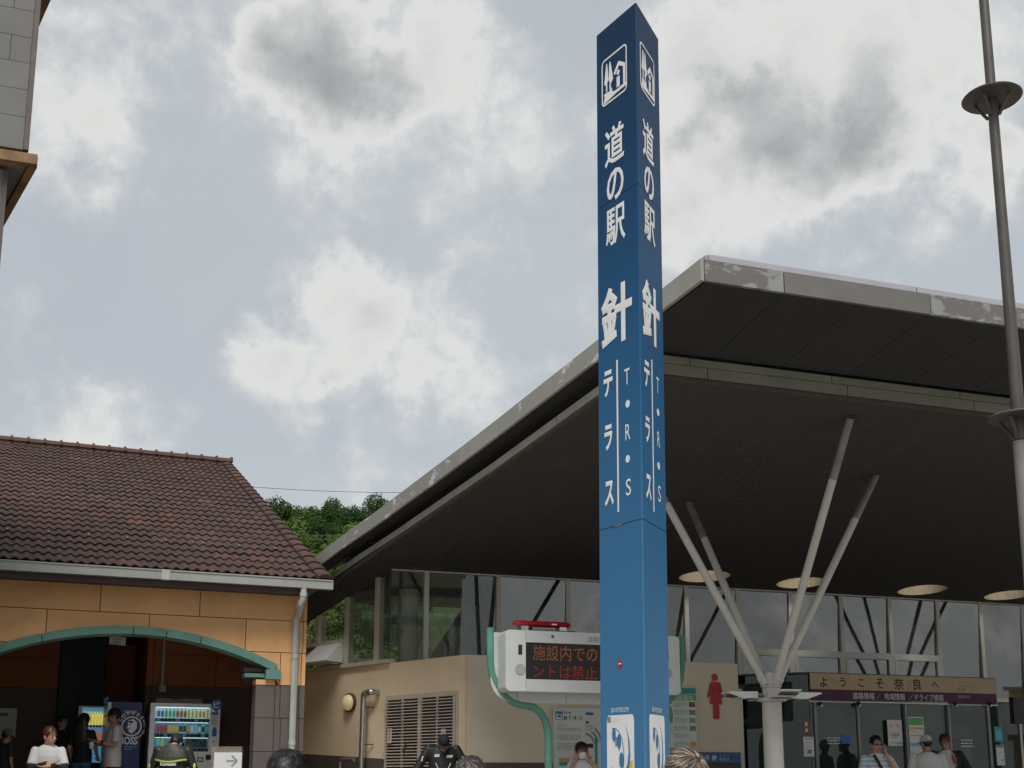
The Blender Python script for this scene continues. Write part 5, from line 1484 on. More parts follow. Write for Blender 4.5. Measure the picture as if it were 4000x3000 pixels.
for s_, zy0, zy1, x0_, x1_, m_ in (('施設内での', 415, 575, 565, 1182, 'led_orange'), ('ントは禁止', 600, 745, 570, 1178, 'led_red')):
    cyc = bp(*zq(860, (zy0 + zy1) / 2 + 5))
    A, B = bp(*zq(x0_, 500)), bp(*zq(x1_, 500))
    hh = bp(*zq(860, zy0)).z - bp(*zq(860, zy1)).z
    MB().text(s_, ((A.x + B.x) / 2, -0.0195, cyc.z), X_, Z_, B.x - A.x, hh * .92).build('led_text', m_, scn)
# back plate with the big lower radius
bpx0 = bp(*zq(205, 500), 0.12).x
bx1 = xR - bpx0
zbp = bp(*zq(420, 962), 0.12).z
rad = bp(*zq(420, 962), 0.12).x - bpx0
for a, b, rs in ((bpx0, 0.27, (0.01, 0.01, min(rad, .36), 0.01)), (0.278, xR / 2 - 0.3, None), (xR / 2 - 0.292, xR - 0.278, None), (xR - 0.27, bx1, (0.01, 0.01, 0.01, min(rad, .36)))):
    MB().prism(rrect(a, b, zbp, zT - 0.005, 0.006, rs=rs), (0, 0.305, 0), X_, Z_, (0, 0.03, 0)).build('back_plate', 'white_paint', ib)
# green pipes
pth = [bp(*zq(*q), 0.34) for q in ((161, 262), (162, 450), (163, 600), (176, 690), (205, 770), (250, 850), (310, 920), (380, 968), (450, 990), (520, 998), (580, 1018), (640, 1066), (685, 1140), (708, 1220), (716, 1300), (718, 1420), (718, 1500))]
pth = [V((p.x, 0.34, p.z)) for p in pth] + [V((pth[-1].x, 0.34, 0.0))]
for sgn in (0, 1):
    pp = [V((pth[0].x + bp(*zq(1992, 450), 0.34).x - p.x, p.y, p.z)) for p in pth] if sgn else pth
    t_ = MB().tube(pp, 0.052, 16).build('pipe_leg', 'pipe_green', ib, smooth=True)
    MB().lathe([(0.054, 0), (0.056, 0.02), (0.03, 0.028)], (pp[0].x, pp[0].y, pp[0].z - 0.01), 16).build('pipe_cap', 'pipe_green', t_, smooth=True)
# red beacon bar
P0, P1 = bp(*zq(385, 225), 0.14), bp(*zq(922, 240), 0.14)
bc = MB()
zc_, zh = bp(*zq(640, 222), 0.14).z, 0.048
L_ = P1.x - P0.x
prof = []
bc2 = MB()
xs_n = 14
ringv = []
for i in range(xs_n + 1):
    f = i / xs_n
    e_ = min(1.0, min(f, 1 - f) * 9 + 0.35)
    for kk in range(12):
        t = 2 * math.pi * kk / 12
        ringv.append((P0.x + L_ * f, 0.14 + 0.11 * e_ * math.cos(t), zc_ + zh * (0.35 + 0.65 * e_) * (math.sin(t) if math.sin(t) > 0 else 0.8 * math.sin(t))))
bc2.add(ringv, [(i * 12 + k, i * 12 + (k + 1) % 12, (i + 1) * 12 + (k + 1) % 12, (i + 1) * 12 + k) for i in range(xs_n) for k in range(12)] + [tuple(range(11, -1, -1)), tuple(xs_n * 12 + k for k in range(12))])
bco = bc2.build('beacon_lens', 'beacon_red', ib, smooth=True)
MB().box(P0.x + L_ * .63, P0.x + L_ * .72, 0.025, 0.05, zc_ - 0.012, zc_ + 0.004).build('beacon_badge', 'white_print', bco)
for f in (0.16, 0.84): MB().box(P0.x + L_ * f - 0.05, P0.x + L_ * f + 0.05, 0.05, 0.23, zT - 0.004, zc_ - zh * .7).build('beacon_foot', 'steel', bco)
MB().box(P0.x + 0.2, P1.x + 0.05, 0.03, 0.26, zT - 0.002, zT + 0.016).build('beacon_tray', 'band_dark', ib)

# ================================================================ lamp pole
LP = at(3993, 1800, 10.0)
lp_ = thing('lamp_pole', 'tall slim grey-brown pole with two round discs at the right edge', 'lamp pole', (LP.x, LP.y, 0))
zl = lambda y, x=3960: at(x, y, 10.0).z
MB().tube([(0, 0, 0), (0, 0, zl(1722) - 0.006)], [0.074, 0.067], 24).build('lower_shaft', 'grey_pole', lp_, smooth=True)
MB().tube([(0, 0, zl(1720)), (0, 0, zl(900)), (0, 0, zl(-260))], [0.058, 0.048, 0.042], 24).build('upper_shaft', 'bronze_pole', lp_, smooth=True)
for zc_, r in ((zl(384, 3880), 0.268), (zl(1632, 3985), 0.262)):
    dk = MB().lathe([(0.05, -0.014), (r - 0.012, -0.012), (r, 0.0), (r - 0.012, 0.014), (0.05, 0.018)], (0, 0, zc_), 48).build('disc', 'bronze_pole', lp_, smooth=True)
    for an in (35, 125, 215, 305):
        t = R_(an + 8)
        d = V((math.cos(t), math.sin(t), 0))
        MB().tube([d * 0.055 + V((0, 0, zc_ - 0.19)), d * 0.165 + V((0, 0, zc_ - 0.014))], 0.015, 8).build('bracket', 'bronze_pole', dk, smooth=True)
zc_ = zl(1690)
MB().box(0.068, 0.11, -0.02, 0.02, zc_ - 0.06, zc_ + 0.12).build('cable_clamp', 'black_print', lp_)

# ================================================================ signs and boards on the hall front
FY = -1.838
fp = lambda x, y: HL.px(x, y, FY)
def on_wall(name, label, cat, x, yoff=0.0): return thing(name, label, cat, HL.w(x, FY - yoff), HL.rz)
# red toilet figure
c_ = fp(2794, 2720)
e = on_wall('toilet_sign', 'large red woman figure marking the toilets on the beige wall', 'sign', c_.x)
sc_ = (fp(2794, 2632).z - fp(2794, 2809).z) / 366.0
o_ = V((0, -0.012, c_.z + 0 * sc_))
zmid = (fp(2794, 2632).z + fp(2794, 2809).z) / 2
def zf(pts): return [((x - 403) * sc_ , (1079 - y) * sc_) for x, y in pts]
body = MB()
body.prism(zf([(360, 975), (372, 962), (435, 962), (452, 975), (477, 1075), (474, 1092), (460, 1092), (434, 1000), (431, 1002), (466, 1142), (434, 1142), (434, 1250), (424, 1262), (412, 1262), (407, 1250), (407, 1142), (404, 1142), (404, 1250), (398, 1262), (386, 1262), (382, 1250), (382, 1142), (350, 1142), (380, 1002), (377, 1000), (350, 1088), (336, 1092), (334, 1076)])[::-1], (0, -0.012, zmid), X_, Z_, (0, 0.011, 0))
body.build('figure_body', 'red_print', e)
MB().prism([(0.0 + 26 * sc_ * math.cos(t), (1079 - 925) * sc_ + 30 * sc_ * math.sin(t)) for t in [2 * math.pi * i / 24 for i in range(24)]], (0, -0.012, zmid), X_, Z_, (0, 0.011, 0)).build('figure_head', 'red_print', e)
def text_rows(mb, x0, x1, z0, z1, n, y, rnd):
    h = (z0 - z1) / n
    for i in range(n):
        x = x0
        xe_ = x1 - rnd.random() * (x1 - x0) * (0.5 if i % 4 == 3 else 0.05)
        while x < xe_ - 0.01:
            w_ = rnd.uniform(0.02, 0.11)
            mb.box(x, min(x + w_, xe_), y - 0.001, y, z0 - h * (i + 0.62), z0 - h * (i + 0.30))
            x += w_ + rnd.uniform(0.006, 0.02)
rnd = random.Random(3)
# left notice board
A, B = fp(2157, 2764), fp(2400, 2780)
e = on_wall('notice_board', 'white information panel headed with a blue road-station logo, behind the masked woman', 'notice board', A.x, 0.05)
bw = B.x - A.x
zt, zb = A.z, 0.95
MB().box(0, bw, -0.03, 0.03, zb, zt).build('panel', 'panel_pale', e)
lx_ = lambda x, y=2850: HL.px(x, y, FY - 0.08).x - A.x
lz_ = lambda y, x=2200: HL.px(x, y, FY - 0.08).z
MB().box(lx_(2170), lx_(2198), -0.033, -0.0305, lz_(2811), lz_(2779)).build('logo', 'blue_print', e)
q0, q1, w0, w1 = lx_(2170), lx_(2198), lz_(2811), lz_(2779)
MB().prism([(q0 + .01, w0 + .01), (q1 - .01, w0 + .01), (q1 - .01, w0 + .03), (q0 + .01, w0 + .04)], (0, -0.0345, 0), X_, Z_, (0, 0.001, 0)).prism([(q0 + .01, w0 + .05), (q0 + .045, w0 + .05), (q0 + .028, w1 - .01)], (0, -0.0345, 0), X_, Z_, (0, 0.001, 0)).prism([(q0 + .05, w0 + .07), (q0 + .08, w0 + .10), (q0 + .11, w0 + .07), (q0 + .11, w0 + .04), (q0 + .095, w0 + .04), (q0 + .095, w0 + .07), (q0 + .08, w0 + .085), (q0 + .06, w0 + .065)], (0, -0.0345, 0), X_, Z_, (0, 0.001, 0)).build('logo_mark', 'white_print', e)
MB().text('「道の駅」', (lx_(2217), -0.032, lz_(2784)), X_, Z_, lx_(2236) - lx_(2200), 0.04).build('lettering', 'black_print', e)
MB().text('針', (lx_(2210), -0.032, lz_(2804)), X_, Z_, None, 0.075, bold=0.02).build('lettering', 'black_print', e)
MB().text('T・R・S', (lx_(2247), -0.032, lz_(2804)), X_, Z_, lx_(2273) - lx_(2222), 0.07, bold=0.02).build('lettering', 'black_print', e)
MB().text('道の駅について', (lx_(2196), -0.032, lz_(2833)), X_, Z_, lx_(2216) - lx_(2176), 0.03).build('lettering', 'grey_print', e)
tr = MB()
for y0, y1, n in ((2842, 2858, 3), (2868, 2892, 4), (2902, 2930, 5)): text_rows(tr, lx_(2176), lx_(2272), lz_(y0), lz_(y1), n, -0.031, rnd)
tr.build('printed_lines', 'grey_print', e, kind='stuff')
cd = MB().box(lx_(2284), lx_(2322), -0.033, -0.0305, lz_(2858), lz_(2777)).build('photo_card', 'paper', e)
MB().box(lx_(2288), lx_(2318), -0.035, -0.0335, lz_(2792), lz_(2781)).box(lx_(2288), lx_(2300), -0.035, -0.0335, lz_(2826), lz_(2815)).build('card_picture', 'blue_print', cd)
tr = MB(); text_rows(tr, lx_(2288), lx_(2318), lz_(2830), lz_(2856), 6, -0.0335, rnd); tr.build('printed_lines', 'grey_print', cd, kind='stuff')
cd = MB().box(lx_(2289), lx_(2318), -0.033, -0.0305, lz_(2945), lz_(2896)).build('photo_card', 'paper', e)
MB().box(lx_(2291), lx_(2316), -0.035, -0.0335, lz_(2920), lz_(2904)).build('card_picture', 'purple_banner', cd)
for r in range(3):
    a0 = MB()
    for i in range(10):
        t0, t1 = R_(90 - 9 * i), R_(90 - 9 * (i + 1))
        for_r = [0.30 - 0.07 * r, 0.26 - 0.07 * r]
        a0.add([(lx_(2286) + rr_ * math.cos(t), -0.0315, lz_(2900) + rr_ * math.sin(t)) for rr_, t in ((for_r[0], t0), (for_r[0], t1), (for_r[1], t1), (for_r[1], t0))], [(0, 1, 2, 3)])
    a0.build('swoosh', 'silver_side', e)
MB().box(lx_(2322), lx_(2333), -0.0325, -0.0305, zb + .02, lz_(2880)).build('side_stripe', 'teal_print', e)
for k, m_ in enumerate(('orange_print', 'teal_print')): MB().box(lx_(2183), lx_(2225), -0.033, -0.0305, lz_(2975 + 16 * k), lz_(2960 + 16 * k)).build('table_cell', m_, e)
# right facilities board
A, B = fp(2560, 2684), fp(2720, 2688)
e = on_wall('facilities_board', 'facilities guide board with teal and green headings, right of the blue pylon', 'notice board', A.x, 0.04)
lx_ = lambda x, y=2800: HL.px(x, y, FY - 0.07).x - A.x
bw = lx_(2720)
zt = lz_(2687, 2690)
MB().box(0, bw, -0.03, 0.03, lz_(2922, 2690), zt).build('panel', 'panel_pale', e)
LZ = lambda y: lz_(y, 2690)
h1 = MB().box(0, bw, -0.033, -0.0305, LZ(2711), zt).build('heading_bar', 'teal_print', e)
h2 = MB().box(lx_(2612), bw, -0.033, -0.0305, LZ(2736), LZ(2713)).build('heading_bar', 'green_print', e)
MB().text('施設案内', (lx_(2670), -0.0345, LZ(2725)), X_, Z_, lx_(2707) - lx_(2633), 0.075).build('lettering', 'white_print', h2)
MB().text('路', (lx_(2657), -0.0345, LZ(2698)), X_, Z_, None, 0.075).build('lettering', 'white_print', h1)
tr = MB()
for k in range(6):
    y = 2741 + k * 31
    text_rows(tr, lx_(2633), lx_(2686), LZ(y), LZ(y + 22), 4, -0.031, rnd)
    MB().box(lx_(2692), bw - 0.015, -0.033, -0.0305, LZ(y + 21), LZ(y + 1)).build('picture', ['brown_print', 'grey_print', 'silver_side', 'grey_print', 'panel_pale', 'orange_print'][k], e)
tr.build('printed_lines', 'grey_print', e, kind='stuff')
MB().prism([(lx_(2612) - .1, LZ(2800)), (lx_(2626), LZ(2830)), (lx_(2630), LZ(2790)), (lx_(2622), LZ(2760)), (lx_(2600), LZ(2750))], (0, -0.032, 0), X_, Z_, (0, 0.001, 0)).build('map_area', 'green_print', e)
MB().bar((lx_(2610), -0.0315, LZ(2830)), (lx_(2628), -0.0315, LZ(2868)), 0.012, 0.001).bar((lx_(2628), -0.0315, LZ(2868)), (lx_(2600), -0.0315, LZ(2874)), 0.012, 0.001).build('map_road', 'orange_print', e)
# blue name strip
A, B = fp(2560, 2937), fp(2889, 2938)
e = on_wall('name_strip', 'long blue name strip low on the beige wall under the red figure', 'sign', A.x, 0.02)
bw = B.x - A.x
zt, zb = lz_(2938, 2800), lz_(2981, 2800)
MB().box(0, bw, -0.02, 0.018, zb, zt).build('strip', 'blue_band', e)
sx = lambda x: HL.px(x, 2960, FY - 0.04).x - A.x
MB().text('道の駅', (sx(2747), -0.0225, (zt + zb) / 2), X_, Z_, sx(2770) - sx(2722), 0.085).build('lettering', 'panel_pale', e)
MB().text('針', (sx(2791), -0.0225, (zt + zb) / 2), X_, Z_, sx(2801) - sx(2781), 0.10, bold=.02).build('lettering', 'panel_pale', e)
MB().text('テラス', (sx(2829), -0.0225, zb + 0.06), X_, Z_, sx(2848) - sx(2809), 0.06).build('lettering', 'panel_pale', e)
MB().text('T・R・S', (sx(2829), -0.0225, zt - 0.055), X_, Z_, sx(2848) - sx(2812), 0.025).build('lettering', 'panel_pale', e)

# ================================================================ glass entrance
VY = -2.55
vp_ = lambda x, y, yl=VY: HL.px(x, y, yl)
ent = thing('glass_entrance', 'glass entrance porch with sliding doors under the welcome banner', 'entrance', HL.o, HL.rz)
ax, bx_ = vp_(3157, 2632), vp_(3886, 2656)
ztp = ax.z
xl0 = xE + 0.02
dl = vp_(3900, 2700, VY)
def vpane(p, q, z0, z1, m_='door_glass', th=0.008):
    d = (V((q[0] - p[0], q[1] - p[1], 0))).normalized()
    n_ = V((-d.y, d.x, 0)) * (th / 2)
    return MB().add([V((p[0], p[1], z0)) - n_, V((q[0], q[1], z0)) - n_, V((q[0], q[1], z1)) - n_, V((p[0], p[1], z1)) - n_, V((p[0], p[1], z0)) + n_, V((q[0], q[1], z0)) + n_, V((q[0], q[1], z1)) + n_, V((p[0], p[1], z1)) + n_],
                    [(0, 1, 2, 3), (5, 4, 7, 6), (0, 4, 5, 1), (3, 2, 6, 7), (0, 3, 7, 4), (1, 5, 6, 2)]).build('glass_pane', m_, ent)
cl = (ax.x - 0.01, VY)
cr = (bx_.x + 0.01, VY)
wl = (xl0 + 0.10, -1.86)
vpane(wl, ((wl[0] + cl[0]) / 2 - .02, (wl[1] + cl[1]) / 2), 0.05, ztp - 0.01)
vpane(((wl[0] + cl[0]) / 2 + .02, (wl[1] + cl[1]) / 2), cl, 0.05, ztp - 0.01)
rr1 = (bx_.x + 0.42, -1.3)
vpane((cr[0], cr[1]), rr1, 0.05, ztp - 0.01)
MB().prism([(wl[0], wl[1]), cl, cr, rr1, (rr1[0], -0.12), (wl[0], -0.12)][::-1], (0, 0, ztp), X_, Y_, (0, 0, 0.03)).build('porch_roof', 'interior', ent)
gx = [vp_(x, 2800).x for x in (3183, 3350, 3536, 3704, 3858)]
zh_ = vp_(3350, 2746).z
for i, x in enumerate(gx):
    w_ = 0.028 if i in (0, 4) else 0.022
    MB().box(x - w_, x + w_, VY - 0.03, VY + 0.06, 0.0, zh_).build('door_post', 'grey_pole', ent)
MB().box(cl[0], cr[0], VY - 0.01, VY + 0.05, zh_ + 0.001, zh_ + 0.06).build('door_header', 'alu_frame', ent)
MB().box(gx[1] + 0.03, gx[3] - 0.03, VY - 0.05, VY - 0.011, zh_ + 0.002, zh_ + 0.05).build('light_strip', 'white_paint', ent)
for i in range(4):
    yy = VY + (0.03 if i in (1, 2) else 0.0)
    vpane((gx[i] + 0.03, yy), (gx[i + 1] - 0.03, yy), 0.05, zh_ - 0.002)
vpane((cl[0] + 0.01, VY), (gx[0] - 0.03, VY), 0.05, zh_ - 0.002)
for x in (3195, 3344, 3720, 3855):
    P = vp_(x, 2747)
    sp = MB().lathe([(0.03, 0.0), (0.036, 0.05), (0.03, 0.075)], (P.x, VY - 0.05, P.z), 12, axis=(0, -0.8, -0.6)).build('spotlight', 'black_print', ent, smooth=True)
    MB().lathe([(0.024, 0.0), (0.02, 0.006)], (P.x, VY - 0.05 - 0.062, P.z - 0.047), 12, axis=(0, -0.8, -0.6)).build('lamp_face', 'white_print', sp)
MB().box(cl[0], cr[0], -0.6, -0.55, 0.0, ztp - 0.05).build('inner_wall', 'porch_wall', ent)
MB().box(cl[0], cr[0], VY + 0.1, -0.61, 0.0, 0.04).build('porch_floor', 'interior_wall', ent)
# inner furniture read through the doors
for k, (px_, w_, h_, m_) in enumerate(((3240, .5, 1.7, 'silver_side'), (3420, .7, 1.5, 'grey_print'), (3600, .35, 2.1, 'panel_pale'), (3790, .55, 1.8, 'grey_print'), (3330, .2, 2.0, 'panel_pale'))):
    P = vp_(px_, 2850, -1.0)
    MB().box(P.x - w_ / 2, P.x + w_ / 2, -1.1, -0.8, 0.05, h_).build('rack', m_, ent)
# welcome banner
bz = [vp_(3158, y).z for y in (2629, 2692, 2736)]
e = thing('welcome_banner', 'long tan and purple welcome banner over the glass entrance doors', 'banner', HL.w(ax.x, VY), HL.rz)
xw = vp_(3882, 2690).x - ax.x
xm_ = vp_(3542, 2690).x - ax.x
for a, b in ((0, xm_ - 0.003), (xm_ + 0.003, xw)):
    MB().box(a, b, -0.05, -0.03, bz[1] + 0.001, bz[0]).build('upper_band', 'tan_banner', e)
    MB().box(a, b, -0.05, -0.03, bz[2], bz[1] - 0.001).build('lower_band', 'purple_banner', e)
for ch, x, y, h in (('よ', 3217, 2664, .17), ('う', 3291, 2664, .16), ('こ', 3364, 2668, .13), ('そ', 3436, 2670, .17), ('奈', 3511, 2672, .20), ('良', 3583, 2674, .20), ('へ', 3653, 2676, .10)):
    P = vp_(x, y, VY - 0.05)
    MB().text(ch, (P.x - ax.x, -0.052, P.z), V((1, 0, 0)), V((-0.05, 0, 1)), None, h, bold=0.016).build('lettering', 'brown_print' if False else 'black_print', e)
for s_, x0, x1 in (('道路情報', 3330, 3417), ('／', 3424, 3440), ('地域情報', 3454, 3535), ('／', 3550, 3566), ('ドライブ情報', 3575, 3685)):
    P, Q_ = vp_(x0, 2718 if x0 < 3450 else 2722, VY - 0.05), vp_(x1, 2722, VY - 0.05)
    MB().text(s_, ((P.x + Q_.x) / 2 - ax.x, -0.052, (bz[1] + bz[2]) / 2), X_, Z_, Q_.x - P.x, 0.115 if s_ != '／' else 0.09).build('lettering', 'paper', e)
P = vp_(3755, 2695, VY - 0.05)
MB().text('奈良', (P.x - ax.x, -0.052, P.z), X_, Z_, None, 0.075).build('lettering', 'brown_print', e)
lb = MB()
for y, z in ((2680, 0), (2718, 1), (2724, 1)):
    P = vp_(3742, y, VY - 0.05); Q_ = vp_(3800 if y < 2700 else 3790, y, VY - 0.05)
    lb.box(P.x - ax.x, Q_.x - ax.x, -0.052, -0.0505, P.z - 0.008, P.z + 0.008)
lb.build('printed_lines', 'grey_print', e, kind='stuff')
# posters and papers taped to the porch glass
def poster(label, x0, x1, y0, y1, m_, bands, yoff=0.035):
    A, B = vp_(x0, y0, VY - yoff), vp_(x1, y1, VY - yoff)
    e = thing('poster', label, 'poster', HL.w(A.x, VY - yoff, 0), HL.rz)
    w_, h_ = B.x - A.x, A.z - B.z
    MB().box(0, w_, -0.006, -0.001, B.z, A.z).build('sheet', m_, e)
    for (a, b, c, d), mm in bands:
        MB().box(a * w_, b * w_, -0.0085, -0.0065, A.z - d * h_, A.z - c * h_).build('printed_block', mm, e)
    return e
e = poster('white poster with two pictured faces and red print on the door glass', 3464, 3526, 2812, 2914, 'paper', [((.2, .85, .52, .55), 'red_print'), ((.25, .75, .58, .63), 'grey_print'), ((.25, .6, .66, .69), 'grey_print'), ((.5, .95, .86, .93), 'sky_print'), ((.1, .4, .84, .87), 'orange_print')])
A, B = vp_(3464, 2812, VY - .035), vp_(3526, 2914, VY - .035)
for cx in (.25, .75):
    MB().ball(((B.x - A.x) * cx, -0.007, A.z - (A.z - B.z) * .22), ((B.x - A.x) * .13, 0.002, (A.z - B.z) * .10), 10, 6).build('printed_face', 'pink_print', e)
poster('tall poster with a green heading on the door glass, behind the white-capped man', 3546, 3616, 2800, 2960, 'paper', [((.03, .97, .02, .20), 'green_print'), ((.03, .97, .26, .30), 'orange_print'), ((.03, .35, .32, .36), 'yellow_print'), ((.1, .8, .45, .47), 'grey_print'), ((.03, .97, .64, .72), 'sky_print')])
poster('white notice at the left end of the glass porch', 3137, 3181, 2878, 2955, 'paper', [((.15, .85, .08, .13), 'grey_print'), ((.2, .6, .25, .28), 'pink_print'), ((.3, .8, .5, .52), 'red_print'), ((.35, .75, .65, .85), 'grey_print')])
poster('pair of small dark red stickers on the glass above the left white notice', 3141, 3169, 2816, 2866, 'brown_print', [((.1, .45, .1, .4), 'paper'), ((.1, .45, .6, .85), 'paper')])
poster('teal and blue poster on the right end of the glass porch', 3882, 3918, 2838, 2898, 'teal_print', [((.15, .85, .25, .85), 'sky_print'), ((.5, .9, .04, .16), 'green_print')], 0.02)
poster('pale notice with a teal heading low on the right end of the glass porch', 3889, 3926, 2910, 2990, 'panel_pale', [((.05, .95, .02, .12), 'teal_print'), ((.2, .8, .35, .37), 'grey_print'), ((.6, .9, .7, .78), 'green_print')], 0.02)
tr = MB()
for x0, x1, y0, y1 in ((3230, 3284, 2878, 2910), (3752, 3805, 2886, 2922)):
    A, B = vp_(x0, y0, VY - 0.006), vp_(x1, y1, VY - 0.006)
    text_rows(tr, A.x, B.x, A.z, B.z, 3, VY - 0.006, rnd)
tr.build('door_lettering', 'paper', ent, kind='stuff')
P = vp_(3305, 2895)
MB().box(P.x - .1, P.x + .1, VY - 0.008, VY - 0.005, vp_(3305, 2905).z, vp_(3305, 2872).z).build('door_sticker', 'blue_print', ent)
# exterior dark cabinet right of the porch
P = HL.px(3960, 2700, -1.0)
MB().box(P.x - 0.05, P.x + 0.25, -1.02, -0.9, 2.1, 2.62).build('air_duct', 'band_dark', hall)
# ================================================================ people
mat('skin', (0.47, 0.27, 0.185), 0.55, 0.06, 12)
mat('skin_tan', (0.40, 0.21, 0.135), 0.55, 0.06, 12)
def hairmat(name, c0, c1, pw=0.5):
    m, T = newmat(name)
    rnd_ = T.n('ShaderNodeNewGeometry').outputs['Random Per Island']
    c = T.ramp(rnd_, [(0.0, c0), (pw, c0), (1.0, c1)])
    p = T.n('ShaderNodeBsdfPrincipled', {'Base Color': c, 'Roughness': 0.42})
    T.n('ShaderNodeOutputMaterial', {0: p.outputs[0]})
hairmat('hair_black', (0.006, 0.0055, 0.0055), (0.085, 0.082, 0.08), 0.62)
mat('hair_auburn', (0.10, 0.028, 0.018), 0.4, 0.4, 20)
hairmat('hair_grey', (0.02, 0.017, 0.016), (0.30, 0.27, 0.24), 0.45)
hairmat('hair_ash', (0.055, 0.036, 0.026), (0.40, 0.32, 0.24), 0.3)
mat('hair_ash_dark', (0.085, 0.06, 0.045), 0.42, 0.4, 12)
mat('hair_wine', (0.10, 0.012, 0.018), 0.45, 0.3, 20)
mat('cloth_white', (0.60, 0.60, 0.60), 0.85, 0.05, 6, 0.5, 14)
mat('cloth_offwhite', (0.58, 0.57, 0.55), 0.85, 0.05, 6, 0.5, 14)
mat('cloth_black', (0.012, 0.012, 0.014), 0.8, 0.2, 6, 0.5, 14)
mat('jacket_black', (0.018, 0.018, 0.020), 0.55, 0.2, 6, 0.7, 12)
mat('jacket_grey', (0.045, 0.042, 0.042), 0.6, 0.2, 6, 0.6, 12)
mat('cloth_denim', (0.055, 0.105, 0.23), 0.9, 0.15, 9, 0.4, 30)
mat('cloth_dark', (0.03, 0.03, 0.035), 0.85, 0.2, 6)
mat('cloth_plum', (0.045, 0.015, 0.03), 0.85, 0.2, 6)
mat('cloth_red', (0.40, 0.02, 0.03), 0.8)
mat('lime_piping', (0.42, 0.62, 0.08), 0.6)
mat('reflective_white', (0.70, 0.70, 0.72), 0.5)
mat('lips', (0.30, 0.10, 0.085), 0.5)
mat('eye_dark', (0.02, 0.015, 0.012), 0.25)
m, T = newmat('cloth_striped')
oc = T.n('ShaderNodeTexCoord').outputs['Object']
z_ = T.n('ShaderNodeSeparateXYZ', {0: oc}).outputs[2]
f_ = T.math('FRACT', T.math('MULTIPLY', z_, 15.0))
c = T.ramp(f_, [(0.0, (0.62, 0.66, 0.70)), (0.30, (0.62, 0.66, 0.70)), (0.33, (0.10, 0.16, 0.28)), (0.42, (0.10, 0.16, 0.28)), (0.45, (0.55, 0.60, 0.66)), (0.62, (0.25, 0.42, 0.58)), (0.78, (0.25, 0.42, 0.58)), (0.80, (0.50, 0.42, 0.50)), (0.9, (0.64, 0.66, 0.70))], 'CONSTANT')
p = T.n('ShaderNodeBsdfPrincipled', {'Base Color': c, 'Roughness': 0.85})
T.n('ShaderNodeOutputMaterial', {0: p.outputs[0]})

def fuse(mb, voxel, name, m_, parent, smooth_n=5, label=None):
    """fuse overlapping closed pieces into one continuous skin"""
    me = bpy.data.meshes.new(name)
    me.from_pydata(mb.v, [], mb.f)
    ob = bpy.data.objects.new(name, me)
    COL.objects.link(ob)
    r = ob.modifiers.new('r', 'REMESH')
    r.mode = 'VOXEL'
    r.voxel_size = voxel
    s_ = ob.modifiers.new('s', 'SMOOTH')
    s_.iterations = smooth_n
    s_.factor = 0.5
    dg = bpy.context.evaluated_depsgraph_get()
    me2 = bpy.data.meshes.new_from_object(ob.evaluated_get(dg))
    ob.modifiers.clear()
    ob.data = me2
    bpy.data.meshes.remove(me)
    me2.name = name
    me2.materials.clear()
    me2.materials.append(M[m_])
    me2.polygons.foreach_set('use_smooth', [True] * len(me2.polygons))
    if parent: ob.parent = parent
    return ob
def limb(mb, p0, p1, r0, r1, seg=12):
    mb.tube([p0, p1], [r0, r1], seg)
    mb.ball(p0, r0, seg, 8)
    mb.ball(p1, r1, seg, 8)
def torso(mb, rings, seg=20):
    """rings of (z, rx, ry, yc)"""
    vs = []
    for z, rx, ry, yc in rings:
        for k in range(seg):
            t = 2 * math.pi * k / seg
            vs.append((rx * math.cos(t), yc + ry * math.sin(t), z))
    n = len(rings)
    fs = [(i * seg + k, i * seg + (k + 1) % seg, (i + 1) * seg + (k + 1) % seg, (i + 1) * seg + k) for i in range(n - 1) for k in range(seg)]
    fs += [tuple(range(seg - 1, -1, -1)), tuple((n - 1) * seg + k for k in range(seg))]
    mb.add(vs, fs)

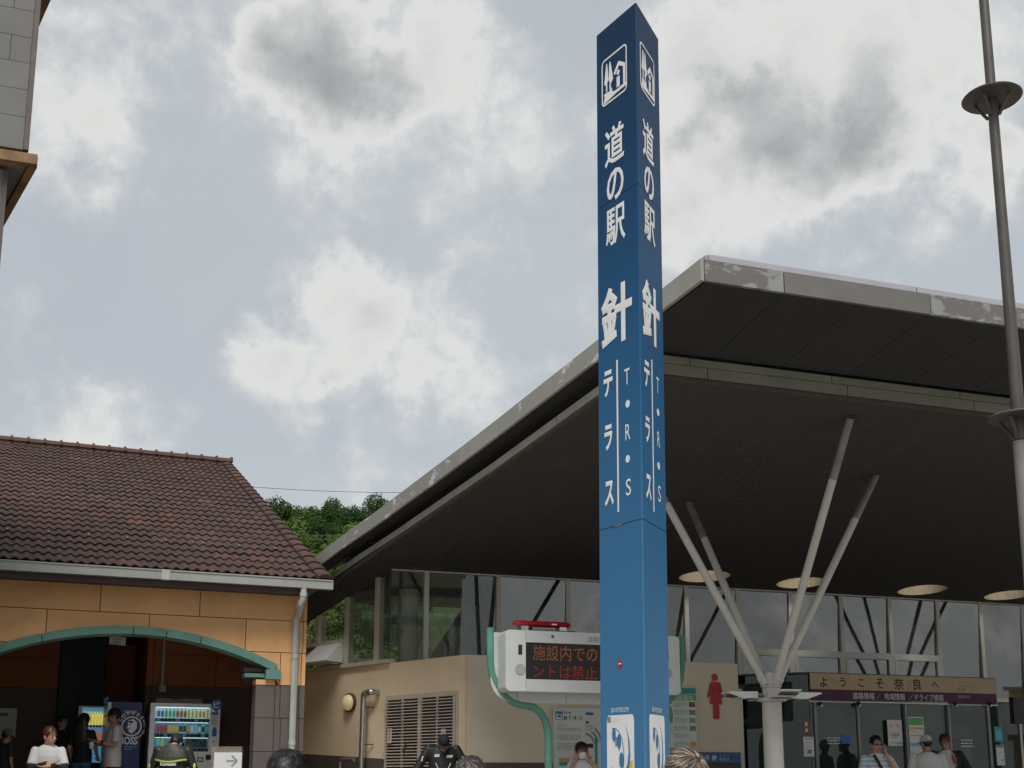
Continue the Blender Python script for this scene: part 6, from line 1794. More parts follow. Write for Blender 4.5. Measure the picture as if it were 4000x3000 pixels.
def person(label, x, y, z0, H, face, shirt, trousers, skin='skin', arms=None, head=(0, 0), hair=('short', 'hair_black'), build=1.0, sleeve='short', seated=False, voxel=0.011, lean=0.0, shirt_len=0.0, hunch=0.0):
    """figure standing at (x, y, z0), H tall; face = plan angle it looks towards (0 = towards the camera side, -Y)"""
    P = thing('person', label, 'person', (x, y, z0), R_(face))
    k = (H + hunch) / 1.72
    def q(a, b, c): return V((a * k, b * k, c * k))
    hipz = 0.90 if not seated else 0.47
    up = hipz - 0.90
    zs_h = 1.41 + up                              # shoulder height
    B = build
    body = MB()
    rings = [(0.84, .155, .105, .0), (0.93, .165, .115, .0), (1.05, .145, .10, -.005), (1.18, .155, .105, -.005), (1.30, .175, .11, .0), (1.39, .165, .09, .005), (1.44, .09, .065, .01), (1.47, .05, .05, .01)]
    rr_ = [((z + up) * k, rx * k * B, ry * k * B, (yc - lean * max(0, z - 0.9)) * k) for z, rx, ry, yc in rings]
    torso(body, rr_)
    ly = -lean * 0.5
    nk0, nk1 = q(0, 0.01 + ly, zs_h + .02), q(0, -0.012 + ly * 1.1 - hunch * .6, zs_h + 0.11) - V((0, 0, hunch))
    limb(body, nk0, nk1, .058 * k, .054 * k)
    # head
    yaw, pit = R_(head[0]), R_(head[1])
    HR = Matrix.Rotation(yaw, 3, 'Z') @ Matrix.Rotation(pit, 3, 'X')
    piv = q(0, -0.005 + ly * 1.1 - hunch * .6, zs_h + 0.09) - V((0, 0, hunch))
    hs = k ** 0.4
    def hd(a, b, c): return piv + HR @ (V((a, b, c)) * hs)
    HQ = HR.to_quaternion()
    body.ball(hd(0, 0.008, 0.115), V((.074, .094, .098)) * hs, 16, 12, rot=HQ)           # cranium
    body.ball(hd(0, -0.028, 0.055), V((.060, .060, .082)) * hs, 14, 10, rot=HQ)          # face and jaw
    body.ball(hd(0, -0.058, 0.002), V((.026, .024, .020)) * hs, 10, 8, rot=HQ)           # chin
    body.tube([hd(0, -0.088, 0.085), hd(0, -0.108, 0.048), hd(0, -0.088, 0.040)], [.009 * hs, .016 * hs, .012 * hs], 8)
    body.ball(hd(0, -0.088, 0.018), V((.024, .012, .012)) * hs, 10, 6, rot=HQ)
    for s in (-1, 1):
        body.ball(hd(s * .076, 0.005, 0.068), V((.012, .022, .034)) * hs, 10, 8, rot=HQ)
    # legs
    legs = []
    for s in (-1, 1):
        hp_ = q(s * .088, 0, hipz - .02)
        if seated: kn, an = q(s * .11, -.44, .47), q(s * .11, -.40, .07)
        else: kn, an = q(s * .10, -.015, .47), q(s * .105, .015, .075)
        legs.append((hp_, kn, an))
        limb(body, hp_, kn, .082 * k * B, .055 * k)
        limb(body, kn, an, .054 * k, .038 * k)
        limb(body, an + V((0, 0.01, -.02)), an + q(0, -.13, -.04), .036 * k, .03 * k)
    # arms: arms[i] = (elbow offset, wrist offset, hand curl dir) in body axes
    default = [(V((-.07, 0.01, -.29)), V((-.085, -.05, -.53))), (V((.07, 0.01, -.29)), V((.085, -.05, -.53)))]
    AR = []
    for i, s in enumerate((-1, 1)):
        a_ = (arms or default)[i] or default[i]
        sh = q(s * .178 * B, 0.005 + ly, zs_h - .035)
        el, wr = sh + V(a_[0]) * k, sh + V(a_[1]) * k
        AR.append((sh, el, wr))
        limb(body, sh, el, .048 * k * B, .040 * k)
        limb(body, el, wr, .039 * k, .027 * k)
        d = (wr - el).normalized()
        hdv = (V(a_[2]) if len(a_) > 2 else d).normalized()
        side = V((0, 0, 1)).cross(hdv)
        if side.length < .2: side = V((0, 1, 0)).cross(hdv)
        side.normalize()
        nrm = hdv.cross(side)
        pc = wr + hdv * .05 * k
        body.ball(pc, V((.040, .017, .050)) * k, 12, 8, rot=Matrix((side, nrm, hdv)).transposed().to_quaternion())
        for j, (o_, ln) in enumerate(((-.029, .065), (-.010, .076), (.010, .072), (.028, .056))):
            b0 = pc + side * o_ * k + hdv * .036 * k
            b1 = b0 + hdv * ln * .55 * k + nrm * .010 * k
            b2 = b1 + hdv * ln * .4 * k + nrm * .024 * k
            body.tube([b0, b1, b2], [.0095 * k, .009 * k, .0075 * k], 7)
        t0 = pc + side * -s * .032 * k - hdv * .02 * k
        body.tube([t0, t0 + (side * -s * .7 + hdv * .8 + nrm * .3) * .035 * k, t0 + (side * -s * .8 + hdv * 1.5 + nrm * .7) * .042 * k], [.012 * k, .0105 * k, .009 * k], 7)
    fuse(body, voxel, 'body', skin, P, 4)
    # garments
    g_ = MB()
    hem = 0.84 - shirt_len
    gr = [(hem, .182, .135, 0), (0.93, .186, .136, 0), (1.05, .172, .125, -.005), (1.18, .176, .126, -.005), (1.30, .192, .128, 0), (1.385, .178, .106, .005), (1.435, .105, .078, .01), (1.452, .070, .066, .01)]
    torso(g_, [((z + up) * k, rx * k * B, ry * k * B, (yc - lean * max(0, z - 0.9)) * k) for z, rx, ry, yc in gr])
    for (sh, el, wr) in AR:
        limb(g_, sh, sh.lerp(el, .3), .058 * k * B, .058 * k * B)
        if sleeve == 'short': g_.tube([sh, sh.lerp(el, .78)], [.058 * k * B, .062 * k], 14)
        else:
            limb(g_, sh, el, .064 * k * B, .056 * k)
            g_.tube([el, wr], [.056 * k, .042 * k], 14)
            g_.ball(el, .057 * k, 12, 8)
    SH = fuse(g_, voxel, 'jacket' if sleeve == 'long' else 'shirt', shirt, P, 4)
    t_ = MB()
    torso(t_, [((z + up) * k, rx * k * B, ry * k * B, 0) for z, rx, ry in ((.80, .165, .118), (.86, .176, .126), (.97, .170, .122), (1.0, .155, .11))])
    for hp_, kn, an in legs:
        limb(t_, hp_, kn, .096 * k * B, .070 * k)
        t_.tube([kn, an], [.070 * k, .060 * k], 14)
        t_.ball(kn, .070 * k, 12, 8)
    fuse(t_, voxel * 1.4, 'trousers', trousers, P, 3)
    for hp_, kn, an in legs:
        s_ = MB()
        s_.lathe([(.05, 0), (.05, .05), (.04, .07)], an + V((0, .01, -.075)) * k, 12)
        s_.prism([(-.06, 0), (.16, 0), (.175, .02), (.15, .05), (.03, .085), (-.055, .085)], an + q(-.042, 0, -.074), V((0, -1, 0)) * k, Z_ * k, V((.084 * k, 0, 0)))
        s_.build('shoe', 'cloth_dark', P)
    # eyes, brows, mouth
    for s in (-1, 1):
        MB().ball(hd(s * .031, -.086, .078), V((.013, .006, .0065)) * hs, 8, 6, rot=HQ).build('eye', 'eye_dark', P, smooth=True)
        MB().bar(hd(s * .016, -.092, .099), hd(s * .046, -.084, .100), .008, .007).build('eyebrow', hair[1], P)
    MB().ball(hd(0, -.098, .016), V((.022, .006, .006)) * hs, 8, 6, rot=HQ).build('mouth', 'lips', P, smooth=True)
    hair_on(P, hd, HQ, hs, *hair)
    return P, dict(hd=hd, HQ=HQ, hs=hs, AR=AR, k=k, zs=zs_h * k, shirt=SH, B=B, up=up)
def hair_on(P, hd, HQ, hs, style, m_, n=700, wild=0.25, seed=1, lock=0.0026):
    rn = random.Random(seed)
    if style == 'bald': return
    hb = MB()
    C, RAD = V((0, .012, .118)), V((.082, .102, .103))
    if style == 'cap':                              # sides and nape only
        RAD = V((.079, .099, .100))
    hb.ball(hd(*C), RAD * hs, 24, 16, rot=HQ)
    vs, fs = hb.v, hb.f
    inv = HQ.inverted()
    piv = hd(0, 0, 0)
    keep = []
    def local(p): return (inv @ (V(p) - piv)) / hs
    low_back = -.02 if style in ('long', 'bob') else .02
    for f in fs:
        c = sum((local(vs[i]) for i in f), V()) / len(f)
        front = -c.y
        line = 0.135 + (0.02 if abs(c.x) < .03 else 0.0) - (0.04 if abs(c.x) > .062 else 0)   # hairline height at the brow
        if c.y < -.035 and c.z < line: continue
        if -.035 <= c.y < .02 and c.z < .085: continue
        if c.z < low_back + .02: continue
        keep.append(f)
    nb = MB()
    nb.v, nb.f, nb.m = vs, keep, [0] * len(keep)
    nb.build('hair', m_, P, smooth=True)
    st = MB()
    for _ in range(n):
        th, ph = rn.uniform(0, 2 * math.pi), math.acos(rn.uniform(-.35, 1))
        d = V((math.sin(ph) * math.cos(th), math.sin(ph) * math.sin(th), math.cos(ph)))
        c = C + V((d.x * RAD.x, d.y * RAD.y, d.z * RAD.z))
        if c.y < -.04 and c.z < .14: continue
        if -.04 <= c.y < .02 and c.z < .085: continue
        if c.z < low_back + .025: continue
        # comb direction: away from the crown, down the sides
        flow = V((d.x, d.y, -.55)) if style != 'swept' else V((-.75 + .5 * math.sin(c.z * 40 + c.y * 25), -.25 + .3 * math.sin(c.x * 45), -.25))
        flow = flow - d * flow.dot(d)
        if flow.length < .05: flow = V((rn.uniform(-1, 1), -.6, 0))
        flow.normalize()
        ln = rn.uniform(.03, .05) if style in ('short', 'cap') else rn.uniform(.06, .12)
        w_ = lock * rn.uniform(.6, 1.5)
        sd = d.cross(flow).normalized()
        p = c
        pts = [p]
        dd = (flow + d * rn.uniform(.02, max(.04, wild)) + sd * rn.uniform(-wild, wild)).normalized()
        for j in range(3):
            p = p + dd * ln / 3
            pts.append(p)
            dd = (dd - d * .16 + V((0, 0, -.06)) + sd * rn.uniform(-wild, wild) * .4).normalized()
        q_ = []
        for j, pt in enumerate(pts):
            ww = w_ * (1 - j / 3.4)
            q_ += [hd(*(pt - sd * ww)), hd(*(pt + sd * ww))]
        st.add(q_, [(0, 1, 3, 2), (2, 3, 5, 4), (4, 5, 7, 6)])
    o = st.build('hair_strands', m_, P)
    o['kind'] = 'stuff'
def cap_on(P, hd, HQ, hs, m_, badge=None):
    vs = MB()
    vs.ball(hd(0, .008, .130), V((.086, .106, .098)) * hs, 20, 14, rot=HQ)
    inv = HQ.inverted(); piv = hd(0, 0, 0)
    kp = [f for f in vs.f if (sum(((inv @ (V(vs.v[i]) - piv)) / hs for i in f), V()) / len(f)).z > .118]
    nb = MB(); nb.v, nb.f, nb.m = vs.v, kp, [0] * len(kp)
    cp = nb.build('cap', m_, P, smooth=True)
    br = MB()
    pts = []
    for i in range(11):
        t = math.pi * i / 10
        pts.append((math.cos(t) * .080, -.07 - math.sin(t) * .095, .118 - math.sin(t) * .012))
    top = [hd(*p) for p in pts]
    bot = [hd(p[0], p[1], p[2] - .006) for p in pts]
    n = len(top)
    br.add(top + bot, [tuple(range(n)), tuple(range(2 * n - 1, n - 1, -1))] + [(i, i + n, (i + 1) % n + n, (i + 1) % n) for i in range(n)])
    br.build('cap_brim', m_, P)
    return cp
def at_px(x, y, Y):
    p = at(x, y, Y)
    return p.x, p.y, p.z

# --- man with folded arms, left
X, Y, z = at_px(196, 2834, 15.9)
P, D = person('person in a white T-shirt with black arm sleeves, arms folded, looking right', X, Y, 0, z, 22, 'cloth_white', 'cloth_dark', 'skin',
              arms=[(V((-.035, -.08, -.235)), V((.16, -.24, -.17)), V((.9, -.1, .15))), (V((.05, -.08, -.235)), V((-.14, -.28, -.20)), V((-.9, .1, -.1)))], head=(42, 3), hair=('short', 'hair_auburn'), build=.90, hunch=.03)
for sh, el, wr in D['AR']:
    fuse(MB().tube([sh.lerp(el, .76), el], [.054, .050], 14).tube([el, wr], [.050, .040], 14).ball(el, .050, 12, 8), .010, 'arm_sleeve', 'cloth_black', P, 3)
lt = MB()
for i in range(5): lt.bar((-.10 + .045 * i, -.147, D['zs'] - .17), (-.085 + .045 * i, -.150, D['zs'] - .24 + .02 * (i % 2)), .012, .004, up=(0, 1, 0)).bar((-.085 + .045 * i, -.150, D['zs'] - .24), (-.065 + .045 * i, -.147, D['zs'] - .18), .008, .004, up=(0, 1, 0))
lt.build('shirt_print', 'pink_print', P)
# hand and bun of a person hidden below the frame
X, Y, z = at_px(326, 2992, 15.6)
P, D = person('person in dark clothes beside the folded-arms man, only a hand holding a pale bun in view', X + .05, Y + .25, 0, 1.05 * z, 60, 'cloth_dark', 'cloth_dark', 'skin', arms=[None, (V((.03, -.20, -.18)), V((-.02, -.40, -.02)), V((0, -1, .25)))], seated=True, head=(0, 20)) if False else (None, None)

# --- under the arch
X, Y, z = at_px(244, 2793, 20.4)
person('person in a black T-shirt at the back of the shade, looking right', X, Y, ZF, z - ZF, 40, 'cloth_black', 'cloth_black', 'skin', head=(35, 0), hair=('short', 'hair_black'), build=.92)
X, Y, z = at_px(331, 2786, 19.8)
P, D = person('person with long black hair seen from behind, black T-shirt and blue jeans', X, Y, ZF, z - ZF, 170, 'cloth_black', 'cloth_denim', 'skin', hair=('long', 'hair_black'), arms=[(V((-.08, 0.0, -.27)), V((-.03, -.17, -.42))), (V((.08, 0.0, -.27)), V((.06, -.10, -.50)))], build=.98)
lh = MB()
hd = D['hd']
torso(lh, [(hd(0, 0, -.28).z, .10, .035, .085), (hd(0, 0, -.12).z, .115, .05, .08), (hd(0, 0, .05).z, .095, .06, .055), (hd(0, 0, .16).z, .075, .06, .035), (hd(0, 0, .19).z, .04, .04, .03)])
fuse(lh, .012, 'long_hair', 'hair_black', P, 4)
X, Y, z = at_px(296, 2815, 20.9)
P, D = person('person in a pale long-sleeved top mostly hidden behind the long-haired one', X + .06, Y, ZF, z - ZF, 20, 'cloth_offwhite', 'cloth_dark', 'skin', sleeve='long', arms=[(V((-.14, -.02, -.24)), V((-.10, -.12, -.46))), None], build=.9)
X, Y, z = at_px(452, 2764, 19.5)
P, D = person('person in a white T-shirt and black cap holding a paper cup, facing left', X, Y, ZF, z - ZF - .012, -62, 'cloth_offwhite', 'cloth_dark', 'skin_tan', head=(-18, 8), hair=('cap', 'hair_black'), build=1.06, shirt_len=.10,
              arms=[(V((-.06, -.03, -.28)), V((.02, -.27, -.20)), V((.2, -.9, .1))), (V((.07, -.02, -.28)), V((.0, -.28, -.22)), V((-.2, -.9, .1)))])
cap_on(P, D['hd'], D['HQ'], D['hs'], 'cloth_black')
wr = D['AR'][1][2]
MB().tube([wr.lerp(D['AR'][1][1], .16), wr.lerp(D['AR'][1][1], .30)], .038, 12).build('wrist_watch', 'cloth_black', P, smooth=True)
cw = Matrix.Rotation(R_(-62), 3, 'Z') @ (D['AR'][1][2] + V((-.035, -.10, -.06)))
e = tag(MB().lathe([(.028, -.05), (.038, .05), (.034, .05), (.026, -.04)], (0, 0, 0), 16).build('paper_cup', 'paper', None, smooth=True), 'white paper cup in the hand of the man in the black cap', 'cup')
e.location = (X + cw.x, Y + cw.y, ZF + cw.z)

# --- motorcycle jacket with lime piping, from behind
X, Y, z = at_px(681, 2859, 17.2)
P, D = person('person in a black jacket with lime piping, back turned, before the white vending machine', X, Y, 0, z - .01, 176, 'jacket_black', 'cloth_dark', 'skin', sleeve='long', head=(-6, 20), hair=('cap', 'hair_black'), build=1.13, hunch=.10,
              arms=[(V((-.10, -.03, -.27)), V((-.05, -.22, -.42))), (V((.10, -.03, -.27)), V((.06, -.22, -.42)))])
cap_on(P, D['hd'], D['HQ'], D['hs'], 'cloth_black')
k_, zs_ = D['k'], D['zs']
sh_ = MB()
torso(sh_, [(zs_ - .20, .232 * k_, .155 * k_, .012), (zs_ - .12, .236 * k_, .153 * k_, .012), (zs_ - .03, .214 * k_, .129 * k_, .01), (zs_ + .03, .126 * k_, .098 * k_, .012), (zs_ + .06, .085 * k_, .08 * k_, .012)])
fuse(sh_, .011, 'shoulder_yoke', 'jacket_grey', P, 3)
pb = MB()
for i in range(16):
    t0, t1 = R_(25 + 130 * i / 16), R_(25 + 130 * (i + 1) / 16)
    f0 = lambda t: (.240 * k_ * math.cos(t), .012 + .163 * k_ * math.sin(t), zs_ - .175 + .015 * math.sin(3 * t))
    pb.bar(f0(t0), f0(t1), .012, .022)
pb.build('piping', 'lime_piping', P)
MB().text('Kawasaki', (0, .183, zs_ - .222), (-1, 0, 0), Z_, .23, .05, bold=.03).build('lettering', 'reflective_white', P)
el = D['AR'][1][1]
for i in (0, 1):
    el = D['AR'][i][1]
    MB().ball(el + V((.0, .045, .07)), (.03, .02, .05), 10, 8).build('elbow_patch', 'lime_piping', P)

# --- black armoured jacket by the louvred door, head bowed
X, Y, z = at_px(1729, 2868, 18.2)
P, D = person('person in a black biker jacket with white flashes, head bowed, before the louvred door', X, Y, 0, z + .02, 8, 'jacket_black', 'cloth_dark', 'skin_tan', sleeve='long', head=(5, 38), hair=('cap', 'hair_black'), build=1.10, voxel=.010, hunch=.12,
              arms=[(V((-.16, -.02, -.26)), V((-.20, -.10, -.48))), (V((.16, -.02, -.26)), V((.22, -.10, -.48)))])
cap_on(P, D['hd'], D['HQ'], D['hs'], 'cloth_black')
zs_, k_ = D['zs'], D['k']
def chest(x, z):                                  # point on the jacket front
    rx, ry = .192 * k_ * 1.13 + .004, .130 * k_ * 1.13 + .006
    return V((x, -ry * math.sqrt(max(.05, 1 - (x / rx) ** 2)), z))
for s_, x, zz_, w_ in (('GSI', -.095, zs_ - .13, .085), ('RISE', .095, zs_ - .14, .10)):
    MB().prism([(-w_ / 2, -.02), (w_ / 2 - .01, -.02), (w_ / 2, .02), (-w_ / 2 + .01, .02)], chest(x, zz_) + V((0, -.012, 0)), (1, 0.0, 0), (0, -.1, 1), (0, .006, 0)).build('chest_badge', 'reflective_white', P)
fb_ = MB()
for s in (-1, 1):
    pts = [chest(s * .115, zs_ - .24), chest(s * .075, zs_ - .32), chest(s * .105, zs_ - .40), chest(s * .09, zs_ - .50)]
    for a, b in zip(pts[:-1], pts[1:]): MB().bar(a + V((0, -.012, 0)), b + V((0, -.012, 0)), .012, .006, up=(0, 1, 0)).build('white_flash', 'reflective_white', P)
    sh, el, wr = D['AR'][0 if s < 0 else 1]
    MB().bar(sh.lerp(el, .35) + V((s * .03, -.065, 0)), sh.lerp(el, .62) + V((s * .0, -.068, 0)), .016, .006, up=(0, 1, 0)).build('sleeve_flash', 'reflective_white', P)

# --- masked woman by the information panel, hands at her ears
X, Y, z = at_px(2271, 2899, 16.9)
P, D = person('person in a white top fixing a white face mask with both hands', X, Y, 0, z, 4, 'cloth_white', 'cloth_dark', 'skin', head=(8, 2), hair=('bun', 'hair_black'), build=.94, voxel=.009,
              arms=[(V((-.09, -.15, -.18)), V((.055, -.075, .055)), V((.25, .45, .75))), (V((.12, -.14, -.15)), V((-.045, -.075, .06)), V((-.25, .45, .75)))])
hd = D['hd']
mk = MB()
gv = []
for j in range(5):
    for i in range(7):
        t = R_(-62 + 124 * i / 6)
        zz_ = -.030 + .092 * j / 4
        rx = .068 - .010 * abs(j - 2)
        ry = .112 + .008 * (2 - abs(j - 2))
        gv.append(hd(rx * math.sin(t), -.005 - (ry - .0) * math.cos(t) * (.92 if j < 2 else 1.0), zz_))
mk.add(gv, [(j * 7 + i, j * 7 + i + 1, (j + 1) * 7 + i + 1, (j + 1) * 7 + i) for j in range(4) for i in range(6)])
mk.build('face_mask', 'white_print', P, smooth=True)
for s in (-1, 1): MB().tube([hd(s * .06, -.055, .05), hd(s * .08, -.01, .085), hd(s * .082, .02, .06), hd(s * .06, -.05, -.01)], .0022, 6).build('mask_loop', 'white_print', P)
fuse(MB().ball(hd(0, .115, .13), (.035, .03, .035), 12, 8).ball(hd(0, .1, .13), (.03, .03, .03), 10, 8), .01, 'hair_bun', 'hair_black', P, 2)

# --- striped polo man shading his face
X, Y, z = at_px(3420, 2872, 17.4)
P, D = person('person in a blue striped polo shirt and glasses with a hand to the face', X, Y, 0, z, 6, 'cloth_striped', 'cloth_dark', 'skin', head=(4, 0), hair=('short', 'hair_black'), build=1.05, voxel=.010,
              arms=[(V((-.07, 0.02, -.28)), V((-.06, -.08, -.50))), (V((.09, -.12, -.24)), V((-.105, -.17, .06)), V((-.25, .1, 1)))])
hd = D['hd']
gl_ = MB()
for s in (-1, 1):
    for a, b in (((.010, .086), (.052, .086)), ((.052, .086), (.050, .064)), ((.050, .064), (.014, .062)), ((.014, .062), (.010, .086))):
        gl_.bar(hd(s * a[0], -.104 + abs(a[0]) * .3, a[1]), hd(s * b[0], -.104 + abs(b[0]) * .3, b[1]), .005, .005)
    gl_.bar(hd(s * .052, -.09, .084), hd(s * .08, .0, .082), .005, .005)
gl_.bar(hd(-.010, -.104, .080), hd(.010, -.104, .080), .005, .005)
gl_.build('glasses', 'cloth_plum', P)
st_ = MB()
prev = None
for i in range(12):
    f = i / 11
    x_ = -.10 + .24 * f
    zz_ = D['zs'] + .02 - .46 * f
    pt = V((x_, -.150 * D['k'] - .006 + .25 * (abs(x_) ** 2) + (.10 * max(0, .18 - f)), zz_))
    if prev: st_.bar(prev, pt, .042, .006, up=(0, 1, 0))
    prev = pt
st_.build('bag_strap', 'cloth_black', P)
MB().prism([(-.05, 0), (0, -.06), (.05, 0), (.055, .03), (-.055, .03)], (0, -.115 * D['k'], D['zs'] + .0), X_, Z_, (0, .03, 0)).build('collar', 'cloth_white', P)

# --- two men talking before the doors
X, Y, z = at_px(3616, 2867, 19.0)
P, D = person('person in a white T-shirt and white cap seen from behind before the glass doors', X, Y, 0, z - .015, 168, 'cloth_white', 'cloth_dark', 'skin_tan', head=(32, 4), hair=('cap', 'hair_black'), build=1.16)
cap_on(P, D['hd'], D['HQ'], D['hs'], 'cloth_offwhite')
X, Y, z = at_px(3690, 2863, 19.2)
P, D = person('person with wine-red hair in an open black shirt over white, looking down', X, Y, 0, z, -22, 'cloth_white', 'cloth_dark', 'skin_tan', head=(-10, 22), hair=('short', 'hair_wine'), build=1.05,
              arms=[(V((-.10, -.04, -.27)), V((-.02, -.20, -.44))), (V((.13, .01, -.27)), V((.16, -.04, -.52)))])
k_, zs_ = D['k'], D['zs']
for s in (-1, 1):
    ov = MB()
    vs = []
    n = 9
    for zz_, rx, ry in ((zs_ - .58, .245, .200), (zs_ - .30, .228, .190), (zs_ - .10, .235, .188), (zs_ - .01, .205, .155), (zs_ + .035, .125, .12)):
        for i in range(n):
            t = R_(-48 + 138 * i / (n - 1))
            vs.append((s * rx * k_ * math.cos(t), ry * k_ * math.sin(t) + .003, zz_))
    ov.add(vs, [(j * n + i, j * n + i + 1, (j + 1) * n + i + 1, (j + 1) * n + i) for j in range(4) for i in range(n - 1)])
    ov.build('overshirt_front', 'cloth_black' if s > 0 else 'cloth_plum', P, smooth=True)
    sh, el, wr = D['AR'][0 if s < 0 else 1]
    fuse(MB().tube([sh, sh.lerp(el, .85)], [.080 * k_, .080 * k_], 14).ball(sh, .080 * k_, 12, 8), .012, 'overshirt_sleeve', 'cloth_black' if s > 0 else 'cloth_plum', P, 2)
MB().bar((.095, -.165 * k_, zs_ - .03), (.13, -.182 * k_, zs_ - .17), .035, .008, up=(0, 1, 0)).build('red_trim', 'cloth_red', P)
MB().bar((.14, -.182 * k_, zs_ - .40), (.145, -.182 * k_, zs_ - .55), .06, .008, up=(0, 1, 0)).build('red_trim', 'cloth_red', P)
# person half in view at the far left, grey hat against the poster
X, Y, z = at_px(24, 2848, 19.2)
P, D = person('person in dark clothes and a grey hat at the far left under the arch', X, Y, ZF, z - ZF - .02, 150, 'cloth_dark', 'cloth_dark', 'skin_tan', head=(0, 20), hair=('cap', 'hair_black'))
cap_on(P, D['hd'], D['HQ'], D['hs'], 'weathered_wood')

# --- near heads along the bottom edge: people seated on low stools
def sitter(label, px_, py_, Y, face, head, hair, n, wild, skin, shirt):
    X, Yy, z = at_px(px_, py_, Y)
    Hh = (z + 0.43 - 0.01) / 1.012
    P, D = person(label, X, Yy, 0, Hh, face, shirt, 'cloth_dark', skin, head=head, hair=('bald', hair[1]), seated=True, voxel=.007)
    hair_on(P, D['hd'], D['HQ'], D['hs'], hair[0], hair[1], n, wild, seed=px_, lock=.0030 if hair[0] != 'swept' else .0065)
    st_ = thing('stool', 'low wooden stool under the seated person, ' + label.split(',')[0].replace('seated person with ', ''), 'stool', (X, Yy, 0), R_(face))
    sz = .46 * D['k'] - .10
    MB().box(-.19, .19, -.18, .18, sz - .04, sz).build('seat', 'weathered_wood', st_)
    for a in (-1, 1):
        for b in (-1, 1): MB().box(a * .15 - .02, a * .15 + .02, b * .14 - .02, b * .14 + .02, 0, sz - .041).build('leg', 'weathered_wood', st_)
    return P, D
sitter('seated person with short black hair, only the top of the head in view', 1109, 2922, 6.4, 118, (0, 14), ('short', 'hair_black'), 7000, .40, 'skin', 'cloth_dark')
sitter('seated person with short greying hair, a sliver of the crown in view', 1838, 2962, 6.9, 175, (0, 4), ('short', 'hair_grey'), 7000, .5, 'skin', 'cloth_dark')
P, D = sitter('seated person with windblown ash-blond hair beside the blue pylon', 2698, 2936, 6.6, -55, (0, 10), ('swept', 'hair_ash'), 3200, .12, 'skin_tan', 'cloth_dark')
hair_on(P, D['hd'], D['HQ'], D['hs'] * 0.99, 'swept', 'hair_ash_dark', 900, .15, seed=5, lock=.005)
# ================================================================ wooded hill and trees
rh = random.Random(11)
def hz_(x, y):                                     # hill surface
    t = min(1, max(0, (y - 190) / 150.0))
    t = t * t * (3 - 2 * t)
    return t * (70 + 5 * math.sin(x * .021 + 1.0) + 3 * math.sin(x * .05)) * min(1, max(0, (x + 420) / 120)) * min(1, max(0, (330 - x) / 160))
mb = MB()
nx, ny = 60, 24
for j in range(ny + 1):
    for i in range(nx + 1):
        x, y = -450 + 800 * i / nx, 185 + 300 * j / ny
        mb.v.append((x, y, hz_(x, y) - 0.5))
for j in range(ny):
    for i in range(nx):
        a = j * (nx + 1) + i
        mb.f.append((a, a + 1, a + nx + 2, a + nx + 1)); mb.m.append(0)
mb.build('hill', 'hill_soil', None, True, 'structure')
def crown(kind, n, rad, hgt, rs):
    """leaf clumps through a lobed volume"""
    rn = random.Random(rs)
    mb = MB()
    lobes = []
    if kind == 'broad':
        for _ in range(9):
            a, r = rn.uniform(0, 6.28), rn.uniform(0, .62)
            lobes.append((V((math.cos(a) * r * rad, math.sin(a) * r * rad, hgt * rn.uniform(.35, .92))), rad * rn.uniform(.36, .55)))
    else:
        for i in range(34):
            f = (i / 33) ** .9
            r = rad * (1 - f) * .75
            a = i * 2.4 + rn.uniform(-.5, .5)
            lobes.append((V((math.cos(a) * r, math.sin(a) * r, hgt * (.10 + .90 * f))), max(.10, rad * (1.08 - f) * .34)))
    for _ in range(n):
        c, r = rn.choice(lobes)
        d = V((rn.gauss(0, 1), rn.gauss(0, 1), rn.gauss(0, .8))).normalized()
        p = c + d * r * rn.uniform(.7, 1.08)
        s_ = rad * rn.uniform(.03, .075) * (1.5 if n < 3000 else 1.0) * (1.0 if kind == 'broad' else min(1.0, .35 + r / rad * 2.2))
        t = V((rn.gauss(0, 1), rn.gauss(0, 1), rn.gauss(0, .5)))
        t = (t - d * t.dot(d) * .6).normalized()
        b = (d * .5 + V((0, 0, .4)) + V((rn.gauss(0, .4), rn.gauss(0, .4), 0))).cross(t).normalized()
        if kind == 'broad': mb.add([p - t * s_, p + b * s_ * .8, p + t * s_, p - b * s_ * .8], [(0, 1, 2, 3)])
        else: mb.add([p - t * s_ * .5, p + b * s_ * .5, p + t * s_ * 1.6 + V((0, 0, -s_ * .3)), p - b * s_ * .5], [(0, 1, 2, 3)])
    return mb
def trunk(h, r): return MB().tube([(0, 0, -.6), (.05, 0, h * .3), (0, .08, h * .7), (.04, .02, h)], [r, r * .8, r * .55, r * .2], 8)
def tree_proto(name, label, cat, group, kind, n, rad, hgt, m_, rs):
    e = thing(name, label, cat, (0, 0, -50), 0, group)
    crown(kind, n, rad, hgt, rs).build('crown', m_, e)
    trunk(hgt * .8, .045 * hgt * .5).build('trunk', 'bark', e, True)
    return e
G1 = 'trees on the wooded hill'
PR = [tree_proto('broadleaf_tree', 'mid-green broadleaf tree in the wood on the hill behind the roofs', 'tree', G1, 'broad', 4200, 4.6, 8.5, 'leaf_mid', 1),
      tree_proto('broadleaf_tree', 'yellow-green leafy tree in the wood on the hill behind the roofs', 'tree', G1, 'broad', 4600, 5.2, 8.0, 'leaf_light', 2),
      tree_proto('conifer_tree', 'dark pointed conifer in the wood on the hill behind the roofs', 'tree', G1, 'conifer', 3000, 2.8, 12.0, 'leaf_dark', 3),
      tree_proto('broadleaf_tree', 'deep green round-headed tree in the wood on the hill behind the roofs', 'tree', G1, 'broad', 4200, 4.2, 9.5, 'leaf_dark', 4)]
km = kidmap(None)
spots, tries = [], 0
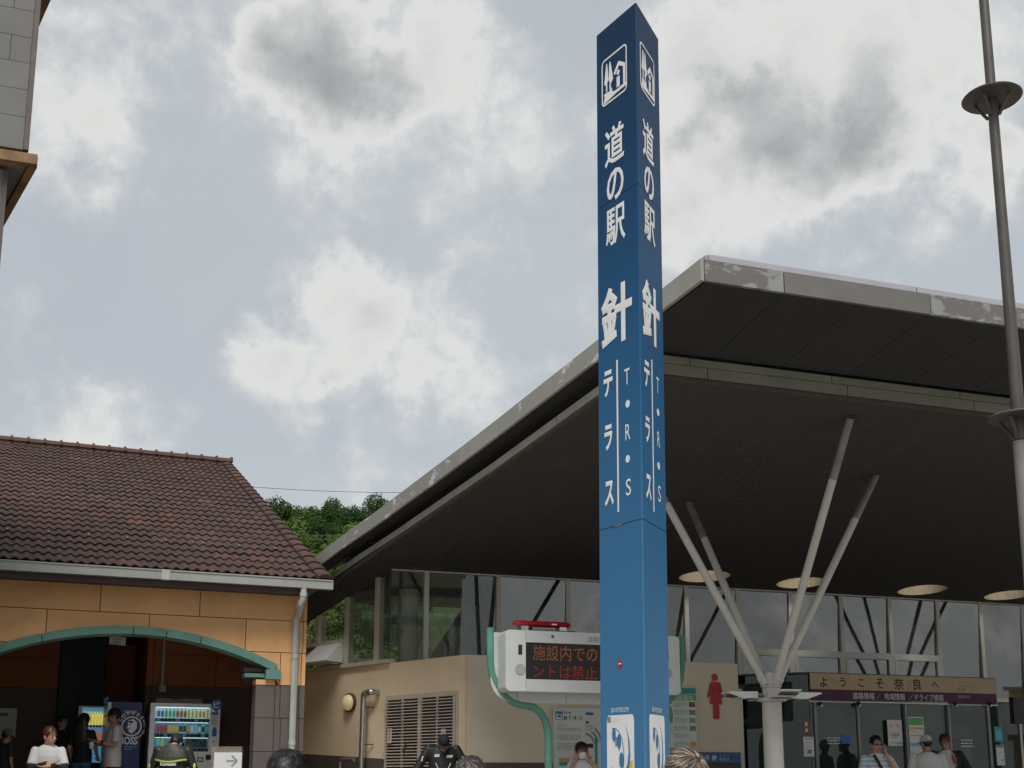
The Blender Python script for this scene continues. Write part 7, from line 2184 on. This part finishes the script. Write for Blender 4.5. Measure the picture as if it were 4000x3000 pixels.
while len(spots) < 230 and tries < 30000:
    tries += 1
    Yh = rh.uniform(205, 372)
    x = rh.uniform(-.262, -.085) * Yh
    if all((x - a) ** 2 + ((Yh - b) * .8) ** 2 > 21 for a, b in spots): spots.append((x, Yh))
used = set()
def patch(x, y): return noise.noise(V((x * .03, y * .025, 3.1)))
for x, y in spots:
    pv = patch(x, y) + rh.uniform(-.22, .22)
    k = 1 if pv > .14 else (0 if pv > -.10 else (3 if pv > -.36 else 2))
    src = PR[k]
    t = src if k not in used else copy_tree(src, km)
    used.add(k)
    t.location = (x, y, hz_(x, y) - .4)
    t.rotation_euler = (0, 0, rh.uniform(0, 6.28))
    s_ = rh.uniform(.75, 1.15)
    if k == 2: s_ *= .8
    t.scale = (s_ * rh.uniform(.9, 1.1), s_, s_ * rh.uniform(.9, 1.2))
for k, src in enumerate(PR):
    if k not in used: src.location = (-60 - 5 * k, 330, hz_(-60, 330))
# overhead wires in front of the hill
for i, (y0, y1, r_, lb) in enumerate(((1876, 1922, .030, 'uppermost thin overhead wire crossing the sky above the wooded hill'), (2066, 2080, .030, 'middle overhead wire crossing in front of the wooded hill'), (2084, 2094, .026, 'lowest overhead wire crossing in front of the wooded hill'))):
    a, b = at(700, y0, 120), at(1750, y1, 128)
    mbw = MB().tube([a.lerp(b, j / 12) - V((0, 0, .5 * (1 - (2 * j / 12 - 1) ** 2))) for j in range(13)], r_, 5)
    tag(mbw.build('overhead_wire', 'wire'), lb, 'wire', 'overhead wires before the hill')
# leafy trees behind the hall, seen through its glazed corner
sh0 = None
for i, (x, y, s_) in enumerate(((0.2, 6.8, .9), (1.3, 8.2, .95), (2.6, 9.6, 1.0))):
    w_ = HL.w(x, y, 0)
    lab = ['leafy tree behind the hall, seen through the leftmost slanted windows', 'leafy tree behind the hall, seen through the middle slanted window', 'leafy tree behind the hall, seen through the last slanted window before the corner'][i]
    if sh0 is None:
        sh0 = thing('garden_tree', lab, 'tree', w_, 0, 'trees behind the glazed corner')
        crown('broad', 2600, 1.7, 4.4, 9).build('crown', 'leaf_mid', sh0)
        trunk(3.4, .11).build('trunk', 'bark', sh0, True)
        kms = kidmap(None)
        t = sh0
    else:
        t = copy_tree(sh0, kms); t.location = w_; t['label'] = lab
    t.rotation_euler = (0, 0, i * 1.3)
    t.scale = (s_, s_, s_)

# ================================================================ across the car park (seen only mirrored in the glass)
G2 = 'pines across the car park'
pn = tree_proto('pine_tree', 'dark pine across the car park, mirrored in the hall windows', 'tree', G2, 'conifer', 1600, 3.2, 9.0, 'leaf_pine', 21)
km2 = kidmap(None)
pts = [(88 + 3.4 * i + rh.uniform(-1.5, 1.5), -6 + 4.2 * i + rh.uniform(-4, 4)) for i in range(20)]
for i, (x, y) in enumerate(pts):
    t = pn if i == 0 else copy_tree(pn, km2)
    t.location = (x, y, 0)
    t.rotation_euler = (0, 0, rh.uniform(0, 6.28))
    s_ = rh.uniform(.75, 1.25)
    t.scale = (s_ * 1.7, s_ * 1.7, s_)
def block(label, cx, cy, rz, w_, d_, h_, wall, band, z_bands, name):
    e = thing(name, label, 'building', (cx, cy, 0), R_(rz))
    MB().box(-w_ / 2, w_ / 2, -d_ / 2, d_ / 2, 0, h_).build('wall', wall, e)
    MB().box(-w_ / 2 - .3, w_ / 2 + .3, -d_ / 2 - .3, d_ / 2 + .3, h_, h_ + .18).build('roof', 'roof_metal', e)
    for z in z_bands: MB().box(-w_ / 2 - .02, w_ / 2 + .02, -d_ / 2 - .02, d_ / 2 + .02, z, z + .45).build('band', band, e)
    n = int(w_ / 3)
    for i in range(n):
        x = -w_ / 2 + (i + .5) * w_ / n
        for s in (-1, 1):
            f = MB().box(x - .7, x + .7, s * d_ / 2 - .03, s * d_ / 2 + .03, 1.0, 2.3).build('window', 'alu_frame', e)
            MB().box(x - .62, x + .62, s * d_ / 2 - .036, s * d_ / 2 + .036, 1.08, 2.22).build('pane', 'interior', f)
block('beige building with two dark green bands, mirrored in the corner window', 17.5, -14.5, 34, 10, 7, 8.6, 'cream_house', 'green_house_band', (7.0, 5.6), 'banded_building')
block('low yellow building, mirrored in the right-hand windows', 64, 3, 60, 16, 7, 3.4, 'yellow_house', 'interior', (), 'yellow_building')
